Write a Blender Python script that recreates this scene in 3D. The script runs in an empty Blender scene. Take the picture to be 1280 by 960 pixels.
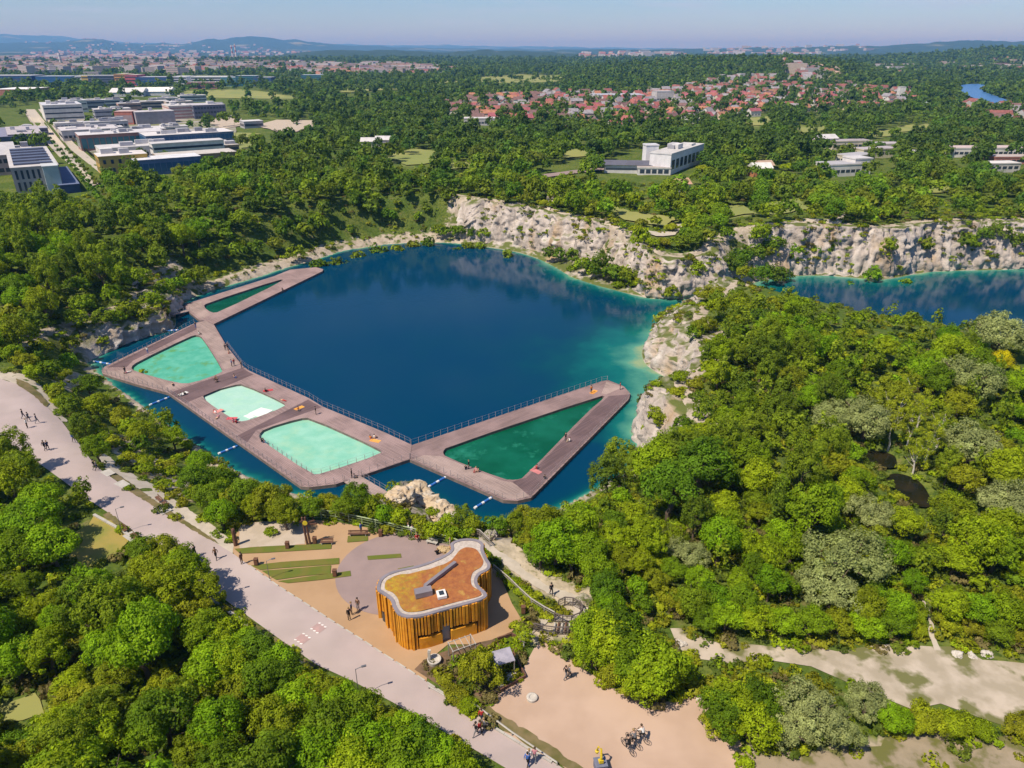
import bpy, bmesh, math, random
import numpy as np
from mathutils import Vector, Matrix
from mathutils.geometry import delaunay_2d_cdt

random.seed(7)
rng = np.random.default_rng(7)
S = bpy.context.scene
C = S.collection
R_ = math.radians

# ------------------------------------------------------------------ camera geometry
F = 889.0
TH = R_(25.2)
CAMH = 50.0
CT, ST = math.cos(TH), math.sin(TH)

def at(px, py, z=0.0):
    """point of the real world that lies at height z under a pixel of the photograph"""
    a = (px - 640.0) / F
    b = (480.0 - py) / F
    d = (a, CT + b * ST, -ST + b * CT)
    t = (z - CAMH) / d[2]
    return (d[0] * t, d[1] * t)

def proj(x, y, z):
    dy = np.asarray(z) - CAMH
    zc = y * CT - dy * ST
    yc = y * ST + dy * CT
    zc = np.where(zc < 1e-3, 1e-3, zc)
    return 640.0 + F * np.asarray(x) / zc, 480.0 - F * yc / zc, zc

def inpoly(px, py, poly):
    px = np.asarray(px, float); py = np.asarray(py, float)
    c = np.zeros(px.shape, bool)
    n = len(poly)
    j = n - 1
    for i in range(n):
        xi, yi = poly[i]; xj, yj = poly[j]
        if yi != yj:
            m = ((yi > py) != (yj > py)) & (px < (xj - xi) * (py - yi) / (yj - yi) + xi)
            c ^= m
        j = i
    return c

# ------------------------------------------------------------------ numpy noise
def _hash(ix, iy, iz):
    h = (ix * 374761393 + iy * 668265263 + iz * 1274126177) & 0xFFFFFFFF
    h = ((h ^ (h >> 13)) * 1274126177) & 0xFFFFFFFF
    h = h ^ (h >> 16)
    return (h & 0xFFFF) / 65535.0

def vnoise(x, y, z):
    ix = np.floor(x).astype(np.int64); iy = np.floor(y).astype(np.int64); iz = np.floor(z).astype(np.int64)
    fx = x - ix; fy = y - iy; fz = z - iz
    fx = fx * fx * (3 - 2 * fx); fy = fy * fy * (3 - 2 * fy); fz = fz * fz * (3 - 2 * fz)
    r = 0
    for a in (0, 1):
        for b in (0, 1):
            for c in (0, 1):
                w = (fx if a else 1 - fx) * (fy if b else 1 - fy) * (fz if c else 1 - fz)
                r = r + w * _hash(ix + a, iy + b, iz + c)
    return r * 2 - 1

def fbm(x, y, z, o=4, lac=2.03, g=0.5):
    r = 0; a = 1.0; s = 1.0
    x = np.asarray(x, float); y = np.asarray(y, float); z = np.asarray(z, float) + np.zeros_like(x)
    for k in range(o):
        r = r + a * vnoise(x * s + 13.1 * k, y * s + 7.7 * k, z * s + 3.3 * k)
        a *= g; s *= lac
    return r

def sstep(a, b, x):
    t = np.clip((np.asarray(x, float) - a) / (b - a), 0, 1)
    return t * t * (3 - 2 * t)

# ------------------------------------------------------------------ the lake outline
WATER = -9.0
# px, py at water level, width of the slope, ledge width, rock 0..1, shelf (shallow) width
SHORE = [
 (112,456, 9,0,.3,5),(121,448,4,0,1,3),(143,435,4,0,1,3),(177,422,4,0,1,3),(213,414,4,0,1,3),(219,407,4,0,1,3),(217,391,5,0,1,3),(231,377,5,1,.9,3),
 (251,369,7,1,.6,3),(290,356,12,2,.55,3),(327,346,14,2.5,.55,3),(345,339,14,2.5,.55,3),(363,334,14,3,.55,3),(400,324,14,3,.55,3),(427,314,14,3,.5,3),
 (460,309,14,3,.5,3),(480,306,14,3,.5,3),(530,303,10,3,.55,3),(560,304,6,4,.6,4),(605,308,4,3,1,5),(649,315,4,2.5,1,5),
 (673,323,4,3,1,5),(694,333,4,7,1,5),(714,346,4,9,1,5),(744,356,4,9,1,5),(768,362,4,6,1,5),(798,370,3.5,.6,1,6),(821,374,3.5,.3,1,7),
 (875,373,3.5,.3,1,8),(900,368,4,.5,1,8),(920,362,6,2,.8,8),(942,355,9,2,.5,9),(961,349,5,.5,.9,9),(999,344,4.5,.5,1,9),(1030,344,4,.5,1,9),
 (1058,346,4,.5,1,9),(1092,349,4,.5,1,9),(1111,349,4,.5,1,9),(1152,340,4.5,.5,1,7),(1192,338,4.5,.5,1,7),(1255,337,5,.5,1,7),(1290,335,5,.5,1,7),
 (1420,328,6,1,.8,6),(1460,380,16,1,.2,5),(1400,452,16,1,.1,5),(1290,452,16,1,.1,5),(1200,436,15,1,.1,5),(1100,420,14,1,.1,5),(1000,398,12,1,.2,6),(945,383,10,.5,.5,7),
 (905,377,7,.5,.8,7),(875,380,7,.5,.9,7),(852,392,8,.3,1,8),(827,410,9,.3,1,10),(807,430,8,.3,1,12),(803,442,8,.3,1,16),(808,456,8,.3,1,20),
 (825,467,6,1,.9,24),(840,474,5,1,.9,26),(838,485,5,1,.9,24),(825,495,6,.5,.9,18),(812,507,6,.3,1,12),(796,522,4,.2,1,8),(793,540,4,.2,1,6),
 (797,562,5,.3,1,5),(785,588,10,.5,.5,4),(745,612,14,.5,.1,3),(700,635,16,.5,.1,3),(650,655,18,.5,.2,3),(600,655,18,.5,.3,3),(560,640,10,0,.9,3),
 (530,618,7,0,1,3),(508,607,7,0,1,3),(486,616,8,0,1,3),(468,630,14,0,.4,3),(430,626,18,.5,.1,3),(390,622,20,.5,.1,3),(340,610,20,.5,.1,3),(290,587,20,.5,.1,3),
 (240,552,19,.5,.1,3),(190,517,18,.5,.1,3),(150,487,16,.5,.1,3)]
_sh = []
for (px, py, w, l, rk, sf) in SHORE:
    x, y = at(px, py, WATER)
    _sh.append((x, y, w, l, rk, sf))
_sh = np.array(_sh)

def resample(a, step):
    """closed polyline with attributes -> dense, corner-cut twice"""
    for _ in range(2):
        b = np.roll(a, -1, 0)
        a = np.stack([a * .75 + b * .25, a * .25 + b * .75], 1).reshape(-1, a.shape[1])
    b = np.vstack([a, a[:1]])
    L = np.r_[0, np.cumsum(np.hypot(*np.diff(b[:, :2], axis=0).T))]
    n = int(L[-1] / step)
    s = np.linspace(0, L[-1], n, endpoint=False)
    return np.stack([np.interp(s, L, b[:, k]) for k in range(b.shape[1])], 1)

SHD = resample(_sh, 2.0)
LAKE = [tuple(p[:2]) for p in SHD]

def shore_query(x, y):
    """signed distance to the shore (+ on land) and the attributes of the nearest bit of shore"""
    n = len(x)
    d = np.full(n, 999.0); at_ = np.zeros((n, 4))
    bb = (x > SHD[:, 0].min() - 70) & (x < SHD[:, 0].max() + 70) & (y > SHD[:, 1].min() - 70) & (y < SHD[:, 1].max() + 70)
    idx = np.nonzero(bb)[0]
    for k in range(0, len(idx), 4000):
        i = idx[k:k + 4000]
        dd = (x[i, None] - SHD[None, :, 0]) ** 2 + (y[i, None] - SHD[None, :, 1]) ** 2
        # soft nearest: the attributes blend between neighbouring shore points
        j = dd.argmin(1)
        d[i] = np.sqrt(dd[np.arange(len(i)), j])
        at_[i] = SHD[j, 2:6]
        q = d[i] < 45
        if q.any():
            w = 1.0 / (dd[q] + 4.0) ** 3
            w /= w.sum(1, keepdims=True)
            at_[i[q]] = w @ SHD[:, 2:6]
    ins = np.zeros(n, bool)
    far_ = idx[d[idx] > 8]; nr_ = idx[d[idx] <= 8]
    ins[far_] = inpoly(x[far_], y[far_], LAKE[::3]); ins[nr_] = inpoly(x[nr_], y[nr_], LAKE)
    d = np.where(ins, -d, d)
    return d, at_

# ------------------------------------------------------------------ terrain height
def px2az(px):
    return math.atan(((px - 640.0) / F) / 1.105)

RIDGES = [   # distance, half depth (m), skyline in the photograph
 (24000, 5000, [(-400,52),(0,47),(60,48),(130,52),(200,56),(400,56),(560,57),(640,58),(760,60),(1280,62),(1700,62)]),
 (14000, 2600, [(-400,60),(0,56),(80,55),(105,51),(130,51),(155,56),(225,56),(260,51),(300,48),(335,48),(380,52),(430,57),(520,60),(600,61),(760,62),(1700,62)]),
 (8500, 1500, [(-400,66),(200,66),(330,66),(700,63),(900,61),(1040,59),(1100,57),(1150,55),(1230,53),(1280,53),(1700,50)]),
 (5200, 900, [(-400,73),(0,72),(330,72),(370,66),(420,63),(470,63),(520,64),(560,66),(600,63),(640,63),(700,66),(760,68),(1000,67),(1280,66),(1700,66)]),
 (2900, 420, [(-400,90),(600,90),(760,80),(860,76),(980,77),(1060,76),(1150,73),(1220,67),(1280,63),(1400,58),(1700,58)]),
 (1500, 260, [(-400,105),(640,105),(720,93),(770,88),(850,82),(920,78),(1000,78),(1060,84),(1100,92),(1160,102),(1700,102)]),
]
def base_h(x, y):
    r = np.hypot(x, y); az = np.arctan2(x, y)
    b = 4.2 * sstep(130 + 42 * sstep(15, 45, x), 206, y) * (1 - sstep(330, 560, r))
    b = b + 1.4 * sstep(25, 60, x) * sstep(80, 110, y) * (1 - sstep(115, 140, y))        # peninsula
    b = b + 1.6 * sstep(-60, -110, x) * (1 - sstep(300, 500, r))
    amp = sstep(50, 95, np.hypot(x + 5, y - 55)) * 0.8 * (1 - .85 * sstep(8, -6, x + .55 * (y - 60)) * (1 - sstep(112, 128, y)))
    b = b + amp * fbm(x / 26, y / 26, 0 * x, 3) * (0.4 + 0.6 * sstep(100, 200, r))
    b = b + 1.5 * fbm(x / 300, y / 300, 0 * x + 5, 3) * sstep(300, 800, r)
    for (r0, w, pts) in RIDGES:
        a = np.array([px2az(p[0]) for p in pts])
        el = np.array([(62 - p[1]) / F * .82 for p in pts])
        rr = r0 * (1 + .0)
        zt = CAMH + rr * np.tan(np.interp(az, a, el))
        n = fbm(az * 60, 0 * az + r0, r / r0 * 6, 4)
        zt = zt + (zt * .06 + r0 * .0005) * n
        f = np.exp(-((r - rr) / w) ** 2)
        b = np.maximum(b, zt * f)
    return b

def height(x, y):
    x = np.asarray(x, float); y = np.asarray(y, float)
    b = base_h(x, y)
    d, a = shore_query(x, y)
    near = d < 300
    W, Lw = a[:, 0], a[:, 1]
    rock = a[:, 2]
    dd = d - 1.3 * rock
    led = 1.6 * np.clip(dd / np.maximum(Lw, .05), 0, 1) * np.clip(Lw / 2, 0, 1)
    t = np.clip((dd - Lw) / np.maximum(W, .5), 0, 1)
    sc = np.where(rock > .6, t ** .8, t * t * (3 - 2 * t))
    lb = sstep(-42, -58, x) * sstep(112, 122, y) * (1 - sstep(215, 240, y))
    b = np.where(near & (d < 40), b + lb * (np.minimum(b, -4.2 + .36 * np.maximum(d - 4, 0)) - b), b)
    land = WATER + led + (b - WATER - led) * sc
    under = WATER + np.maximum(dd, -40) * .45 - .15
    hh = np.where(dd < 0, under, land)
    hh = np.where(near & (a.sum(1) > 0), hh, b)
    # the two small ponds in the hollow of the wood
    for (cx, cy, rx, ry) in PONDS:
        q = np.hypot((x - cx) / rx, (y - cy) / ry)
        hh = np.where(q < 2.4, np.minimum(hh, PONDZ - .4 + 2.2 * sstep(.9, 2.4, q) * (hh - PONDZ + .4) / 2.2), hh)
    return hh

PONDZ = -.6
PONDS = []
for (px, py, rx, ry) in [(1101, 574, 1.7, 2.0), (1138, 612, 1.6, 3.4)]:
    x, y = at(px, py, PONDZ); PONDS.append((x, y, rx, ry))

height_exact = height
GR = [2.0, 8.0, 14.0]
while GR[-1] < 320: GR.append(GR[-1] + (.8 if GR[-1] > 24 else 2.0))
while GR[-1] < 45000: GR.append(GR[-1] * 1.022)
GR = np.array(GR)
GA = np.r_[np.arange(-180, -52, 6.0), np.arange(-52, -42, .8), np.arange(-42, 42, .24), np.arange(42, 52, .8), np.arange(52, 180.5, 6.0)] * math.pi / 180
GA[-1] = math.pi
_A, _R = np.meshgrid(GA, GR)
GX, GY = _R * np.sin(_A), _R * np.cos(_A)
GZ = height_exact(GX.ravel(), GY.ravel()).reshape(GX.shape)

def height(x, y):
    """height of the terrain sheet, read off its own grid"""
    x = np.asarray(x, float); y = np.asarray(y, float)
    r = np.hypot(x, y); a = np.arctan2(x, y)
    i = np.clip(np.searchsorted(GR, r) - 1, 0, len(GR) - 2); j = np.clip(np.searchsorted(GA, a) - 1, 0, len(GA) - 2)
    u = np.clip((r - GR[i]) / (GR[i + 1] - GR[i]), 0, 1); v = np.clip((a - GA[j]) / (GA[j + 1] - GA[j]), 0, 1)
    return (GZ[i, j] * (1 - u) + GZ[i + 1, j] * u) * (1 - v) + (GZ[i, j + 1] * (1 - u) + GZ[i + 1, j + 1] * u) * v

from bisect import bisect_right
_gr, _ga = list(GR), list(GA)
def gh(x, y):
    r = math.hypot(x, y); a = math.atan2(x, y)
    i = min(max(bisect_right(_gr, r) - 1, 0), len(_gr) - 2); j = min(max(bisect_right(_ga, a) - 1, 0), len(_ga) - 2)
    u = (r - _gr[i]) / (_gr[i + 1] - _gr[i]); v = (a - _ga[j]) / (_ga[j + 1] - _ga[j])
    return float((GZ[i, j] * (1 - u) + GZ[i + 1, j] * u) * (1 - v) + (GZ[i, j + 1] * (1 - u) + GZ[i + 1, j + 1] * u) * v)

def ground(px, py, dz=0.0):
    z = 0.0
    for _ in range(6):
        x, y = at(px, py, z + dz)
        z2 = gh(x, y)
        z = z + .7 * (z2 - z)
    x, y = at(px, py, z + dz)
    return x, y, gh(x, y)

# ------------------------------------------------------------------ materials
def new_mat(name):
    m = bpy.data.materials.new(name); m.use_nodes = True
    nt = m.node_tree
    return m, nt, nt.nodes['Principled BSDF']

def N(nt, kind, **kw):
    n = nt.nodes.new(kind)
    for k, v in kw.items():
        if k.startswith('i_'):
            n.inputs[k[2:].replace('_', ' ')].default_value = v
        else:
            setattr(n, k, v)
    return n

def mixc(nt, a, b, fac, blend='MIX'):
    n = nt.nodes.new('ShaderNodeMix'); n.data_type = 'RGBA'; n.blend_type = blend
    for sock, v in ((n.inputs[6], a), (n.inputs[7], b), (n.inputs[0], fac)):
        if isinstance(v, (int, float)): sock.default_value = v
        elif isinstance(v, (tuple, list)): sock.default_value = (*v[:3], 1)
        else: nt.links.new(v, sock)
    return n.outputs[2]

def noise_fac(nt, scale, lo=.4, hi=.6, detail=4, coord='Object', vec=None, rough=.55):
    n = N(nt, 'ShaderNodeTexNoise'); n.inputs['Scale'].default_value = scale; n.inputs['Detail'].default_value = detail
    n.inputs['Roughness'].default_value = rough
    if vec is None:
        tc = N(nt, 'ShaderNodeTexCoord'); vec = tc.outputs[coord]
    nt.links.new(vec, n.inputs['Vector'])
    r = N(nt, 'ShaderNodeMapRange'); r.inputs[1].default_value = lo; r.inputs[2].default_value = hi
    nt.links.new(n.outputs['Fac'], r.inputs[0])
    return r.outputs[0]

def surf(name, col, col2=None, scale=1.0, rough=.85, bump=0, bscale=None, col3=None, scale3=.1, lo=.4, hi=.6, spec=.3, metal=0, lo3=.5, hi3=.65):
    """two- or three-tone mottled procedural surface"""
    m, nt, p = new_mat(name)
    c2 = col2 or tuple(c * .8 for c in col)
    c = mixc(nt, col, c2, noise_fac(nt, scale, lo, hi))
    if col3: c = mixc(nt, c, col3, noise_fac(nt, scale3, lo3, hi3))
    nt.links.new(c, p.inputs['Base Color'])
    p.inputs['Roughness'].default_value = rough
    p.inputs['Specular IOR Level'].default_value = spec
    p.inputs['Metallic'].default_value = metal
    if bump:
        b = N(nt, 'ShaderNodeBump'); b.inputs['Strength'].default_value = bump
        n = N(nt, 'ShaderNodeTexNoise'); n.inputs['Scale'].default_value = bscale or scale * 4; n.inputs['Detail'].default_value = 5
        tc = N(nt, 'ShaderNodeTexCoord'); nt.links.new(tc.outputs['Object'], n.inputs['Vector'])
        nt.links.new(n.outputs['Fac'], b.inputs['Height']); nt.links.new(b.outputs[0], p.inputs['Normal'])
    return m

# ------------------------------------------------------------------ mesh helpers
def np_mesh(name, V, Fc, attrs=None, smooth=False):
    """V (n,3), Fc (m,k) all faces of k corners"""
    me = bpy.data.meshes.new(name)
    V = np.ascontiguousarray(V, np.float32); Fc = np.ascontiguousarray(Fc, np.int32)
    me.vertices.add(len(V)); me.vertices.foreach_set('co', V.ravel())
    k = Fc.shape[1]
    me.loops.add(Fc.size); me.loops.foreach_set('vertex_index', Fc.ravel())
    me.polygons.add(len(Fc)); me.polygons.foreach_set('loop_start', np.arange(0, Fc.size, k, dtype=np.int32))
    for an, (ty, arr) in (attrs or {}).items():
        a = me.attributes.new(an, ty, 'POINT')
        a.data.foreach_set('value' if ty == 'FLOAT' else 'color', np.ascontiguousarray(arr, np.float32).ravel())
    if smooth: me.polygons.foreach_set('use_smooth', np.ones(len(Fc), bool))
    me.update(calc_edges=True)
    return me

def link(name, me, mats=None, parent=None, loc=None):
    o = bpy.data.objects.new(name, me); C.objects.link(o)
    if mats is not None and me is not None and not me.materials:
        for m in (mats if isinstance(mats, (list, tuple)) else [mats]): me.materials.append(m)
    if parent: o.parent = parent
    if loc is not None: o.location = loc
    return o

def tag(o, label, cat, group=None, kind=None):
    o['label'] = label; o['category'] = cat
    if group: o['group'] = group
    if kind: o['kind'] = kind
    return o

def thing(name, label, cat, loc=(0, 0, 0), rz=0, group=None):
    o = bpy.data.objects.new(name, None); C.objects.link(o); o.empty_display_size = .3
    o.location = loc; o.rotation_euler = (0, 0, rz)
    return tag(o, label, cat, group)

def struct(name, me, mats, kind='structure'):
    o = link(name, me, mats); o['kind'] = kind
    return o

class MB:
    def __init__(s): s.v = []; s.f = []; s.mi = []
    def quad(s, *p, mi=0):
        n = len(s.v); s.v += [tuple(q) for q in p]; s.f.append(tuple(range(n, n + len(p)))); s.mi.append(mi)
    def box(s, x0, x1, y0, y1, z0, z1, mi=0, M=None, skip=()):
        P = [Vector((x, y, z)) for z in (z0, z1) for y in (y0, y1) for x in (x0, x1)]
        if M is not None: P = [M @ p for p in P]
        n = len(s.v); s.v += [tuple(p) for p in P]
        for nm, q in (('b', (0, 2, 3, 1)), ('t', (4, 5, 7, 6)), ('f', (0, 1, 5, 4)), ('k', (2, 6, 7, 3)), ('l', (0, 4, 6, 2)), ('r', (1, 3, 7, 5))):
            if nm in skip: continue
            s.f.append(tuple(n + i for i in q)); s.mi.append(mi)
    def tube(s, pts, rad, n=6, mi=0, cap=True):
        pts = [Vector(p) for p in pts]
        if not isinstance(rad, (list, tuple)): rad = [rad] * len(pts)
        rings = []
        for i, p in enumerate(pts):
            t = (pts[min(i + 1, len(pts) - 1)] - pts[max(i - 1, 0)]).normalized()
            a = t.orthogonal().normalized() if abs(t.z) < .95 else Vector((1, 0, 0)); a = (a - t * a.dot(t)).normalized(); b = t.cross(a)
            base = len(s.v)
            for k in range(n):
                an = 2 * math.pi * k / n
                s.v.append(tuple(p + (a * math.cos(an) + b * math.sin(an)) * rad[i]))
            rings.append(base)
        for r0, r1 in zip(rings, rings[1:]):
            for k in range(n):
                s.f.append((r0 + k, r0 + (k + 1) % n, r1 + (k + 1) % n, r1 + k)); s.mi.append(mi)
        if cap:
            s.f.append(tuple(rings[0] + k for k in reversed(range(n)))); s.mi.append(mi)
            s.f.append(tuple(rings[-1] + k for k in range(n))); s.mi.append(mi)
    def lathe(s, prof, n=16, mi=0, c=(0, 0)):
        base = len(s.v)
        for (r, z) in prof:
            for k in range(n):
                a = 2 * math.pi * k / n
                s.v.append((c[0] + r * math.cos(a), c[1] + r * math.sin(a), z))
        for i in range(len(prof) - 1):
            for k in range(n):
                s.f.append((base + i * n + k, base + i * n + (k + 1) % n, base + (i + 1) * n + (k + 1) % n, base + (i + 1) * n + k)); s.mi.append(mi)
        s.f.append(tuple(base + (len(prof) - 1) * n + k for k in range(n))); s.mi.append(mi)
    def mesh(s, name='m'):
        me = bpy.data.meshes.new(name); me.from_pydata(s.v, [], s.f)
        if any(s.mi): me.polygons.foreach_set('material_index', s.mi)
        me.update(); return me
    def obj(s, name, mats, parent=None, loc=None): return link(name, s.mesh(name), mats, parent, loc)

def chaikin(p, n=1):
    a = np.array(p, float)
    for _ in range(n):
        b = np.roll(a, -1, 0)
        a = np.stack([a * .75 + b * .25, a * .25 + b * .75], 1).reshape(-1, 2)
    return [tuple(q) for q in a]

def smooth_closed(p, n=6):
    a = np.array(p, float); out = []
    m = len(a)
    for i in range(m):
        p0, p1, p2, p3 = a[i - 1], a[i], a[(i + 1) % m], a[(i + 2) % m]
        for k in range(n):
            t = k / n
            out.append(tuple(.5 * ((2 * p1) + (p2 - p0) * t + (2 * p0 - 5 * p1 + 4 * p2 - p3) * t * t + (-p0 + 3 * p1 - 3 * p2 + p3) * t ** 3)))
    return out

def tri_poly(outer, holes=(), grid=None):
    """triangulate a world-space polygon (with holes and interior grid points)"""
    vs, es = [], []
    for ring in [outer, *holes]:
        n = len(vs)
        vs += [Vector(p) for p in ring]
        es += [(n + i, n + (i + 1) % len(ring)) for i in range(len(ring))]
    if grid:
        xs = [p[0] for p in outer]; ys = [p[1] for p in outer]
        gx, gy = np.meshgrid(np.arange(min(xs), max(xs), grid), np.arange(min(ys), max(ys), grid))
        gx = gx.ravel() + rng.uniform(-.2, .2, gx.size) * grid; gy = gy.ravel() + rng.uniform(-.2, .2, gy.size) * grid
        m = inpoly(gx, gy, outer)
        vs += [Vector(p) for p in zip(gx[m], gy[m])]
    V, E, T, *_ = delaunay_2d_cdt(vs, es, [], 0, 1e-4)
    V = np.array([tuple(v) for v in V]); T = np.array([t for t in T if len(t) == 3])
    c = V[T].mean(1)
    m = inpoly(c[:, 0], c[:, 1], outer)
    for h in holes: m &= ~inpoly(c[:, 0], c[:, 1], h)
    T = T[m]
    a, b, d = V[T[:, 0]], V[T[:, 1]], V[T[:, 2]]
    cr = (b[:, 0] - a[:, 0]) * (d[:, 1] - a[:, 1]) - (b[:, 1] - a[:, 1]) * (d[:, 0] - a[:, 0])
    T[cr < 0] = T[cr < 0][:, ::-1]
    return V, T

def sheet(name, outer, mat, lift=.05, grid=3.0, holes=(), drape=True, z=0.0, kind='structure', edge=None):
    if edge:   # uneven natural edge
        q = []
        for i, p in enumerate(outer):
            p2 = outer[(i + 1) % len(outer)]
            L = math.hypot(p2[0] - p[0], p2[1] - p[1]); n = max(1, int(L / (edge * 2.5)))
            for k in range(n):
                t = k / n; x = p[0] + (p2[0] - p[0]) * t; y = p[1] + (p2[1] - p[1]) * t
                q.append((x, y))
        qa = np.array(q)
        dx = fbm(qa[:, 0] / (edge * 4), qa[:, 1] / (edge * 4), 0 * qa[:, 0] + 1, 3); dy = fbm(qa[:, 0] / (edge * 4), qa[:, 1] / (edge * 4), 0 * qa[:, 0] + 9, 3)
        outer = [tuple(v) for v in qa + np.stack([dx, dy], 1) * edge]
    V, T = tri_poly(outer, holes, grid)
    zz = height(V[:, 0], V[:, 1]) + lift if drape else np.full(len(V), z)
    me = np_mesh(name, np.c_[V, zz], T, smooth=True)
    return struct(name, me, mat, kind)

def gpoly(pts, z=None):
    return [at(px, py, z) if z is not None else ground(px, py)[:2] for px, py in pts]

def slab(mb, outer, z0, z1, holes=(), mi=0, side_mi=0, bottom=False):
    V, T = tri_poly(outer, holes)
    n = len(mb.v)
    mb.v += [(x, y, z1) for x, y in V]
    for t in T: mb.f.append(tuple(int(n + i) for i in t)); mb.mi.append(mi)
    for ring in [outer, *holes]:
        m = len(ring)
        for i in range(m):
            a, b = ring[i], ring[(i + 1) % m]
            mb.quad((*a, z0), (*b, z0), (*b, z1), (*a, z1), mi=side_mi)

exec_sections = True
# ================================================================== world, sun, camera
SUN_EL, SUN_AZ_DIR = R_(57), Vector((.80, .60))      # direction in which shadows fall on the ground
sd = SUN_AZ_DIR.normalized()
to_sun = Vector((-sd.x * math.cos(SUN_EL), -sd.y * math.cos(SUN_EL), math.sin(SUN_EL)))
W = bpy.data.worlds.new('World'); S.world = W; W.use_nodes = True
nt = W.node_tree; bg = nt.nodes['Background']
sky = nt.nodes.new('ShaderNodeTexSky'); sky.sky_type = 'NISHITA'; sky.sun_disc = False
sky.sun_elevation = SUN_EL; sky.sun_rotation = math.atan2(to_sun.x, to_sun.y)
sky.altitude = 250; sky.air_density = 1.0; sky.dust_density = .3; sky.ozone_density = 4.0
# thin summer clouds, part of the sky
tc = N(nt, 'ShaderNodeTexCoord')
sep = N(nt, 'ShaderNodeSeparateXYZ'); nt.links.new(tc.outputs['Generated'], sep.inputs[0])
mp = N(nt, 'ShaderNodeMapping'); mp.inputs['Scale'].default_value = (7, 7, 60); nt.links.new(tc.outputs['Generated'], mp.inputs[0])
cf = noise_fac(nt, 1.0, .49, .72, 6, vec=mp.outputs[0], rough=.6)
band = N(nt, 'ShaderNodeMapRange'); band.inputs[1].default_value = .012; band.inputs[2].default_value = .05; nt.links.new(sep.outputs[2], band.inputs[0])
mul = N(nt, 'ShaderNodeMath', operation='MULTIPLY'); nt.links.new(cf, mul.inputs[0]); nt.links.new(band.outputs[0], mul.inputs[1])
mul2 = N(nt, 'ShaderNodeMath', operation='MULTIPLY'); nt.links.new(mul.outputs[0], mul2.inputs[0]); mul2.inputs[1].default_value = .7
skyc = mixc(nt, sky.outputs[0], (6.5, 6.6, 7.0), mul2.outputs[0])
nt.links.new(mixc(nt, skyc, (.84, .97, 1.20), 1.0, 'MULTIPLY'), bg.inputs[0]); bg.inputs[1].default_value = .083

sl = bpy.data.lights.new('sun', 'SUN'); sl.energy = 5.0; sl.angle = R_(.53); sl.color = (1, .90, .75)
so = bpy.data.objects.new('sun', sl); C.objects.link(so)
so.rotation_euler = (-to_sun).to_track_quat('-Z', 'Y').to_euler()

cam = bpy.data.cameras.new('camera'); cam.sensor_width = 36; cam.lens = 36 * F / 1280; cam.clip_end = 90000; cam.clip_start = .5
co = bpy.data.objects.new('camera', cam); C.objects.link(co); co.location = (0, 0, CAMH); co.rotation_euler = (math.pi / 2 - TH, 0, 0)
S.camera = co
S.view_settings.view_transform = 'Standard'; S.view_settings.look = 'None'; S.view_settings.exposure = 0.30
S.cycles.use_denoising = True
S.cycles.max_bounces = 6; S.cycles.diffuse_bounces = 3; S.cycles.transparent_max_bounces = 8; S.cycles.volume_bounces = 0
S.cycles.sample_clamp_indirect = 6

# ================================================================== image-space outlines of open ground
ROAD = [(-60,470),(0,474),(25,482),(45,495),(62,512),(77,527),(100,557),(117,580),(130,591),(160,612),(200,637),(240,661),(275,683),(293,694),(312,708),(350,735),(380,754),(410,774),(456,803),(480,819),
        (510,838),(534,854),(573,880),(613,906),(655,932),(695,956),(740,985),(690,1000),(640,966),(605,945),(570,925),(540,906),(491,879),(442,853),(396,832),(361,808),(300,764),(265,739),(230,714),(200,691),(172,668),(150,652),(133,640),(105,622),(82,604),(60,588),(35,570),(0,548),(-60,520)]
SIDEPATH = [(-60,460),(0,464),(30,469),(50,481),(62,497),(74,515),(84,528),(77,527),(62,512),(45,495),(25,482),(0,474),(-60,470)]
LOWPATH = [(128,566),(138,572),(160,590),(190,605),(235,637),(270,660),(293,680),(293,694),(280,686),(240,660),(200,634),(165,612),(140,594),(124,574)]
PLAZA = [(293,694),(287,682),(296,666),(303,655),(330,652),(388,650),(422,653),(470,662),(520,671),(572,682),(600,690),(625,720),(640,755),(652,775),(640,790),(600,806),(560,806),(538,824),(533,853),(510,838),(480,819),(456,803),(410,774),(380,754),(350,735),(312,708)]
SANDPALE = [(298,664),(304,655),(345,652),(386,651),(384,668),(380,681),(345,683),(300,686)]
SAND = [(608,893),(628,868),(652,845),(662,812),(676,802),(700,815),(730,838),(770,865),(812,880),(845,878),(880,868),(892,886),(905,905),(925,940),(935,1000),(760,1000),(700,955),(655,930)]
TRACK = [(830,786),(850,783),(880,800),(920,806),(1000,808),(1080,812),(1160,812),(1260,822),(1340,830),(1340,925),(1280,922),(1230,905),(1180,890),(1120,878),(1080,862),(1020,842),(960,826),(900,822),(862,818),(845,806)]
SCRUBSOIL = [(925,935),(1000,945),(1090,925),(1140,905),(1240,930),(1340,925),(1340,1010),(930,1010)]
STEPPATH = [(662,806),(655,780),(690,772),(722,770),(727,752),(712,742),(690,735),(668,715),(640,690),(612,672),(606,682),(625,700),(640,718),(662,735),(690,748),(708,756),(712,766),(690,785),(672,795),(700,815),(676,802)]
PATH_STEPS = [(664,800),(668,792),(676,783),(690,776),(708,778),(724,776),(735,768),(736,756),(724,746),(706,740),(688,735),(676,727),(660,716),(645,704),(632,694),(618,686),(608,676),(600,672),(597,676),(606,686),(620,698),(636,711),(652,723),(668,733),(684,742),(700,749),(712,756),(718,762),(712,768),(698,768),(682,772),(668,780),(658,790),(656,800)]
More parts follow.
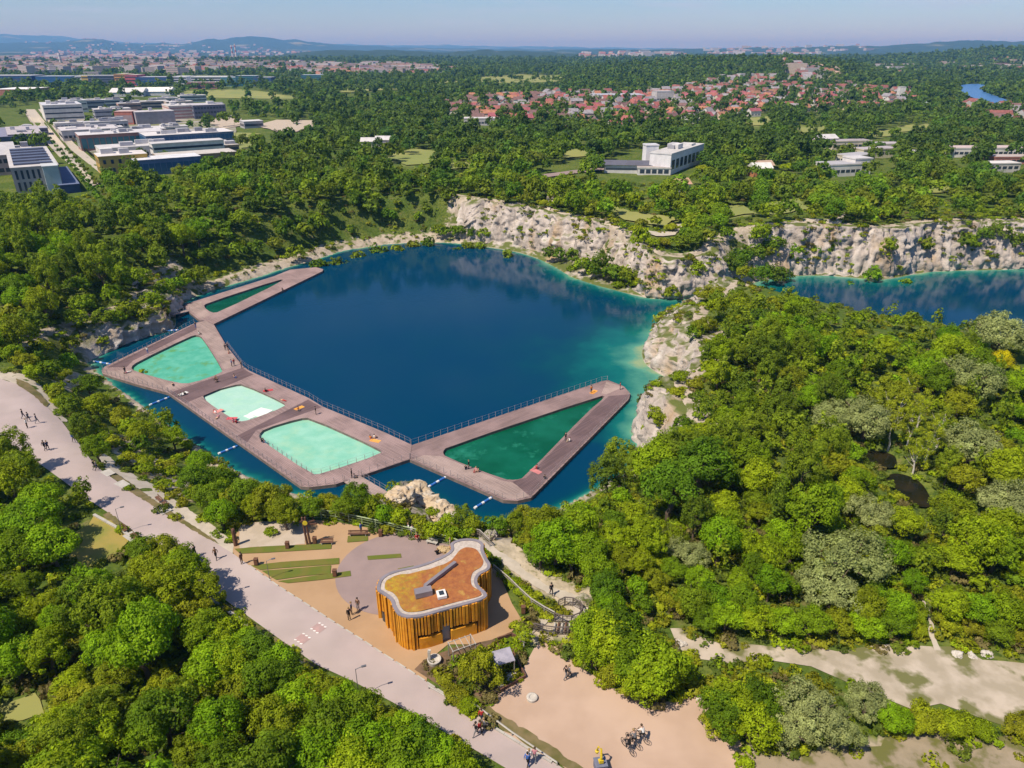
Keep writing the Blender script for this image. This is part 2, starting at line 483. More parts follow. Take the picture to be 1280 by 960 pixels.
WATERVIS = [(108,452),(150,432),(215,411),(216,385),(250,366),(340,336),(425,311),(480,302),(530,298),(565,270),(575,250),(616,252),(667,270),(714,281),(774,293),(792,314),(917,308),(928,345),(905,365),(878,374),(850,392),(835,402),(812,412),(803,440),(812,455),(838,470),(838,487),(795,520),(795,562),(775,566),(752,590),(735,603),(705,612),(660,634),(620,628),(590,637),(560,628),(528,612),(500,606),(487,612),(455,610),(425,606),(372,606),(330,592),(285,565),(250,540),(215,510),(175,483),(140,474),(105,462)]
PENROCK = [(812,410),(850,388),(868,386),(882,396),(886,420),(878,450),(868,475),(858,510),(836,520),(812,545),(805,562),(795,560),(793,522),(838,486),(840,470),(808,455),(804,440)]
LAKE2 = [(942,356),(960,345),(990,318),(992,290),(1080,282),(1150,277),(1200,275),(1220,296),(1320,298),(1340,455),(1285,440),(1266,420),(1225,410),(1195,402),(1140,388),(1100,382),(1060,384),(1000,372)]
ROCKNEAR = [(488,618),(508,608),(530,615),(545,635),(562,650),(552,657),(530,652),(510,635),(492,627)]
ROCKPAV = [(600,672),(612,652),(632,650),(640,668),(655,690),(668,702),(684,720),(700,735),(730,735),(740,745),(735,760),(700,740),(660,715),(625,690)]
LAWNL = [(100,664),(118,645),(165,672),(150,692),(120,705),(85,712),(92,690)]
AVENUE = [(36,140),(48,140),(128,243),(140,252),(120,256),(95,226),(60,180)]
CAMPUS = [(-60,140),(40,132),(110,125),(200,122),(285,124),(290,146),(305,150),(345,150),(395,151),(400,163),(345,170),(320,180),(285,192),(288,205),(240,208),(200,220),(130,226),(130,252),(100,250),(60,247),(0,245),(-60,245)]
ROWOFF = [(-60,95),(220,92),(340,92),(405,92),(405,102),(300,108),(220,106),(215,122),(130,122),(125,110),(30,108),(20,122),(-60,122)]
WHITEB = [(750,205),(800,186),(822,184),(868,190),(872,205),(862,218),(838,224),(752,218)]
FIELDS = [[(700,190),(735,186),(742,194),(705,199)],[(560,205),(590,203),(595,210),(562,212)],[(1085,165),(1115,162),(1118,170),(1088,172)],[(640,118),(700,111),(706,115),(645,121)],[(420,112),(500,107),(506,111),(425,116)],[(990,160),(1030,157),(1034,164),(994,167)],[(1150,235),(1190,232),(1195,240),(1155,243)],[(470,193),(520,187),(548,190),(546,203),(505,207)],[(225,114),(300,112),(345,116),(340,124),(235,122)],[(600,97),(650,93),(705,94),(700,102),(640,104),(600,103)],[(270,165),(325,168),(318,186),(288,190)],[(925,148),(960,146),(965,156),(932,158)],[(560,100),(590,101),(560,104),(520,104)],[(340,118),(372,120),(366,124),(338,124)],[(395,208),(420,206),(422,211),(398,213)],[(1120,158),(1160,155),(1170,162),(1120,166)],[(955,255),(1000,250),(1012,262),(968,270)],[(885,262),(930,258),(948,268),(890,276)],[(760,258),(800,268),(850,274),(830,286),(780,276)],[(0,768),(22,760),(20,782),(0,800)],[(0,880),(45,868),(56,893),(0,905)]]
GLADES = [[(1150,745),(1162,742),(1172,812),(1160,812)],[(1085,545),(1125,548),(1132,585),(1165,622),(1160,640),(1135,628),(1105,590)]]
ESTATE = [(558,134),(600,124),(700,120),(790,121),(860,112),(900,107),(985,107),(1050,112),(1132,116),(1140,130),(1100,141),(1040,142),(1000,143),(965,138),(940,150),(905,155),(860,160),(790,165),(722,168),(690,156),(600,157),(562,154)]
RIVER = [(1196,109),(1225,107),(1232,110),(1226,116),(1240,122),(1262,130),(1262,135),(1240,134),(1215,126),(1200,118)]
FARTOWN = [(0,74),(100,70),(200,76),(350,82),(520,84),(580,92),(470,95),(400,92),(340,90),(200,90),(0,94)]
PAVPATH = [(600,668),(618,655),(640,668),(660,692),(690,716),(712,728),(738,738),(742,765),(722,795),(690,802),(655,800),(665,770),(690,778),(712,768),(690,748),(655,730),(625,702)]
HARD = [PAVPATH, ROAD, LOWPATH, SIDEPATH, PLAZA, SAND, TRACK, PATH_STEPS, WATERVIS, PENROCK, LAKE2, ROCKNEAR, ROCKPAV, WHITEB, AVENUE, *GLADES, LAWNL]

# ================================================================== terrain: one sheet to the horizon
def build_terrain():
    r, az, Rr = GR, GA, _R
    x = GX.ravel(); y = GY.ravel(); z = GZ.ravel()
    d, a = shore_query(x, y)
    rr = Rr.ravel()
    rocky = np.where(d < 200, np.where(a[:, 2] > .62, a[:, 2] * (1 - sstep(.6, 1.0, (d - a[:, 1] - a[:, 0]) / 5.0)), 1.5 * a[:, 2] * (1 - sstep(.5, 1.6, d / (a[:, 1] + 2.5)))), 0)
    rocky = np.maximum(rocky, .75 * (1 - sstep(0, 3.5, np.abs(d))))
    px, py, _ = proj(x, y, z)
    soil = np.zeros(len(x))
    for poly in (ROCKNEAR, ROCKPAV, PAVPATH, PENROCK, [(140,560),(178,560),(245,610),(240,630),(190,600)], [(118,535),(165,548),(180,572),(150,575)], [(60,455),(110,470),(90,492),(66,478)], [(8,408),(45,404),(60,428),(30,440)], SCRUBSOIL):
        soil = np.maximum(soil, inpoly(px, py, poly) * 1.0)
    soil *= (rr < 200)
    fld = np.zeros(len(x))
    for poly in FIELDS: fld = np.maximum(fld, inpoly(px, py, poly) * 1.0)
    n_az, n_r = len(az), len(r)
    i, j = np.meshgrid(np.arange(n_r - 1), np.arange(n_az - 1), indexing='ij')
    j2 = j + 1
    Fc = np.stack([i * n_az + j, i * n_az + j2, (i + 1) * n_az + j2, (i + 1) * n_az + j], -1).reshape(-1, 4)[:, ::-1]
    me = np_mesh('terrain', np.c_[x, y, z], Fc, {'rocky': ('FLOAT', rocky), 'soil': ('FLOAT', soil), 'field': ('FLOAT', fld), 'far': ('FLOAT', sstep(1000, 3500, rr))}, smooth=True)
    m, nt, p = new_mat('ground_cover')
    tc = N(nt, 'ShaderNodeTexCoord'); ob = tc.outputs['Object']
    def attr(nm): a = N(nt, 'ShaderNodeAttribute'); a.attribute_name = nm; return a.outputs['Fac']
    g = mixc(nt, (.075, .115, .018), (.13, .155, .03), noise_fac(nt, .12, .42, .6, 6, vec=ob))
    g = mixc(nt, g, (.17, .15, .06), noise_fac(nt, .35, .58, .72, 5, vec=ob))
    g = mixc(nt, g, (.045, .075, .012), noise_fac(nt, 1.3, .47, .60, 6, vec=ob, rough=.7))
    g = mixc(nt, g, (.20, .22, .07), attr('field'))
    far = mixc(nt, (.028, .050, .020), (.042, .07, .026), noise_fac(nt, .012, .4, .62, 8, vec=ob, rough=.7))
    far = mixc(nt, far, (.20, .20, .10), noise_fac(nt, .0011, .60, .66, 4, vec=ob))
    far = mixc(nt, far, (.35, .30, .26), noise_fac(nt, .0065, .70, .74, 6, vec=ob, rough=.75))
    g = mixc(nt, g, far, attr('far'))
    s = mixc(nt, (.46, .385, .285), (.32, .27, .19), noise_fac(nt, .5, .4, .62, 6, vec=ob))
    s = mixc(nt, s, (.15, .15, .05), noise_fac(nt, .9, .56, .66, 6, vec=ob))
    g = mixc(nt, g, s, attr('soil'))
    rk = mixc(nt, (.45, .38, .30), (.30, .25, .19), noise_fac(nt, .45, .4, .62, 8, vec=ob, rough=.65))
    rk = mixc(nt, rk, (.10, .12, .03), noise_fac(nt, .22, .55, .62, 6, vec=ob))
    ma = N(nt, 'ShaderNodeMath', operation='ADD'); nt.links.new(attr('rocky'), ma.inputs[0])
    mb_ = N(nt, 'ShaderNodeMath', operation='MULTIPLY_ADD'); nt.links.new(noise_fac(nt, .5, .3, .7, 5, vec=ob), mb_.inputs[0]); mb_.inputs[1].default_value = .7; mb_.inputs[2].default_value = -.35
    nt.links.new(mb_.outputs[0], ma.inputs[1])
    mr = N(nt, 'ShaderNodeMapRange'); mr.inputs[1].default_value = .45; mr.inputs[2].default_value = .65; nt.links.new(ma.outputs[0], mr.inputs[0])
    g = mixc(nt, g, rk, mr.outputs[0])
    nt.links.new(g, p.inputs['Base Color']); p.inputs['Roughness'].default_value = .95; p.inputs['Specular IOR Level'].default_value = .1
    b = N(nt, 'ShaderNodeBump'); b.inputs['Strength'].default_value = .6; b.inputs['Distance'].default_value = .3
    n = N(nt, 'ShaderNodeTexNoise'); n.inputs['Scale'].default_value = 1.5; n.inputs['Detail'].default_value = 6
    nt.links.new(ob, n.inputs['Vector']); nt.links.new(n.outputs['Fac'], b.inputs['Height']); nt.links.new(b.outputs[0], p.inputs['Normal'])
    struct('terrain', me, m)
build_terrain()

# ================================================================== water
def water_mat(name, deep=None, attr=True, rough=.06, c1=None, c2=None, nscale=.5):
    m, nt, p = new_mat(name)
    if attr:
        a = N(nt, 'ShaderNodeAttribute'); a.attribute_name = 'depth'
        add = N(nt, 'ShaderNodeMath', operation='MULTIPLY_ADD'); nt.links.new(noise_fac(nt, .12, .3, .7, 5), add.inputs[0]); add.inputs[1].default_value = .22
        ms = N(nt, 'ShaderNodeMath', operation='SUBTRACT'); nt.links.new(a.outputs['Fac'], ms.inputs[0]); ms.inputs[1].default_value = .11
        nt.links.new(ms.outputs[0], add.inputs[2])
        cr = N(nt, 'ShaderNodeValToRGB'); nt.links.new(add.outputs[0], cr.inputs[0])
        e = cr.color_ramp.elements
        e[0].position = 0; e[0].color = (.22, .30, .16, 1)
        e[1].position = 1; e[1].color = (.0003, .034, .081, 1)
        for pos, col in ((.10, (.07, .24, .17, 1)), (.28, (.004, .115, .105, 1)), (.52, (.0008, .055, .076, 1)), (.72, (.0004, .038, .078, 1))):
            q = e.new(pos); q.color = col
        nt.links.new(cr.outputs[0], p.inputs['Base Color'])
    else:
        nt.links.new(mixc(nt, c1, c2, noise_fac(nt, nscale, .4, .65, 5)), p.inputs['Base Color'])
    p.inputs['Roughness'].default_value = rough; p.inputs['IOR'].default_value = 1.33; p.inputs['Specular IOR Level'].default_value = .17; p.inputs['Specular Tint'].default_value = (.45, .85, 1, 1)
    b = N(nt, 'ShaderNodeBump'); b.inputs['Strength'].default_value = .12; b.inputs['Distance'].default_value = .1
    n = N(nt, 'ShaderNodeTexNoise'); n.inputs['Scale'].default_value = 1.6; n.inputs['Detail'].default_value = 3
    tc = N(nt, 'ShaderNodeTexCoord'); nt.links.new(tc.outputs['Object'], n.inputs['Vector'])
    nt.links.new(n.outputs['Fac'], b.inputs['Height']); nt.links.new(b.outputs[0], p.inputs['Normal'])
    return m

def build_water():
    x0, y0, x1, y1 = SHD[:, 0].min() - 6, SHD[:, 1].min() - 6, SHD[:, 0].max() + 6, SHD[:, 1].max() + 6
    st = 1.6
    gx, gy = np.meshgrid(np.arange(x0, x1, st), np.arange(y0, y1, st))
    n1, n0 = gx.shape
    x, y = gx.ravel(), gy.ravel()
    d, a = shore_query(x, y)
    dep = np.clip(-d, 0, None) / np.maximum(np.where(a[:, 3] < 5, a[:, 3] * .45, a[:, 3]), 1) * .22
    dep = np.where(a[:, 3] <= 0, 1, dep)
    dep = 1 - np.exp(-dep * 3.6)
    i, j = np.meshgrid(np.arange(n1 - 1), np.arange(n0 - 1), indexing='ij')
    Fc = np.stack([i * n0 + j, i * n0 + j + 1, (i + 1) * n0 + j + 1, (i + 1) * n0 + j], -1).reshape(-1, 4)
    keep = (d[Fc] < 4).any(1)
    me = np_mesh('lake_water', np.c_[x, y, np.full(len(x), WATER)], Fc[keep], {'depth': ('FLOAT', dep)}, smooth=True)
    struct('lake_water', me, water_mat('deep_blue_water'))
build_water()
pm = water_mat('dark_pond_water', attr=False, c1=(.010, .012, .006), c2=(.022, .018, .008))
for (cx, cy, rx, ry) in PONDS:
    ring = [(cx + rx * 1.25 * math.cos(t) * (1 + .15 * math.sin(3 * t)), cy + ry * 1.25 * math.sin(t) * (1 + .1 * math.cos(2 * t))) for t in np.linspace(0, 2 * math.pi, 28, endpoint=False)]
    sheet('pond_water', ring, pm, drape=False, z=PONDZ, grid=None)
rm = water_mat('river_water', attr=False, c1=(.05, .14, .33), c2=(.06, .16, .36), rough=.3)
sheet('river_water', chaikin(gpoly(RIVER, 0), 1), rm, lift=3.0, grid=30)

# ================================================================== quarry cliffs
def rock_mat():
    m, nt, p = new_mat('limestone')
    tc = N(nt, 'ShaderNodeTexCoord'); ob = tc.outputs['Object']
    mp = N(nt, 'ShaderNodeMapping'); mp.inputs['Scale'].default_value = (1, 1, .22); nt.links.new(ob, mp.inputs[0]); st = mp.outputs[0]
    c = mixc(nt, (.54, .47, .415), (.34, .29, .25), noise_fac(nt, .35, .38, .62, 8, vec=st, rough=.65))
    c = mixc(nt, c, (.40, .285, .175), noise_fac(nt, .13, .54, .68, 5, vec=st))
    c = mixc(nt, c, (.16, .14, .12), noise_fac(nt, .8, .58, .72, 7, vec=st, rough=.7))
    c = mixc(nt, c, (.58, .53, .48), noise_fac(nt, .22, .60, .70, 6, vec=ob))
    # moss and grass on ledges: only where the rock faces upwards
    ge = N(nt, 'ShaderNodeNewGeometry'); sp = N(nt, 'ShaderNodeSeparateXYZ'); nt.links.new(ge.outputs['Normal'], sp.inputs[0])
    mr = N(nt, 'ShaderNodeMapRange'); mr.inputs[1].default_value = .60; mr.inputs[2].default_value = .84; nt.links.new(sp.outputs[2], mr.inputs[0])
    mm = N(nt, 'ShaderNodeMath', operation='MULTIPLY'); nt.links.new(mr.outputs[0], mm.inputs[0]); nt.links.new(noise_fac(nt, .3, .33, .50, 5, vec=ob), mm.inputs[1])
    c = mixc(nt, c, (.11, .13, .035), mm.outputs[0])
    nt.links.new(c, p.inputs['Base Color']); p.inputs['Roughness'].default_value = .95; p.inputs['Specular IOR Level'].default_value = .1
    b = N(nt, 'ShaderNodeBump'); b.inputs['Strength'].default_value = .9; b.inputs['Distance'].default_value = .5
    n = N(nt, 'ShaderNodeTexNoise'); n.inputs['Scale'].default_value = .9; n.inputs['Detail'].default_value = 8; n.inputs['Roughness'].default_value = .7
    nt.links.new(ob, n.inputs['Vector']); nt.links.new(n.outputs['Fac'], b.inputs['Height']); nt.links.new(b.outputs[0], p.inputs['Normal'])
    return m
ROCK = rock_mat()

def build_cliffs():
    sh = resample(_sh, .55)
    nx = np.roll(sh[:, 1], -1) - np.roll(sh[:, 1], 1); ny = -(np.roll(sh[:, 0], -1) - np.roll(sh[:, 0], 1))
    ln = np.hypot(nx, ny); nx /= ln; ny /= ln
    k = np.ones(25) / 25
    def sm(v): return np.convolve(np.r_[v[-12:], v, v[:12]], k, 'valid')
    nx, ny = sm(nx), sm(ny); ln = np.hypot(nx, ny); nx /= ln; ny /= ln
    # outward = away from the water
    t = inpoly(sh[:, 0] + nx * 1.0, sh[:, 1] + ny * 1.0, LAKE)
    if t.mean() > .5: nx, ny = -nx, -ny
    rock = sh[:, 4] > .62
    # runs of rocky shore
    n = len(sh); start = int(np.nonzero(~rock)[0][0]); runs = []; cur = []
    for q in range(n):
        i = (start + q) % n
        if rock[i]: cur.append(i)
        elif cur:
            if len(cur) > 12: runs.append(cur)
            cur = []
    if cur: runs.append(cur)
    rows = 58
    for run in runs:
        P = sh[run]; ox, oy = nx[run], ny[run]
        W, L = P[:, 2], P[:, 3]
        topx, topy = P[:, 0] + ox * (W + L + 3), P[:, 1] + oy * (W + L + 3)
        H = height(topx, topy); H = np.convolve(np.r_[[H[0]] * 4, H, [H[-1]] * 4], np.ones(9) / 9, 'valid')
        u = np.linspace(0, 1, rows)
        taper = np.minimum(np.arange(len(run)), np.arange(len(run))[::-1]) / 8.0
        taper = np.clip(taper, 0, 1)
        X = np.zeros((len(run), rows)); Y = X.copy(); Z = X.copy()
        for r, q in enumerate(u):
            if q < .12:     # under water
                f = q / .12; off = -1.2 + 1.0 * f; z = WATER - 1.2 + 1.3 * f + 0 * W
                off = off + 0 * W
            elif q < .30:   # ledge / beach
                f = (q - .12) / .18; off = -.2 + L * f; z = WATER + .1 + 1.5 * f * np.clip(L / 2, .25, 1)
            elif q < .9:    # face
                f = (q - .30) / .60
                off = -.2 + L + W * (.35 * f + .65 * f ** 2.2)
                z0 = WATER + .1 + 1.5 * np.clip(L / 2, .25, 1)
                z = z0 + (H + .15 - z0) * (f ** .92)
            else:
                f = (q - .9) / .1; off = -.2 + L + W + 3.2 * f; z = H + .15 - .55 * f * f
            X[:, r] = P[:, 0] + ox * off; Y[:, r] = P[:, 1] + oy * off; Z[:, r] = z
        x, y, z = X.ravel(), Y.ravel(), Z.ravel()
        # fractured rock: steps and buttresses
        n1 = fbm(x / 7, y / 7, z / 16, 3)
        n2 = np.abs(fbm(x / 2.2 + 5, y / 2.2, z / 13, 5))
        n3 = fbm(x / .9, y / .9, z / 2.2, 3); n4 = np.abs(fbm(x / 5, y / 5, z / 2.4 + 7, 3))
        U = np.tile(u, (len(run), 1)).ravel()
        facew = sstep(.10, .34, U) * (1 - sstep(.88, 1.0, U)) * np.repeat(taper, rows)
        disp = facew * (1.3 * n1 - 1.9 * n2 + .5 * n3 - .7 * n4 + .85)
        oxx, oyy = np.repeat(ox, rows), np.repeat(oy, rows)
        x = x - oxx * disp; y = y - oyy * disp
        z = z + facew * (.5 * fbm(x / 1.7, y / 1.7, z * 0 + 3, 3) - .1) + (1 - np.repeat(taper, rows)) * -.6 * sstep(.15, .4, U)
        tp = np.repeat(np.clip(np.minimum(np.arange(len(run)), np.arange(len(run))[::-1]) / 16.0, 0, 1), rows)
        ht = height(x, y) - .9
        z = np.where(U > .12, ht + (z - ht) * tp ** .7, z)
        m = len(run)
        i, j = np.meshgrid(np.arange(m - 1), np.arange(rows - 1), indexing='ij')
        Fc = np.stack([i * rows + j, i * rows + j + 1, (i + 1) * rows + j + 1, (i + 1) * rows + j], -1).reshape(-1, 4)
        me = np_mesh('rock_cliff', np.c_[x, y, z], Fc, smooth=False)
        struct('rock_cliff', me, ROCK)
        pick = np.nonzero((U > .34) & (U < .97) & (facew > .2) & (fbm(x / 7, y / 7, z / 5 + 20, 3) > .16))[0]
        pick = pick[rng.random(len(pick)) < .09]
        pick = pick[z[pick] > WATER + 1.5]
        CLIFF_PTS.append(np.c_[x[pick], y[pick], z[pick]])
CLIFF_PTS = []
build_cliffs()

# ================================================================== roads, paths, plaza
M_road = surf('road_surface', (0.383, 0.310, 0.293), (0.347, 0.284, 0.266), .25, .9, .15, 6, (0.419, 0.347, 0.324), .06)
M_path = surf('pale_gravel', (0.448, 0.392, 0.320), (0.384, 0.336, 0.272), .8, .95, .2, 8)
M_plaza = surf('tan_plaza', (0.380, 0.244, 0.136), (0.348, 0.220, 0.120), .3, .9, .1, 8, (0.400, 0.264, 0.152), .1)
M_sandp = surf('pale_sand', (0.432, 0.360, 0.288), (0.376, 0.312, 0.240), .6, .95, .3, 5)
M_sand = surf('sand', (0.461, 0.329, 0.246), (0.392, 0.274, 0.199), .15, .95, .3, 3, (0.484, 0.368, 0.293), .05)
M_track = surf('stony_track', (0.448, 0.380, 0.304), (0.320, 0.272, 0.200), .35, .95, .5, 3, (0.136, 0.136, 0.048), .28, lo3=.52, hi3=.6)
M_soil = surf('dry_scrub_soil', (0.288, 0.232, 0.160), (0.192, 0.160, 0.096), .5, .95, .5, 3, (0.120, 0.120, 0.032), .5, lo3=.5, hi3=.6)
M_mauve = surf('mauve_asphalt', (0.276, 0.204, 0.188), (0.248, 0.184, 0.172), .4, .9, .1, 9)
M_lawn = surf('lawn', (0.104, 0.128, 0.016), (0.136, 0.128, 0.024), .7, .95, .5, 12)
M_verge = surf('verge_grass', (0.104, 0.096, 0.028), (0.176, 0.136, 0.064), .6, .95, .5, 8)
M_white = surf('white_paint', (.72, .70, .66), (.6, .58, .55), 3, .8)
M_redp = surf('red_paint', (.42, .27, .25), (.36, .25, .235), 2, .8)
M_mulch = surf('brown_mulch', (.16, .10, .06), (.10, .07, .04), 1.5, .95, .6, 9)
M_kerb = surf('pale_concrete', (0.416, 0.392, 0.352), (0.360, 0.336, 0.304), 1.5, .9)

sheet('promenade_road', gpoly(ROAD), M_road, .12, 1.3)
sheet('meadow', gpoly(LAWNL), surf('dry_meadow', (.30, .23, .06), (.20, .20, .04), .25, .95, .5, 5), .1, 1.5, edge=.5)
sheet('gravel_path', gpoly(SIDEPATH), M_path, .07, 2.5, edge=.25)
sheet('gravel_path', gpoly(LOWPATH), M_path, .07, 2.5, edge=.2)
sheet('verge', gpoly([(130,588),(142,590),(165,606),(200,631),(240,657),(275,681),(262,676),(240,663),(200,639),(160,614)]), M_verge, .16, 2.5, edge=.1)
sheet('verge', gpoly([(20,474),(36,480),(50,492),(62,506),(58,510),(42,495),(22,482)]), M_verge, .17, 2.5, edge=.1)
sheet('plaza', gpoly(PLAZA, 0), M_plaza, .06, 3.0)
sheet('pale_sand', gpoly(SANDPALE, 0), M_sandp, .075, 3.0, edge=.15)
sheet('sandy_ground', gpoly(SAND, 0), M_sand, .065, 2.5, edge=.5)
sheet('stony_track', gpoly(TRACK), M_track, .08, 2.5, edge=.9)
sheet('scrub_ground', gpoly(SCRUBSOIL), M_soil, .07, 2.5, edge=.8)
sheet('verge', gpoly([(585,868),(600,872),(625,893),(660,915),(700,942),(740,968),(728,972),(690,952),(650,927),(612,903),(580,880)]), M_verge, .13, 2.0, edge=.15)
sheet('verge', gpoly([(136,641),(150,652),(172,668),(166,672),(150,660),(128,645)]), M_verge, .13, 2.0, edge=.1)
sheet('verge', gpoly([(262,742),(300,766),(361,810),(396,834),(388,838),(352,815),(300,776),(268,752)]), M_verge, .13, 2.0, edge=.1)
# mauve asphalt disc
cx, cy = at(499, 714, 0)
sheet('mauve_circle', [(cx + 6.6 * math.cos(t), cy + 6.6 * math.sin(t)) for t in np.linspace(0, 2 * math.pi, 48, endpoint=False)], M_mauve, .085, None, drape=False, z=.085)
# lawns of the plaza
for q in ([(293,687),(330,684),(380,682),(415,680),(414,687),(380,689),(330,692),(300,693)],
          [(314,708),(352,703.5),(424,698.5),(424,706),(354,711),(325,713.5)], [(327,714.5),(380,710.5),(414,707.5),(413,718),(380,721),(345,726)], [(347,727.5),(380,722.5),(438,714.5),(439,721),(400,726),(360,730)],
          [(435,671),(460,669),(460,677),(434,679)], [(459,696),(501,693),(502,698),(460,701)], [(497,712),(517,708),(519,711),(500,715)]):
    sheet('lawn', gpoly(q, 0), M_lawn, .13, 2.0, drape=False, z=.13)
sheet('planting_bed', gpoly([(518,838),(530,826),(548,818),(566,812),(590,846),(600,870),(612,893),(590,880),(555,862)], 0), M_mulch, .12, 2.0, drape=False, z=.12)
sheet('planting_bed', gpoly([(560,812),(618,800),(640,830),(652,848),(628,866),(600,872),(580,842)], 0), M_mulch, .115, 2.0, drape=False, z=.115)
# painted marks
def rect_px(px, py, w, d, ang, z, mat, name):
    x, y = at(px, py, z); c, s = math.cos(ang), math.sin(ang)
    pts = [(x + c * a - s * b, y + s * a + c * b) for a, b in ((-w / 2, -d / 2), (w / 2, -d / 2), (w / 2, d / 2), (-w / 2, d / 2))]
    me = bpy.data.meshes.new(name); me.from_pydata([(*p, z) for p in pts], [], [(0, 1, 2, 3)]); return struct(name, me, mat)
rx0, ry0 = at(312, 708, 0); rx1, ry1 = at(510, 838, 0)
RA = math.atan2(ry1 - ry0, rx1 - rx0)
for (px, py) in ((378, 798.5), (398, 785)):
    rect_px(px, py, 1.15, .95, RA, .138, M_redp, 'road_marking')
    x, y = at(px, py, .12)
    for sgn in (-1, 1):
        for k in (-1, 0, 1):
            qx = x + math.cos(RA) * k * .42 - math.sin(RA) * sgn * .47; qy = y + math.sin(RA) * k * .42 + math.cos(RA) * sgn * .47
            qq = proj(qx, qy, .142); rect_px(float(qq[0]), float(qq[1]), .24, .14, RA + .5, .142, M_white, 'road_marking')
# kerb line of separate pale stones between road and plaza
def kerb(pts, name='kerb', h=.16, wd=.14, seg=1.15, gap=.12, mat=M_kerb, z=None):
    P = [Vector((*( at(px, py, 0) if z is not None else ground(px, py)[:2]), 0)) for px, py in pts]
    mb = MB()
    for a, b in zip(P, P[1:]):
        L = (b - a).length; n = max(1, int(L / seg)); d = (b - a) / L; nn = Vector((-d.y, d.x, 0)) * wd / 2
        for k in range(n):
            s = a + d * (L * k / n); e = a + d * (L * (k + 1) / n - gap)
            zz = gh(s.x, s.y) if z is None else z
            c = [s - nn, e - nn, e + nn, s + nn]
            base = len(mb.v)
            for zc in (zz, zz + h): mb.v += [(q.x, q.y, zc) for q in c]
            mb.f += [(base, base + 1, base + 5, base + 4), (base + 1, base + 2, base + 6, base + 5), (base + 2, base + 3, base + 7, base + 6), (base + 3, base, base + 4, base + 7), (base + 4, base + 5, base + 6, base + 7)]; mb.mi += [0] * 5
    return struct(name, mb.mesh(name), mat)
kerb([(312,708),(350,735),(380,754),(410,774),(456,803),(480,819),(510,838),(534,854),(573,880)], gap=.3)
kerb([(118,645),(150,663),(168,675)], h=.3, wd=.3, gap=.02)
kerb([(258,747),(300,776),(352,815),(388,838)], h=.3, wd=.3, gap=.02)
kerb([(612,908),(650,931),(690,955)], h=.25, wd=.2, gap=.02)
sheet('avenue', gpoly([(33,138),(44,138),(86,193),(131,250),(117,253),(76,206),(52,172)], 0), M_path, .5, 12)
sheet('avenue', gpoly([(48,138),(54,138),(94,183),(138,235),(130,238),(90,194)], 0), M_path, .5, 12)
sheet('avenue', gpoly([(30,140),(34,140),(60,182),(55,184)], 0), M_path, .5, 12)
for q in ([(318,158),(345,153),(392,154),(396,160),(372,168),(345,168)], [(255,153),(300,150),(308,158),(280,163)], [(265,164),(275,163),(295,182),(283,186)], [(215,190),(282,196),(290,205),(240,210)]):
    sheet('bare_ground', gpoly(q, 0), M_sandp, .6, 10, edge=2)
sheet('bare_ground', gpoly([(462,184),(484,184),(500,190),(480,191)], 2), M_sandp, .6, 8, edge=2)
for q in FIELDS[:19]:
    sheet('meadow', gpoly(q), surf('meadow_grass', (.25, .25, .075), (.19, .22, .06), .03, .95) if 'meadow_grass' not in bpy.data.materials else bpy.data.materials['meadow_grass'], .4, 12, edge=1.5)
for q in FIELDS[19:]:
    sheet('meadow', gpoly(q), bpy.data.materials['meadow_grass'], .1, 2, edge=.3)
sheet('street', gpoly([(660,222),(700,217),(760,210),(762,213),(700,221),(664,226)]), M_mauve, .6, 10)
sheet('street', gpoly([(868,128),(874,127),(902,152),(896,154)], 0), M_kerb, .8, 15)
sheet('meadow', gpoly([(1136,113),(1178,104),(1182,106),(1140,117)], 0), bpy.data.materials['meadow_grass'], 3, 40)
sheet('bare_ground', gpoly([(1152,748),(1156,745),(1166,780),(1174,812),(1166,812),(1160,782)]), M_path, .1, 2, edge=.2)
for q in ([(684,268),(700,274),(735,286),(737,289),(700,278),(682,271)], [(800,288),(820,291),(838,291),(846,281),(856,279),(858,282),(850,287),(842,296),(820,296),(800,291)], [(992,288),(1040,287),(1052,280),(1054,284),(1042,291),(992,291)]):
    sheet('gravel_path', gpoly(q), M_path, .4, 3, edge=.4)
for q in ([(985,88),(998,85),(1012,88),(1026,92),(1020,97),(995,97)], [(1035,92),(1055,93),(1050,97),(1036,96)]): sheet('bare_ground', gpoly(q), M_sand, 6, 30, edge=6)
sheet('gravel_path', gpoly(PATH_STEPS), M_path, .12, 1.0, edge=.15)

# ================================================================== floating swimming jetty
def plank_mat(name, col, ang):
    m, nt, p = new_mat(name)
    tc = N(nt, 'ShaderNodeTexCoord'); mp = N(nt, 'ShaderNodeMapping'); mp.inputs['Rotation'].default_value = (0, 0, -ang); nt.links.new(tc.outputs['Object'], mp.inputs[0])
    mp2 = N(nt, 'ShaderNodeMapping'); mp2.inputs['Scale'].default_value = (.25, 6.5, 1); nt.links.new(mp.outputs[0], mp2.inputs[0])
    c = mixc(nt, col, tuple(c * .68 for c in col), noise_fac(nt, 1.0, .38, .62, 2, vec=mp2.outputs[0]))
    c = mixc(nt, c, tuple(c * 1.18 for c in col), noise_fac(nt, .18, .45, .65, 4, vec=tc.outputs['Object']))
    w = N(nt, 'ShaderNodeTexWave'); w.wave_type = 'BANDS'; w.bands_direction = 'Y'; w.inputs['Scale'].default_value = 1.1; nt.links.new(mp.outputs[0], w.inputs['Vector'])
    r = N(nt, 'ShaderNodeMapRange'); r.inputs[1].default_value = .0; r.inputs[2].default_value = .2; r.inputs[3].default_value = .75; r.inputs[4].default_value = 0; nt.links.new(w.outputs['Fac'], r.inputs[0])
    c = mixc(nt, c, tuple(c * .5 for c in col), r.outputs[0])
    nt.links.new(c, p.inputs['Base Color']); p.inputs['Roughness'].default_value = .8; p.inputs['Specular IOR Level'].default_value = .2
    return m
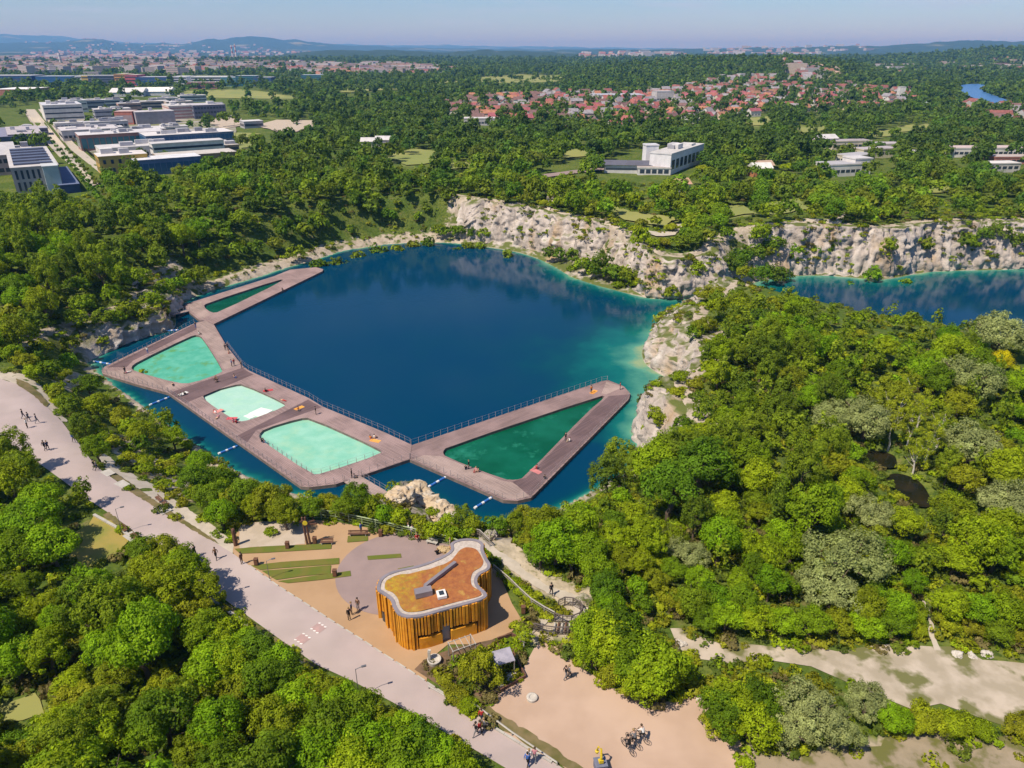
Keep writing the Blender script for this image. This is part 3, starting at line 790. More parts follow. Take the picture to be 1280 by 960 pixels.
DZ = WATER + .55
def dpoly(pts, n=0, z=DZ): return chaikin([at(px, py, z) for px, py in pts], n) if n else [at(px, py, z) for px, py in pts]
def ang_px(a, b, z=DZ):
    p, q = at(*a, z), at(*b, z); return math.atan2(q[1] - p[1], q[0] - p[0])
A1 = ang_px((210,490), (378,607)); A2 = ang_px((450,593), (753,476)); A3 = ang_px((127,463), (243,403))
M_dk = plank_mat('weathered_planks', (0.295, 0.209, 0.198), A1)
M_dk2 = plank_mat('weathered_planks_dark', (0.149, 0.100, 0.103), A1 + math.pi / 2)
M_dk3 = plank_mat('weathered_planks_arm', (0.243, 0.170, 0.162), A2)
M_dk4 = plank_mat('weathered_planks_pale', (0.331, 0.248, 0.222), A1)
M_side = surf('pontoon_side', (.20, .16, .14), (.14, .11, .10), 1.0)
M_steel = surf('dark_steel', (.16, .12, .10), (.11, .085, .075), 3, .5, metal=.3)
M_pool = {
 'triangle': water_mat('pool_turquoise', attr=False, c1=(.07, .34, .23), c2=(.11, .40, .28), rough=.08, nscale=.5),
 'pale': water_mat('pool_pale', attr=False, c1=(.31, .53, .43), c2=(.36, .56, .47), rough=.08, nscale=.4),
 'mint': water_mat('pool_mint', attr=False, c1=(.19, .46, .34), c2=(.26, .52, .40), rough=.08, nscale=.35),
 'green': water_mat('pool_green', attr=False, c1=(.002, .07, .035), c2=(.005, .105, .06), rough=.08, nscale=.16),
 'dark': water_mat('pool_dark_green', attr=False, c1=(.003, .065, .045), c2=(.006, .085, .06), rough=.08, nscale=.2),
}
# algae over the triangular pool's floor
def algae(m, col, lo, hi, scale):
    nt = m.node_tree; p = nt.nodes['Principled BSDF']; l = p.inputs['Base Color'].links[0].from_socket
    c = mixc(nt, l, col, noise_fac(nt, scale, lo, hi, 6, rough=.65)); nt.links.new(c, p.inputs['Base Color'])
algae(M_pool['triangle'], (.10, .27, .09), .56, .68, .28)
algae(M_pool['mint'], (.30, .50, .34), .50, .75, .3); algae(M_pool['pale'], (.36, .58, .42), .5, .75, .35)
algae(M_pool['green'], (.02, .19, .12), .56, .72, .2)

P1 = chaikin([at(*p, DZ) for p in [(163,459),(172,452),(236,421),(247,418),(254,423),(278,461),(277,466),(240,479),(222,479),(168,464)]], 1)
P2 = chaikin([at(*p, DZ) for p in [(253,494),(260,490),(293,481),(304,480),(355,503),(357,508),(312,525),(299,527),(288,522),(257,501)]], 1)
P3 = chaikin([at(*p, DZ) for p in [(323,544),(330,536),(374,523),(388,522),(475,561),(477,567),(402,592),(390,593),(325,549)]], 1)
P4 = chaikin([at(*p, DZ) for p in [(553,565),(558,559),(752,494),(757,496),(735,514),(655,597),(645,600),(629,599),(557,571)]], 1)
P5 = chaikin([at(*p, DZ) for p in [(254,383),(258,379),(350,349),(356,350),(274,390),(264,391)]], 1)
OUT_MAIN = dpoly([(128,467),(127,463),(131,458),(243,404),(257,400),(267,405),(283,432),(303,457),(311,463),(387,498),(403,508),(480,540),(515,556),(512,574),(450,595),(420,605),(386,609),(376,608),(210,491),(173,481),(140,471)])
OUT_ARM = dpoly([(515.3,556.2),(753,476),(760,475),(780,483),(788,492),(786,499),(673,613),(664,622),(647,626),(629,625),(512.3,574.2)])
OUT_UP = dpoly([(232,380),(343,345),(363,337),(395,334),(404,336.5),(403,339),(267.2,405),(257.2,400),(250,401),(233,387)])
jetty = thing('bathing_jetty', 'brown timber bathing jetty with five pools floating on the blue quarry lake', 'jetty', (*at(350, 520, WATER), WATER))
jl = Vector(jetty.location)
def jobj(name, mb, mats, parent=jetty):
    mb.v = [(x - jl.x, y - jl.y, z - jl.z) for x, y, z in mb.v]
    return mb.obj(name, mats, parent)
for outl, holes, mt, lab in ((OUT_MAIN, [P1, P2, P3], M_dk, 'wide deck around three pale pools'), (OUT_ARM, [P4], M_dk3, 'triangular deck around the deep green pool'), (OUT_UP, [P5], M_dk, 'narrow pointed deck around the dark strip pool')):
    mb = MB(); slab(mb, outl, WATER - .5, DZ, holes, 0, 1); o = jobj('deck', mb, [mt, M_side]); o['label'] = lab
# panels laid in another plank direction or tone, 8 mm proud
def panel(pts, mat, dz=.008):
    mb = MB(); P = [at(px, py, DZ) for px, py in pts]; slab(mb, P, DZ - .02, DZ + dz); jobj('deck_panel', mb, mat)
panel([(212,491),(303,459.5),(309,464),(317,468),(232,504)], M_dk2)
panel([(296,545),(385,499.5),(402,509),(320,538),(309,553)], M_dk2)
panel([(244,404.5),(257,401),(265,405),(281,432),(300,456),(281,462),(256,422),(247,416)], M_dk4)
panel([(129,466.5),(134,464),(160,462),(222,480.5),(233,481),(210,489.5),(173,480)], M_dk4)
panel([(134,459),(243,405),(249,410),(166,451),(158,459)], M_dk2, .006)
panel([(758,476.5),(779,484),(758,493),(752,491.5)], M_dk4)
panel([(663,620),(784,499),(787,493),(761,495),(739,515),(658,597),(640,602)], M_dk2)
panel([(516,574),(530,569),(551,570),(628,601),(642,603),(661,620),(648,624.5),(630,623)], M_dk4)
panel([(234,381),(252,376),(252,383),(263,393),(252,399),(236,387)], M_dk4)
# pool water lies in the openings of the deck
for nm, P, dz in (('triangle', P1, .10), ('pale', P2, .18), ('mint', P3, .12), ('green', P4, .06), ('dark', P5, .06)):
    V, T = tri_poly(P); me = np_mesh('pool_water', np.c_[V, np.full(len(V), WATER + dz)], T); struct('pool_water', me, M_pool[nm])
mb = MB()
for q in ([(310,515),(326,507.5),(341,511),(325,519.5)], [(304,518),(311,515.5),(319,519),(312,521.5)]): slab(mb, [at(px, py, DZ) for px, py in q], WATER + .02, WATER + .26)
jobj('bathing_platform', mb, surf('white_plastic', (.72, .76, .70), (.66, .72, .66), .8, .6))
def railing(pts, h=1.05, sp=1.4, rails=(1.03, .55), z=DZ, inset=.15, rad=.03, base=None, mat=None, parent=jetty, name='railing'):
    P = [Vector((*at(px, py, z), z)) for px, py in pts] if base is None else base
    mb = MB()
    for a, b in zip(P, P[1:]):
        n = max(1, round((b - a).length / sp))
        for k in range(n + (b is P[-1])):
            p = a.lerp(b, k / n); mb.box(p.x - rad, p.x + rad, p.y - rad, p.y + rad, p.z, p.z + h)
        for r in rails: mb.tube([a + Vector((0, 0, r)), b + Vector((0, 0, r))], rad * .4, 4)
    if parent is jetty: return jobj(name, mb, mat or M_steel)
    return mb.obj(name, mat or M_steel, parent)
M_rail = surf('railing_steel', (.36, .31, .32), (.28, .24, .25), 2, .6)
railing([(285,432),(303,456),(311,462),(387,497),(403,507),(480,539),(513,555)], mat=M_rail)
railing([(514,556.5),(752,477),(759,476)], mat=M_rail)
railing([(513,573),(628,624),(646,625),(663,621)], mat=M_rail)
railing([(665,620.5),(673,612),(785,499),(786,494)], mat=M_rail)
railing([(512,573.5),(452,593.5)], mat=M_rail)
railing([(429,601),(418,604.5),(386,608),(377,607),(211,490.5)], mat=M_rail)
railing([(210,490),(173,480),(140,470),(129,466)], mat=M_rail)
railing([(129,463),(243,404.5)], mat=M_rail)
railing([(325,549.5),(390,594),(402,593),(477,568)], mat=M_rail, h=.9)
# gangways to the shore
def gangway(a, b, w, za, zb, label):
    pa, pb = Vector((*at(*a, za), za)), Vector((*at(*b, zb), zb))
    t = thing('gangway', label, 'gangway', tuple(pa))
    d = (pb - pa); u = d.normalized(); nn = Vector((-u.y, u.x, 0)).normalized() * w / 2
    mb = MB(); q = [nn * 1, nn * -1, d - nn, d + nn]; dn = Vector((0, 0, -.18))
    mb.quad(*[tuple(x) for x in (q[0], q[1], q[2], q[3])]); mb.quad(*[tuple(x + dn) for x in (q[0], q[3], q[2], q[1])])
    for i in range(4): mb.quad(tuple(q[i]), tuple(q[i] + dn), tuple(q[(i + 1) % 4] + dn), tuple(q[(i + 1) % 4]))
    mb.obj('walkway', M_dk4, t)
    for sgn in (-1, 1):
        railing(None, base=[nn * sgn * .93, d + nn * sgn * .93], parent=t, mat=M_rail, sp=1.6)
gangway((440,598), (480,622), 2.6, DZ + .03, DZ + 1.1, 'pale timber gangway from the wide deck to the rocky near shore')
gangway((235,388), (213,393), 1.4, DZ + .03, DZ + .8, 'narrow gangway from the pointed deck to the shaded cliff')
M_blue = surf('blue_float', (.03, .13, .42), (.05, .18, .5), 3, .5)
M_wfloat = surf('white_float', (.75, .76, .76), (.65, .66, .68), 3, .5)
for a, b, lab in (((524,616),(559,596),'blue and white float line between the rock outcrop and the triangular deck'), ((593,636),(617,621),'short blue and white float line in front of the rounded deck corner'),
                  ((187,507),(212,497),'blue and white float line beside the first pale deck'), ((273,568),(297,558),'blue and white float line below the darker deck band'),
                  ((117,452),(142,456.5),'white float line off the blunt tip of the jetty'), ((208,414),(224,413),'white float line between the dark cliff and the pointed deck')):
    pa, pb = Vector((*at(*a, WATER), WATER)), Vector((*at(*b, WATER), WATER))
    d = pb - pa; n = max(8, int(d.length / .55)); mb1 = MB()
    for k in range(n):
        s_, e_ = d * (k / n), d * ((k + .9) / n)
        mb1.tube([s_ + Vector((0, 0, .1)), e_ + Vector((0, 0, .1))], .2, 8, mi=0 if k % 3 else 1)
    mb1.tube([Vector((0, 0, .1)), d + Vector((0, 0, .1))], .05, 5, mi=1)
    t = mb1.obj('float_line', [M_blue, M_wfloat], None, tuple(pa)); tag(t, lab, 'float line')

# ================================================================== timber pavilion with a green roof
PZ = 3.9
def z6(x, y): return (280 + x / 3.048, 620 + y / 3.048)
OUTL = [(581,345),(592,318),(618,297),(665,280),(740,264),(800,243),(843,222),(862,205),(862,182),(890,167),(930,162),(968,167),(990,183),(990,205),(1004,238),(1017,262),(1008,284),(978,300),(966,322),(976,346),(998,366),(1002,384),(975,400),(905,420),(830,440),(760,460),(700,465),(662,452),(642,425),(632,398),(605,376),(583,362)]
INL = [(612,345),(620,325),(660,303),(740,290),(815,268),(862,247),(885,222),(903,204),(930,197),(960,204),(978,228),(988,252),(978,272),(950,290),(940,318),(948,345),(975,362),(980,377),(955,388),(890,403),(820,422),(745,440),(695,441),(672,420),(662,390),(642,368),(618,358)]
OW = smooth_closed([at(*z6(*p), PZ) for p in OUTL], 5)
IW = smooth_closed([at(*z6(*p), PZ) for p in INL], 5)
oc = np.array(OW); pcx, pcy = oc.mean(0)
pav = thing('timber_pavilion', 'wavy pavilion of upright orange timber fins with a planted flat roof', 'pavilion', (pcx, pcy, 0))
def local(ps): return [(x - pcx, y - pcy) for x, y in ps]
def offset(ps, d):
    a = np.array(ps); t = np.roll(a, -1, 0) - np.roll(a, 1, 0); n = np.stack([t[:, 1], -t[:, 0]], 1); n /= np.linalg.norm(n, axis=1, keepdims=True)
    area = .5 * np.sum(a[:, 0] * np.roll(a[:, 1], -1) - np.roll(a[:, 0], -1) * a[:, 1])
    if area < 0: n = -n
    return [tuple(q) for q in a + n * d]
OL, IL = local(OW), local(IW)
M_fin = surf('orange_timber', (0.651, 0.277, 0.016), (0.493, 0.189, 0.012), 1.2, .65, .2, 10, (0.704, 0.326, 0.026), .6)
M_dark = surf('dark_board', (.035, .025, .018), (.05, .03, .02), 1)
M_glass, _g, _p = new_mat('dark_glass'); _p.inputs['Base Color'].default_value = (.03, .04, .05, 1); _p.inputs['Roughness'].default_value = .08
M_metal = surf('grey_roof_metal', (0.264, 0.232, 0.248), (0.224, 0.200, 0.216), .8, .55, metal=.2)
M_gravel = surf('pale_roof_gravel', (0.480, 0.416, 0.360), (0.384, 0.328, 0.280), 4, .95)
m, nt, p = new_mat('sedum_roof')
tc = N(nt, 'ShaderNodeTexCoord'); mp = N(nt, 'ShaderNodeSeparateXYZ'); nt.links.new(tc.outputs['Object'], mp.inputs[0])
ma = N(nt, 'ShaderNodeMath', operation='MULTIPLY_ADD'); nt.links.new(noise_fac(nt, .45, .2, .8, 4), ma.inputs[0]); ma.inputs[1].default_value = 8.0; nt.links.new(mp.outputs[0], ma.inputs[2])
mr = N(nt, 'ShaderNodeMapRange'); mr.inputs[1].default_value = -1.2; mr.inputs[2].default_value = 3.8; nt.links.new(ma.outputs[0], mr.inputs[0])
ye = mixc(nt, (.40, .29, .010), (.30, .13, .018), noise_fac(nt, 1.6, .38, .60, 6, rough=.7)); ye = mixc(nt, ye, (.20, .21, .02), noise_fac(nt, 2.6, .55, .68, 5))
bn = mixc(nt, (.34, .125, .032), (.24, .075, .024), noise_fac(nt, 2.2, .38, .62, 6, rough=.7)); bn = mixc(nt, bn, (.40, .23, .05), noise_fac(nt, 1.1, .58, .7, 5))
nt.links.new(mixc(nt, ye, bn, mr.outputs[0]), p.inputs['Base Color']); p.inputs['Roughness'].default_value = .95
b = N(nt, 'ShaderNodeBump'); b.inputs['Strength'].default_value = .8; n = N(nt, 'ShaderNodeTexNoise'); n.inputs['Scale'].default_value = 9; nt.links.new(tc.outputs['Object'], n.inputs['Vector']); nt.links.new(n.outputs['Fac'], b.inputs['Height']); nt.links.new(b.outputs[0], p.inputs['Normal'])
M_sedum = m
WALL = offset(OL, -.42)
mb = MB(); slab(mb, WALL, 0, PZ - .35); mb.obj('wall', M_dark, pav)
mb = MB(); slab(mb, offset(OL, -.04), PZ - .12, PZ + .06, [offset(OL, -.36)]); rf = mb.obj('roof_edge', M_metal, pav)
mb = MB(); slab(mb, offset(OL, -.365), PZ - .34, PZ - .01, [IL]); mb.obj('gravel_strip', M_gravel, pav)
V, T = tri_poly(IL, grid=.35); me = np_mesh('planted_roof', np.c_[V, PZ + .03 + .07 * fbm(V[:, 0] * 1.5, V[:, 1] * 1.5, 0 * V[:, 0], 3)], T, smooth=True); link('planted_roof', me, M_sedum, pav)
# duct and hatch
def lp(x, y, z=PZ): q = at(*z6(x, y), z); return Vector((q[0] - pcx, q[1] - pcy, 0))
a, b2 = lp(882, 262), lp(766, 352)
def beam(mb, a, b, w, z0, z1):
    u = (b - a).normalized(); n = Vector((-u.y, u.x, 0)) * w / 2
    c = [a - n, b - n, b + n, a + n]; k = len(mb.v)
    for z in (z0, z1): mb.v += [(q.x, q.y, z) for q in c]
    mb.f += [(k, k + 1, k + 5, k + 4), (k + 1, k + 2, k + 6, k + 5), (k + 2, k + 3, k + 7, k + 6), (k + 3, k, k + 4, k + 7), (k + 4, k + 5, k + 6, k + 7), (k, k + 3, k + 2, k + 1)]; mb.mi += [0] * 6
mb = MB(); beam(mb, a, b2, .34, PZ + .06, PZ + .42); beam(mb, lp(768, 352), lp(763, 368), .3, PZ + .06, PZ + .40); mb.obj('roof_duct', M_metal, pav)
mb = MB(); beam(mb, lp(728, 384), lp(792, 370), .8, PZ + .06, PZ + .62); mb.obj('vent_box', M_metal, pav)
mb = MB(); beam(mb, lp(812, 385), lp(846, 378), .95, PZ + .06, PZ + .36); ht = mb.obj('roof_hatch', M_white, pav)
mb = MB(); beam(mb, lp(820, 383), lp(838, 379), .55, PZ + .362, PZ + .40); mb.obj('glazing', M_glass, ht)
# fins round the outline; shorter above the openings
per = np.array(OL + OL[:1]); seg = np.hypot(*np.diff(per, axis=0).T); Ls = np.r_[0, np.cumsum(seg)]
nf = int(Ls[-1] / .30)
area_ = -.5 * sum(OL[i][0] * OL[(i + 1) % len(OL)][1] - OL[(i + 1) % len(OL)][0] * OL[i][1] for i in range(len(OL)))
def s_of(px, py):
    q = at(px, py, 0); i = np.argmin((oc[:, 0] - q[0]) ** 2 + (oc[:, 1] - q[1]) ** 2); return Ls[i]
op = []       # openings along the outline: (s0, s1, kind)
for (p0, p1, kd) in ((z6(738,577), z6(828,555), 'counter'), (z6(829,554), z6(862,546), 'door'), (z6(864,545), z6(956,512), 'counter'), (z6(592,466), z6(622,490), 'glass')):
    a_, b_ = sorted((s_of(*p0), s_of(*p1)))
    if kd == 'glass': m_ = s_of(*z6(607, 480)); a_, b_ = m_ - .5, m_ + .5
    op.append((a_, b_, kd))
mb = MB(); cnt = [MB() for _ in op]
rr = random.Random(3)
for k in range(nf):
    s0 = Ls[-1] * k / nf
    x = np.interp(s0, Ls, per[:, 0]); y = np.interp(s0, Ls, per[:, 1])
    x2 = np.interp((s0 + .1) % Ls[-1], Ls, per[:, 0]); y2 = np.interp((s0 + .1) % Ls[-1], Ls, per[:, 1])
    an = math.atan2(y2 - y, x2 - x)
    Mx = Matrix.Translation((x, y, 0)) @ Matrix.Rotation(an, 4, 'Z')
    w = rr.choice((.17, .19, .21, .23)); dp = rr.choice((.10, .16, .22)); zb = 0.02
    for (s_a, s_b, kd) in op:
        if s_a <= s0 <= s_b: zb = 1.7 if kd != 'door' else 2.0
    mb.box(-w / 2, w / 2, -.22 if area_ > 0 else -.02 - (dp - .16), .02 + (dp - .16) if area_ > 0 else .22, zb, PZ - .02 - rr.choice((0, .02, .04)), M=Mx)
fins = mb.obj('timber_fins', M_fin, pav)
def arc(s0, s1, off, n=8):
    ps = offset(OL, off); q = np.array(ps + ps[:1]); ss = np.linspace(s0, s1, n)
    return [(np.interp(s, Ls, q[:, 0]), np.interp(s, Ls, q[:, 1])) for s in ss]
def curved(s0, s1, o0, o1, z0, z1, n=8):
    mb = MB(); A, B = arc(s0, s1, o0, n), arc(s0, s1, o1, n)
    slab(mb, A + B[::-1], z0, z1); return mb
for (s0, s1, kd) in op:
    if kd == 'counter': curved(s0 + .05, s1 - .05, -.30, -.02, .02, 1.3, 10).obj('counter_panel', M_fin, pav)
    elif kd == 'glass': curved(s0, s1, -.40, -.30, .02, 1.84).obj('glass_door', M_glass, pav)
    else: curved(s0, s1, -.40, -.34, .02, 2.0).obj('doorway', surf('grey_door', (.28, .30, .34), (.22, .24, .28), 1, .5), pav)

# ================================================================== buildings
_mc = {}
def cm(col, rough=.8, var=.08, metal=0):
    k = (tuple(round(c, 3) for c in col), rough, metal)
    if k not in _mc:
        _mc[k] = surf('facade', col, tuple(c * (1 - var * 2) for c in col), .35, rough, metal=metal)
    return _mc[k]
GLS, _g, _p = new_mat('window_glass'); _p.inputs['Base Color'].default_value = (.035, .05, .075, 1); _p.inputs['Roughness'].default_value = .12
GBLU, _g, _p = new_mat('blue_glazing'); _p.inputs['Base Color'].default_value = (.03, .10, .22, 1); _p.inputs['Roughness'].default_value = .15
GTEAL, _g, _p = new_mat('teal_glazing'); _p.inputs['Base Color'].default_value = (.05, .16, .19, 1); _p.inputs['Roughness'].default_value = .15
AV = math.atan2(.56, .83)
FOOT = []        # footprints that trees keep out of
def building(name, label, cat, px, py, w, d, h, wall, roof, floors=0, ang=AV, win=GLS, pane=1.8, gap=.5, zg=None, units=0, sides='fl', wh=None, parapet=.5, group=None, band_h=1.5, solid=False, loc=None, roof_kind='flat', ridge=2.5):
    """box building: front-left corner stands under the pixel, front runs along ang, depth goes away from it"""
    if loc is None:
        x, y, z = (*at(px, py, zg), zg) if zg is not None else ground(px, py)
    else: x, y, z = loc
    t = thing(name, label, cat, (x, y, z - .4), ang, group)
    c, s = math.cos(ang), math.sin(ang)
    FOOT.append([(x + c * a - s * b, y + s * a + c * b) for a, b in ((-1.5, -1.5), (w + 1.5, -1.5), (w + 1.5, d + 1.5), (-1.5, d + 1.5))])
    h = h + .4
    mb = MB(); mb.box(0, w, 0, d, 0, h, skip=('b',)); mb.obj('wall', cm(wall), t)
    mb = MB()
    if roof_kind == 'flat':
        mb.box(-.15, w + .15, -.15, d + .15, h + .01, h + parapet, mi=1, skip=('t',))
        mb.quad((-.15, -.15, h + parapet * .99), (w + .15, -.15, h + parapet * .99), (w + .15, d + .15, h + parapet * .99), (-.15, d + .15, h + parapet * .99))
    else:
        o = .5
        mb.quad((-o, -o, h), (w + o, -o, h), (w + o, d / 2, h + ridge), (-o, d / 2, h + ridge)); mb.quad((w + o, d + o, h), (-o, d + o, h), (-o, d / 2, h + ridge), (w + o, d / 2, h + ridge))
        mb.quad((-o, d + o, h), (-o, -o, h), (-o, d / 2, h + ridge)); mb.quad((w + o, -o, h), (w + o, d + o, h), (w + o, d / 2, h + ridge))
    r = mb.obj('roof', [cm(roof), cm(tuple(c * .9 for c in wall))], t)
    rr = random.Random(int(px * 7 + py * 13 + w))
    for k in range(units):
        ux, uy = rr.uniform(.1, .75) * w, rr.uniform(.1, .8) * d; uw, ud = rr.uniform(1.2, min(6, w * .25) + 1.3), rr.uniform(1.2, min(6, d * .25) + 1.3)
        mb = MB(); mb.box(ux, ux + uw, uy, uy + ud, h + parapet, h + parapet + rr.uniform(.6, 2.0)); mb.obj('roof_unit', cm(rr.choice(((.45, .44, .46), (.3, .3, .33), (.6, .58, .57)))), r)
    fl = (h - .9) / max(floors, 1)
    for f in range(floors):
        z0 = .9 + f * fl + (fl - band_h) * .4; z1 = z0 + band_h
        for sd_ in sides:
            mb = MB()
            L = {'f': w, 'k': w, 'l': d, 'r': d}[sd_]
            n = max(1, int((L - 1) / (pane + gap))); st = (L - 1) / n
            if solid: n, st, pp = 1, L - 1, L - 1
            else: pp = min(pane, st * .85)
            for k in range(n):
                a0 = .5 + k * st + (st - pp) / 2; a1 = a0 + pp
                if sd_ == 'f': mb.box(a0, a1, -.06, .1, z0, z1)
                elif sd_ == 'k': mb.box(a0, a1, d - .1, d + .06, z0, z1)
                elif sd_ == 'l': mb.box(-.06, .1, a0, a1, z0, z1)
                else: mb.box(w - .1, w + .06, a0, a1, z0, z1)
            mb.obj('window_band', win, t)
    return t
W_ = (.66, .63, .60); PG = (.52, .50, .50); MG = (.38, .37, .39); DG = (.16, .17, .20)
# --- campus
b = building('office_building', 'grey campus block with upright fins and rows of solar panels on its long roof', 'office building', 22, 243, 14, 62, 8.2, (.36,.33,.34), (.50,.47,.46), 2, pane=.7, gap=.9, band_h=2.9, units=0)
for k in range(6):
    mb = MB(); mb.box(1.2, 12.6, 5 + k * 9, 8.6 + k * 9, 9.15, 9.7); mb.obj('solar_panel_row', cm((.10,.11,.16), .4), b)
building('stair_block', 'pale teal end block beside the grey campus block with fins', 'building', 62, 243, 4.5, 16, 8.8, (.42,.50,.52), (.5,.52,.53), 0)
building('low_wing', 'low dark blue wing between the grey campus block and the avenue', 'building', 77, 243, 6, 48, 2.6, (.06,.09,.20), (.13,.16,.26), 0)
building('office_building', 'pinkish block at the image edge behind the grey campus block', 'office building', -30, 222, 15, 50, 7, (.45,.36,.35), (.48,.46,.47), 2)
building('office_building', 'dark campus block with a pale roof across the avenue from the white block', 'office building', 14, 184, 16, 52, 6, (.15,.15,.19), (.42,.38,.40), 2, units=3)
building('low_hall', 'navy low hall at the photo edge above the pinkish block', 'hall', -24, 186, 18, 60, 5, (.10,.12,.20), (.22,.22,.30), 1)
building('institute_building', 'ochre institute with white roof and a blue glazed wing', 'institute', 128, 220, 17, 13, 6.6, (.50,.34,.09), (.60,.56,.54), 2, units=2, pane=1.0, gap=1.6)
building('glazed_wing', 'blue glazed wing of the ochre institute with white canopy roof', 'building', 172, 221, 24, 11, 5.5, (.10,.16,.30), (.60,.60,.62), 1, win=GBLU, band_h=3.2, gap=.2)
building('institute_building', 'long white building with square openings behind the ochre institute', 'institute', 128, 204, 46, 15, 5.5, W_, PG, 1, units=4, pane=1.2, gap=1.6)
building('institute_building', 'stepped white and brown block right of the glazed wing', 'institute', 202, 214, 30, 13, 5.0, (.36,.25,.15), (.50,.46,.42), 1, pane=2.4)
building('institute_building', 'white bar with long window strips above the brown block', 'institute', 194, 201, 30, 8, 6.5, W_, PG, 2, solid=True, band_h=.9)
building('research_building', 'teal glazed building with a red brown end wall in mid campus', 'research building', 103, 190, 40, 18, 7.5, (.32,.18,.15), (.55,.53,.54), 1, win=GTEAL, band_h=5, gap=.25, units=5, pane=2.4)
building('research_building', 'broad grey roofed hall beside the teal glazed building', 'hall', 80, 178, 30, 26, 6, PG, (.53,.50,.51), 1, units=5)
building('research_building', 'blue glazed building with busy white roof at the campus edge', 'research building', 186, 190, 42, 20, 7, (.10,.16,.26), (.60,.57,.56), 2, win=GBLU, band_h=2.2, gap=.2, units=8)
building('lecture_hall', 'mauve grey hall with a red framed end wall', 'hall', 172, 157, 26, 16, 8.5, (.34,.31,.34), (.50,.47,.48), 0, units=1)
building('lecture_hall', 'red square end wall block of the mauve hall', 'hall', 146, 157, 12, 14, 9, (.48,.18,.14), (.5,.4,.38), 1, ang=AV - .45, solid=True, band_h=5, win=cm((.35,.27,.29)))
building('faculty_building', 'tall white stepped block with window strips beside the avenue', 'faculty building', 58, 152, 26, 40, 11, W_, (.52,.52,.56), 3, solid=True, band_h=1.0, units=9, sides='f')
building('faculty_building', 'white low block at the foot of the tall white stepped block', 'faculty building', 70, 163, 18, 10, 4, W_, PG, 1, units=2)
building('faculty_building', 'grey laboratory roof full of machinery behind the grey hall', 'laboratory', 108, 163, 26, 12, 4.5, (.45,.44,.47), (.42,.41,.43), 1, units=9)
building('faculty_building', 'white banded building with pink strips right of the mauve hall', 'faculty building', 214, 150, 17, 28, 9.5, (.64,.56,.50), PG, 4, solid=True, band_h=.9, win=cm((.42,.22,.20)), units=3)
building('faculty_building', 'dark grey block with pale piers at the end of the campus', 'faculty building', 244, 150, 24, 26, 10, (.17,.17,.22), (.45,.43,.46), 3, units=3)
for (px, py, w, d, h, wl, lab) in ((98,137,22,14,7,MG,'grey glazed block behind the tall white stepped block'), (128,134,24,14,6,W_,'white roofed block behind the grey glazed block'), (150,141,18,12,7,(.52,.32,.28),'pink banded block in front of the campus trees'),
        (168,137,30,16,6,(.56,.42,.34),'sand coloured block behind the mauve hall'), (192,132,24,14,6,PG,'pale grey block at the back of the campus'), (226,128,26,12,6,W_,'white block at the back corner of the campus')):
    building('faculty_building', lab, 'faculty building', px, py, w, d, h, wl, PG, 2, units=4, solid=True, band_h=1.1)
for (px, py, w, d, h, wl, rf, lab) in ((112,171,20,10,4.5,W_,(.58,.56,.56),'white flat block squeezed between the grey hall and the laboratory'), (150,176,26,12,5,(.40,.36,.38),(.56,.54,.54),'grey flat block behind the teal glazed building'),
        (190,170,22,10,4.5,W_,PG,'white low block in front of the mauve hall'), (232,186,16,16,6,(.30,.16,.13),(.50,.46,.44),'brick end block of the blue glazed building'), (262,197,14,10,4.5,(.42,.30,.20),(.5,.46,.42),'tan end block behind the brown block'),
        (120,149,26,14,6.5,(.36,.36,.40),PG,'slate grey block behind the laboratory roof'), (78,141,20,16,9,W_,(.5,.5,.53),'white tower block at the head of the avenue'), (210,139,22,12,7,(.50,.40,.34),PG,'sandy block behind the white banded building'), (20,171,18,14,4,(.2,.2,.26),(.40,.38,.42),'slate low block left of the avenue'), (-2,207,14,18,5,(.4,.34,.34),(.46,.43,.44),'small pinkish block behind the grey campus block')):
    building('faculty_building', lab, 'faculty building', px, py, w, d, h, wl, rf, 2, units=5, solid=True, band_h=.9)
sheet('campus_paving', gpoly([(62,148),(290,146),(296,165),(290,206),(215,214),(135,224)], 0), surf('campus_paving', (.30,.275,.24), (.17,.18,.08), .06, .95), .35, 12)
building('site_hall', 'small grey barrel of a hall beside the bare sand lot', 'hall', 306, 161, 13, 11, 4.2, (.42,.40,.42), (.60,.58,.58), 1, solid=True)
for (px, py, w, d, lab) in ((137,121,36,42,'grey white tent hall left of the white tent hall'), (166,120,42,46,'bright white tent hall beside the yellow meadow')):
    building('tent_hall', lab, 'hall', px, py, w, d, 4.5, (.6,.6,.62), (.62,.61,.60) if px < 150 else (.78,.77,.74), 0, roof_kind='gable', ridge=4, ang=.25)
building('tent_hall', 'white roofed hall with red base at the photo edge', 'hall', -8, 122, 38, 50, 8, (.42,.18,.12), (.74,.74,.74), 0, ang=.1)
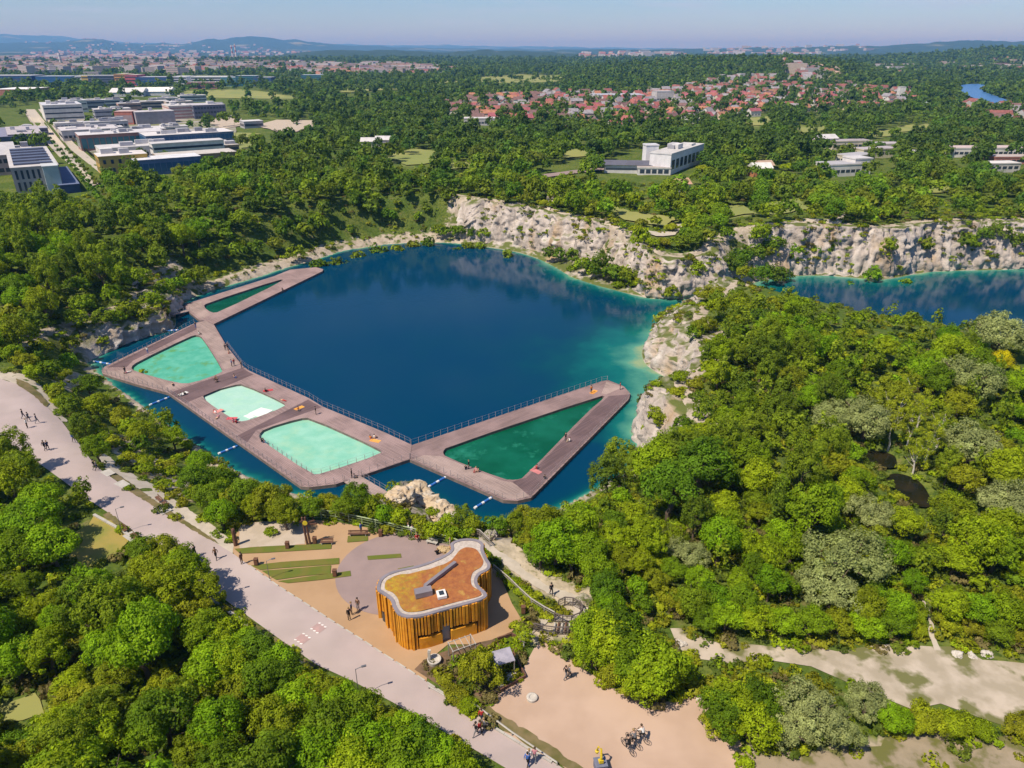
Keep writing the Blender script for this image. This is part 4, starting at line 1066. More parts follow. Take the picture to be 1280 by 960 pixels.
# --- row of offices beyond the campus
for (px, w, d, h, wl, rf, win, fl, lab) in (
    (-14,66,40,14,(.06,.08,.16),(.45,.47,.52),GBLU,3,'navy office block at the photo edge in the far row'),
    (47,52,36,13,(.05,.13,.30),(.36,.40,.46),GBLU,4,'bright blue glazed office in the far row'),
    (96,10,30,14,(.6,.62,.66),(.6,.6,.6),GLS,3,'slim white stair block in the far office row'),
    (104,10,30,14,(.50,.36,.12),(.5,.45,.4),GLS,3,'slim olive block in the far office row'),
    (112,38,30,14,(.10,.12,.17),(.42,.43,.46),GLS,4,'dark banded office in the far row'),
    (145,17,32,16,(.55,.28,.10),(.55,.5,.4),GLS,4,'orange fronted office in the far row'),
    (158,18,32,15,(.46,.12,.14),(.5,.45,.42),GLS,3,'red fronted office in the far row'),
    (171,56,32,12,(.07,.10,.22),(.40,.42,.48),GBLU,3,'long navy office right of the red fronted one'),
    (216,22,40,13,(.58,.60,.68),(.6,.6,.62),GLS,4,'white lilac office in the far row'),
    (240,54,30,13,(.55,.58,.60),(.66,.66,.66),GLS,4,'long white striped office in the far row'),
    (277,22,28,12,(.16,.30,.36),(.4,.45,.48),GTEAL,4,'pale teal striped office in the far row'),
    (296,30,28,14,(.03,.10,.14),(.35,.4,.44),GTEAL,4,'deep teal office in the far row'),
    (318,26,28,12,(.07,.11,.20),(.38,.4,.45),GBLU,3,'navy end block of the far office row'),
    (377,34,30,11,(.05,.12,.17),(.30,.38,.42),GTEAL,3,'lone teal office standing in the trees right of the row')):
    building('office_block', lab, 'office block', px, 107.5 if px < 216 else (108 if px < 330 else 103), w, d, h, wl, rf, fl, ang=0.05, win=win, solid=True, band_h=1.6, zg=0, sides='f')
building('office_block', 'brick red low block in front of the white striped office', 'office block', 235, 111, 40, 20, 8, (.30,.13,.12), (.4,.35,.34), 2, ang=.05, zg=0, solid=True, sides='f')
# --- white fire-station like complex with a tower
wang = R_(58)
hx, hy, hz = ground(837, 219)
building('white_main_building', 'white two storey building with dark bays under a flat roof', 'building', 837, 219, 40, 9, 7.8, (.70,.68,.70), (.50,.48,.46), 1, ang=wang, pane=3.2, gap=1.4, band_h=3.6, units=4, sides='f')
building('white_tower', 'white square tower at the corner of the white main building', 'tower', 806, 214, 5.2, 5, 10, (.74,.72,.71), (.55,.55,.58), 0, ang=R_(8))
building('grey_roof_hall', 'long low hall with a dark grey roof beside the white tower', 'hall', 755, 216, 21, 11, 3.2, (.60,.58,.56), (.11,.11,.14), 1, ang=R_(-6), roof_kind='gable', ridge=1.2, solid=True, band_h=.8)
building('low_white_annex', 'low white annex in front of the white tower', 'annex', 797, 219, 13, 5, 2.6, (.66,.63,.60), (.36,.31,.28), 1, ang=R_(-4))
# --- allotments and depots on the far bank
for (px, py, w, d, h, wl, rf, a, lab) in (
    (1035,222,15,9,4.5,W_,MG,.25,'white flat roofed house in the trees above the right cliffs'), (1066,219,8,8,6,W_,PG,.25,'white cube house beside the flat roofed house'),
    (942,222,7,6,3.5,(.50,.22,.10),(.6,.58,.55),.1,'orange hut with a white porch among trees'), (848,240,5,5,2.5,W_,(.5,.3,.2),.4,'tiny white hut below the white main building'),
    (1062,207,16,8,3.5,(.60,.55,.45),MG,.5,'cream depot with a grey roof among the trees'), (1078,198,20,8,3.5,(.62,.56,.42),(.40,.36,.38),.3,'long cream depot behind the first depot'),
    (1040,188,22,8,4,(.60,.53,.42),(.36,.32,.33),.2,'brown roofed cream row by the pale wall'), (1090,190,16,8,3.5,(.62,.58,.5),(.42,.38,.40),.1,'short cream row by the pale wall'),
    (1028,186,8,8,5,W_,PG,.2,'white gabled depot end near the pale wall'), (1140,205,12,8,4,(.5,.45,.45),(.5,.47,.48),.6,'greyish shed beside the green gardens'),
    (1190,197,60,9,4,W_,(.50,.40,.38),.02,'very long white barrack with a brown roof at the photo edge'), (1242,206,24,8,3,(.40,.18,.15),(.42,.36,.34),.02,'red brown shed in front of the long barrack'),
    (1235,215,14,7,3,(.55,.52,.5),(.60,.58,.56),.1,'pale roofed shed below the long barrack'), (580,158,34,12,5,(.45,.43,.46),(.55,.52,.52),.03,'long grey roofed hall at the edge of the red roof estate'),
    (660,164,18,10,4,(.5,.46,.44),(.36,.24,.22),.03,'dark roofed block behind the poplars'), (965,116,54,24,7,(.5,.5,.52),(.52,.54,.60),.02,'big grey roofed school at the back of the estate'),
    (735,127,60,30,6,(.5,.48,.5),(.38,.39,.44),.06,'dark grey supermarket roof at the back of the estate'), (820,131,18,14,12,(.55,.5,.5),(.45,.44,.46),.2,'boxy grey block of flats in the estate'),
    (868,154,12,9,4,(.5,.45,.4),(.48,.20,.08),.02,'orange roofed house at the near corner of the estate'), (1122,127,6,6,14,W_,PG,0,'slim white tower block right of the estate'),
    (950,217,6,5,3,(.55,.45,.35),(.42,.30,.22),.3,'small tan hut right of the white main building'), (1000,186,8,6,3,(.55,.42,.40),(.5,.42,.4),.1,'pinkish hut beside the street in the trees'),
    (452,186,8,5,3.5,W_,PG,0,'left white hut by the bare sandy yard'), (470,185,9,5,4,W_,PG,0,'white hut by the bare sandy yard'), (500,88,60,24,9,(.7,.7,.7),(.7,.7,.7),0,'far white warehouse in front of the dark ridge'),
    (845,173,16,7,3,W_,(.62,.6,.58),.02,'thin white hall below the near estate corner'), (1158,134,24,10,3,(.4,.45,.42),(.38,.46,.42),0,'green roofed barn near the river')):
    building('garden_depot' if h < 5 else 'town_block', lab, 'building', px, py, w, d, h, wl, rf, 1, ang=a, units=0, band_h=1.1, zg=0 if py < 180 else None, roof_kind='gable' if ('gabl' in lab or 'hut' in lab or 'house at' in lab or 'barn' in lab) else 'flat', ridge=1.8)
# far tower blocks of flats and a chimney
rr = random.Random(5)
for k in range(26):
    px = -30 + k * 10.5 + rr.uniform(-4, 4); py = rr.uniform(90, 99)
    if px > 235: px = rr.uniform(0, 120)
    wl = rr.choice(((.68,.55,.42), (.50,.42,.40), (.62,.48,.42), (.72,.66,.58), (.42,.37,.38)))
    h = rr.uniform(10, 20)
    building('apartment_tower', ('tan', 'brown grey', 'rosy', 'cream', 'dark grey')[((.68,.55,.42), (.50,.42,.40), (.62,.48,.42), (.72,.66,.58), (.42,.37,.38)).index(wl)] + ' slab of flats in the far housing estate behind the office row', 'apartment block', px, py, rr.uniform(14, 34), rr.uniform(12, 18), h, wl, PG, 6, ang=rr.choice((.1, -.5, .5)), zg=0, solid=True, band_h=1.2, win=cm((.28,.25,.26)), group=('tan', 'brown', 'rosy', 'cream', 'dark')[((.68,.55,.42), (.50,.42,.40), (.62,.48,.42), (.72,.66,.58), (.42,.37,.38)).index(wl)] + ' slabs of flats behind the office row', sides='f')
for (px, py, hh, lab) in ((78, 86, 40, 'slender white church tower in the far town'), (292, 78, 66, 'left of two red and white chimneys in the far town'), (296.5, 78, 72, 'taller right one of two red and white chimneys')):
    x, y = at(px, py, 0)
    t = thing('chimney', lab, 'chimney' if py < 80 else 'church tower', (x, y, 0))
    r0 = 3.4 if py < 80 else 4
    mb = MB(); mb.lathe([(r0, 0), (r0 * .72, hh)], 12); mb.obj('shaft', cm((.66,.63,.62)), t)
    for q in (.55, .8):
        f0, f1 = q, q + .1; mb = MB(); mb.lathe([(r0 * (1 - .28 * f0) + .1, hh * f0), (r0 * (1 - .28 * f1) + .1, hh * f1)], 12); mb.obj('stripe', cm((.45,.12,.10)) if py < 80 else cm((.4,.42,.45)), t)

# ---- houses with tiled roofs: one of each, then copies
def house_mesh(w, d, h, rh, hip):
    o = .4; a = MB(); a.box(-w / 2, w / 2, -d / 2, d / 2, -.6, h, skip=('b', 't'))
    if not hip: a.quad((-w / 2, d / 2, h), (-w / 2, -d / 2, h), (-w / 2, 0, h + rh)); a.quad((w / 2, -d / 2, h), (w / 2, d / 2, h), (w / 2, 0, h + rh))
    for k in (-1, 1):   # dark windows let into the long sides
        for q in (-.3, 0, .3): a.box(q * w - .6, q * w + .6, k * d / 2 - .04, k * d / 2 + .04, h * .35, h * .35 + 1.3, mi=1)
    r = MB(); e = w * .28 if hip else 0; z0 = h - .15; w2, d2 = w / 2 + o, d / 2 + o
    r.quad((-w2, -d2, z0), (w2, -d2, z0), (w2 - e, 0, h + rh), (-w2 + e, 0, h + rh)); r.quad((w2, d2, z0), (-w2, d2, z0), (-w2 + e, 0, h + rh), (w2 - e, 0, h + rh))
    if hip: r.quad((-w2, d2, z0), (-w2, -d2, z0), (-w2 + e, 0, h + rh)); r.quad((w2, -d2, z0), (w2, d2, z0), (w2 - e, 0, h + rh))
    r.box(w * .15, w * .15 + .7, -.35 + d * .1, .35 + d * .1, h + rh * .4, h + rh + .7, mi=1)
    return a, r
ROOFC = {'red': (.34, .115, .095), 'orange': (.40, .18, .105), 'brown': (.19, .11, .10), 'grey': (.29, .27, .29), 'crimson': (.33, .10, .115)}
WALLC = {'white': (.66, .63, .60), 'cream': (.60, .50, .38), 'pinkish': (.52, .38, .34)}
hv = [(8.5, 7, 5.6, 2.6, False), (9.5, 7.5, 5.2, 3.0, False), (8.5, 8.5, 5.8, 2.4, True), (12, 7, 6.0, 2.5, False)]
HM = {}
def roof_m(rc): return [cm(ROOFC[rc], .85, .14), cm((.4, .3, .28))]
protos = {}
def put_house(x, y, z, rz, kind, rc, wc, place, sc):
    key = (kind, rc, wc)
    if key not in protos:
        a, r = house_mesh(*hv[kind])
        root = a.obj('house', [cm(WALLC[wc], .85), GLS]); r.obj('roof', roof_m(rc), root)
        protos[key] = root; o = root
    else:
        src = protos[key]; o = src.copy(); C.objects.link(o)
        for ch in src.children:
            c = ch.copy(); C.objects.link(c); c.parent = o
    o.location = (x, y, z); o.rotation_euler = (0, 0, rz); o.scale = (sc, sc, sc)
    tag(o, f"small {wc} house with a {'hipped' if hv[kind][4] else 'gabled'} {rc} roof in the {place}", 'house', f"{wc} {'hipped' if hv[kind][4] else 'gabled'} {rc} houses of the {place}")
rr = random.Random(11)
cand = []
ex = [at(*p, 0) for p in ESTATE]
xs = [p[0] for p in ex]; ys = [p[1] for p in ex]
yy = min(ys)
while yy < max(ys):
    xx = min(xs) + rr.uniform(0, 8)
    while xx < max(xs):
        px, py, _ = proj(xx, yy, 0.0)
        dens = .86 if px < 985 else .42
        if inpoly([px], [py], ESTATE)[0] and rr.random() < dens: cand.append((xx + rr.uniform(-2, 2), yy + rr.uniform(-3, 3)))
        xx += rr.choice((11.5, 12.5, 14)) * (1 + .0004 * (yy - 500))
    yy += 19 + rr.choice((0, 3, 12))
cand.sort(key=lambda q: q[1])
stuff_h = []
def house_style(px):
    if px < 700: return rr.choices(('red', 'orange', 'brown', 'crimson', 'grey'), (4, 1.8, 4, 2.5, 1.6))[0]
    if px < 900: return rr.choices(('red', 'orange', 'brown', 'crimson', 'grey'), (3.4, 2.4, 3, 2.5, 3))[0]
    return rr.choices(('red', 'orange', 'brown', 'crimson', 'grey'), (3, 2.5, 2, 1.5, 3.5))[0]
n_h = 0
for (x, y) in cand:
    if any(inpoly([x], [y], f)[0] for f in FOOT): continue
    px, py, _ = proj(x, y, 0.0); px = float(px)
    row = .15 * math.sin(x / 90) + (0 if px < 760 else (-.9 if rr.random() < .5 else .35))
    z = gh(x, y) if False else 0.3
    FOOT.append([(x - 4, y - 5), (x + 4, y - 5), (x + 4, y + 4), (x - 4, y + 4)]) if n_h < 0 else None
    if n_h < 296:
        put_house(x, y, z, row + rr.choice((0, math.pi / 2)) * (rr.random() < .3) + rr.uniform(-.1, .1), rr.choices((0, 1, 2, 3), (4, 4, 2, 1))[0], house_style(px), rr.choices(('white', 'cream', 'pinkish'), (5, 3, 2))[0],
                  'close set estate behind the wood' if px < 760 else ('dense middle of the estate' if px < 985 else 'leafy far end of the estate'), rr.uniform(.8, 1.02)); n_h += 1
    else: stuff_h.append((x, y, z))
HOUSES = np.array(cand)
# the rest of the houses and the far towns: too many to count
def far_town():
    V, Fc, MI = [], [], []
    pts = list(stuff_h)
    rr = random.Random(21)
    zones = [(FARTOWN, 2500, 0), ([(380,92),(520,84),(560,90),(520,97),(400,97)], 380, 0), ([(200,76),(330,73),(345,78),(210,82)], 140, 0), ([(960,99),(1010,104),(1060,104),(1000,109)], 30, 0), ([(1100,88),(1280,86),(1300,94),(1120,96)], 120, 0), ([(1225,158),(1300,150),(1300,160),(1235,164)], 8, 0), ([(850,66),(1000,66),(1100,70),(900,72)], 120, 0), ([(20,64),(320,66),(420,70),(60,74)], 260, 0), ([(720,72),(860,70),(850,76),(740,78)], 60, 0), ([(1180,134),(1270,140),(1280,146),(1200,144)],10,0)]
    for poly, n, z in zones:
        bx = [p[0] for p in poly]; by = [p[1] for p in poly]; k = 0; tries = 0
        while k < n and tries < n * 30:
            tries += 1
            px, py = rr.uniform(min(bx), max(bx)), rr.uniform(min(by), max(by))
            if py < 63.6 or not inpoly([px], [py], poly)[0]: continue
            x, y = at(px, py, 0); pts.append((x, y, None)); k += 1
    P = np.array([(a, b, 0) for a, b, c in pts]); Z = height(P[:, 0], P[:, 1])
    for (x, y, _), z in zip(pts, Z):
        r = math.hypot(x, y); s = 1.0 if r < 1200 else min(3.2, r / 1700 + .5)
        w, d, h, rh = rr.uniform(9, 15) * s, rr.uniform(8, 10) * s, rr.uniform(4, 7) * (1 + (s - 1) * .4), 3.0 * (1 + (s - 1) * .3)
        if r > 1200 and rr.random() < .15: w *= 1.8; h *= 1.8; rh = .3
        a = rr.uniform(-.4, .4) + rr.choice((0, 1.57)) * (rr.random() < .35); c, s_ = math.cos(a), math.sin(a)
        n = len(V)
        for zz in (z - 2, z + h):
            for (u, v) in ((-w / 2, -d / 2), (w / 2, -d / 2), (w / 2, d / 2), (-w / 2, d / 2)): V.append((x + c * u - s_ * v, y + s_ * u + c * v, zz))
        for u in (-w / 2, w / 2): V.append((x + c * u, y + s_ * u, z + h + rh))
        wm = rr.choice((0, 0, 1)); rm_ = rr.choice((2, 2, 3, 4, 5))
        Fc += [(n, n + 1, n + 5, n + 4), (n + 1, n + 2, n + 6, n + 5), (n + 2, n + 3, n + 7, n + 6), (n + 3, n, n + 4, n + 7)]; MI += [wm] * 4
        Fc += [(n + 4, n + 5, n + 9, n + 8), (n + 6, n + 7, n + 8, n + 9)]; MI += [rm_] * 2
        Fc += [(n + 7, n + 4, n + 8), (n + 5, n + 6, n + 9)]; MI += [wm] * 2
    me = bpy.data.meshes.new('distant_houses'); me.from_pydata(V, [], Fc); me.polygons.foreach_set('material_index', MI); me.update()
    o = struct('distant_houses', me, [cm((.50,.48,.47)), cm((.40,.33,.28)), cm((.26,.10,.085), .85, .14), cm((.32,.16,.10), .85, .14), cm(ROOFC['brown'], .85, .14), cm(ROOFC['grey'], .85, .14)], 'stuff')
    tag(o, 'countless small houses of the towns towards the horizon', 'houses')
far_town()

# ================================================================== trees
def leaf_mat(name, ramp, merged=False):
    """leaf material; ramp = hues of the species; each tree takes one of them"""
    m, nt, p = new_mat(name)
    if merged:
        a = N(nt, 'ShaderNodeAttribute'); a.attribute_name = 'tint'; c = a.outputs['Color']
    else:
        oi = N(nt, 'ShaderNodeObjectInfo'); cr = N(nt, 'ShaderNodeValToRGB'); e = cr.color_ramp.elements
        e[0].position = 0; e[0].color = (*ramp[0], 1); e[1].position = 1; e[1].color = (*ramp[-1], 1)
        for i, col in enumerate(ramp[1:-1]): q = e.new((i + 1) / (len(ramp) - 1)); q.color = (*col, 1)
        nt.links.new(oi.outputs['Random'], cr.inputs[0])
        a = N(nt, 'ShaderNodeAttribute'); a.attribute_name = 'tone'
        c = mixc(nt, cr.outputs[0], a.outputs['Color'], 1.0, 'MULTIPLY')
    nt.links.new(c, p.inputs['Base Color']); p.inputs['Roughness'].default_value = .65; p.inputs['Specular IOR Level'].default_value = .12
    tr = N(nt, 'ShaderNodeBsdfTranslucent'); nt.links.new(mixc(nt, c, (1.0, 1.0, .35), 1.0, 'MULTIPLY'), tr.inputs[0])
    ms = N(nt, 'ShaderNodeMixShader'); ms.inputs[0].default_value = .42
    out = nt.nodes['Material Output']; nt.links.new(p.outputs[0], ms.inputs[1]); nt.links.new(tr.outputs[0], ms.inputs[2]); nt.links.new(ms.outputs[0], out.inputs[0])
    return m
RAMPS = {
 'broad': [(0.108,0.190,0.0077),(0.184,0.294,0.0088),(0.256,0.363,0.0088),(0.307,0.398,0.0099),(0.231,0.283,0.0099),(0.123,0.237,0.0110)],
 'round': [(0.139,0.271,0.0066),(0.220,0.380,0.0088),(0.276,0.426,0.0099)],
'slender': [(0.130,0.194,0.0132),(0.195,0.265,0.0143),(0.251,0.326,0.0154)],
 'tall': [(0.123,0.190,0.0132),(0.184,0.259,0.0132),(0.246,0.328,0.0154)],
 'willow': [(0.297,0.350,0.1250),(0.352,0.395,0.1600),(0.253,0.322,0.0900)],
 'birch': [(0.275,0.350,0.0180),(0.319,0.373,0.0180),(0.352,0.395,0.0240)],
 'shrub': [(0.194,0.283,0.0088),(0.276,0.369,0.0099),(0.338,0.387,0.0154),(0.251,0.259,0.0154)],
 'yellow': [(0.572,0.508,0.0080),(0.605,0.565,0.0080)],
 'olive': [(0.246,0.294,0.0132),(0.302,0.328,0.0154),(0.205,0.259,0.0132)],
}
def gen_crown(seed, Hc, ncl, nleaf, ls, irr=.25, cr0=(.22, .36), quad=True, low=-.45, squash=.85, fill=.5):
    """crown with radius about 1 and height Hc, as leaf-sized faces gathered in clumps"""
    g = np.random.default_rng(seed)
    ph = g.uniform(0, 6.28, 6)
    d = g.normal(size=(ncl * 4, 3)); d /= np.linalg.norm(d, axis=1, keepdims=True)
    d = d[d[:, 2] > low][:ncl]; n = len(d)
    az = np.arctan2(d[:, 1], d[:, 0])
    lob = 1 + irr * (.6 * np.sin(2 * az + ph[0]) + .5 * np.sin(3 * az + ph[1] + 2 * d[:, 2]) + .5 * np.sin(5 * az + ph[2])) * .7
    rad = g.uniform(fill, 1, n) ** .6 * lob
    cr = g.uniform(*cr0, n)
    cen = np.stack([d[:, 0] * rad * (1 - .26), d[:, 1] * rad * (1 - .26), Hc / 2 + d[:, 2] * np.clip(rad, .4, 1.2) * (Hc / 2 - .22)], 1)
    ctone = g.uniform(.70, 1.28, n)
    k = g.integers(0, n, n * nleaf)
    ld = g.normal(size=(n * nleaf, 3)); ld /= np.linalg.norm(ld, axis=1, keepdims=True)
    outw = cen[k] - np.array([0, 0, Hc * .42]); outw /= np.linalg.norm(outw, axis=1, keepdims=True) + 1e-6
    ok = (ld * outw).sum(1) > g.uniform(-.75, .15, len(k))
    k, ld, outw = k[ok], ld[ok], outw[ok]
    P = cen[k] + ld * (cr[k] * g.uniform(.62, 1.08, len(k)))[:, None] * np.array([1, 1, squash])
    nrm = ld + .35 * outw + g.normal(size=ld.shape) * .42 + np.array([0, 0, .25]); nrm /= np.linalg.norm(nrm, axis=1, keepdims=True)
    t = np.cross(nrm, g.normal(size=nrm.shape)); t /= np.linalg.norm(t, axis=1, keepdims=True) + 1e-9
    b = np.cross(nrm, t)
    s = ls * g.uniform(.65, 1.3, len(k))[:, None]
    if quad: V = np.stack([P - t * s, P - b * s * .62, P + t * s, P + b * s * .62], 1)
    else: V = np.stack([P - t * s - b * s * .6, P + t * s - b * s * .6, P + b * s * 1.0], 1)
    c = V.shape[1]
    tone = ctone[k] * g.uniform(.82, 1.18, len(k))
    Fc = np.arange(len(k) * c).reshape(-1, c)
    return V.reshape(-1, 3), Fc, np.repeat(tone, c)

#        Hc  clumps  irregular  clump radius   squash, trunk part
SPEC = {
 'slender': (4.2, 95, .45, (.16, .32), 1.0, .8),
 'broad':  (1.70, 100, .60, (.13, .27), .85, .40),
 'round':  (1.60, 85, .34, (.16, .28), .9, .4),
 'tall':   (2.5, 100, .62, (.12, .24), .95, .45),
 'willow': (1.30, 150, .60, (.09, .20), .95, .15),
 'birch':  (3.2, 80, .45, (.12, .22), .9, .7),
 'shrub':  (1.05, 80, .45, (.13, .26), .85, .02),
 'yellow': (1.6, 80, .25, (.16, .28), .9, .35),
 'olive':  (1.5, 98, .65, (.12, .25), .85, .2),
}
LODS = {0: (100, .043, True), 1: (23, .086, True), 2: (7, .18, False), 3: (3.0, .34, False)}
NV = {0: 3, 1: 3, 2: 4, 3: 4}
_tp = {}
def template(sp, lod, v):
    k = (sp, lod, v)
    if k not in _tp:
        Hc, ncl, irr, cr0, sq, tk = SPEC[sp]
        nl, ls, quad = LODS[lod]
        if lod >= 2: ncl = int(ncl * (.42 if lod == 2 else .26)); cr0 = (cr0[0] * 1.35, cr0[1] * 1.4); nl *= 1.35
        fine = 1.0
        if sp == 'willow' and lod < 2: fine = .68; nl *= 1.15
        if sp == 'birch': nl *= .55
        if sp == 'slender': nl *= .75
        _tp[k] = gen_crown(hash((sp == 'x', len(sp), ord(sp[0]), ord(sp[2]), lod, v)) % 100000, Hc, ncl, int(max(2, nl)) if nl > 2 else nl and 3, ls * fine, irr, cr0, quad, low=-.45 if tk > .1 else -.2, squash=sq)
    return _tp[k]
def trunk_mesh(sp, v, tl, Hc):
    r = random.Random(v * 31 + len(sp)); mb = MB()
    top = tl + Hc * .72; w = .075 if sp not in ('birch', 'tall') else .06
    pts = [(0, 0, -.25)]
    for k in range(1, 6): pts.append((r.uniform(-.05, .05) * k, r.uniform(-.05, .05) * k, top * k / 5))
    mb.tube(pts, [w * 1.35, w, w * .8, w * .6, w * .4, w * .15], 6)
    for k in range(7):
        a = r.uniform(0, 6.28); z0 = tl + Hc * r.uniform(.02, .5); L = r.uniform(.45, .8)
        f = z0 / top * 5; i = min(4, int(f)); q = Vector(pts[i]).lerp(Vector(pts[i + 1]), f - i)
        mb.tube([q, q + Vector((math.cos(a) * L * .5, math.sin(a) * L * .5, Hc * .1)), q + Vector((math.cos(a) * L, math.sin(a) * L, Hc * .26))], [w * .45, w * .3, w * .08], 4)
    return mb.mesh('trunk')
M_bark = surf('brown_bark', (.13, .095, .065), (.08, .06, .045), 3, .9, .4, 12)
M_birch = surf('white_birch_bark', (.62, .58, .52), (.42, .38, .33), 2.5, .8, 0, col3=(.06, .05, .045), scale3=5, lo3=.62, hi3=.66)
M_leaf = {sp: leaf_mat('leaves_' + sp, RAMPS[sp]) for sp in RAMPS}
M_forest = leaf_mat('leaves_forest', None, True)

TREES = []   # x, y, z, R, stretch, species, zone, rot
def zone_of(x, y, px, py):
    r = math.hypot(x, y)
    if r > 330: return 'far'
    if px < 600 and py > 500 and y < 75 and x < -2 - .75 * (y - 38) and py > 480 + .66 * px - 20: return 'road'
    if x < -15 and y > 70 and y < 165 and py > 440 and px < 460: return 'slope'
    if x > 4 and y < 150 and py > 372: return 'right'
    if px < 560 and y >= 95: return 'left'
    if y > 150: return 'rim'
    return 'slope'

def add_tree(x, y, R, sp, zs=1.0, zone=None):
    z = gh(x, y); px, py, _ = proj(x, y, z + R)
    TREES.append((x, y, z, R, zs, sp, zone or zone_of(x, y, float(px), float(py)), random.uniform(0, 6.28)))

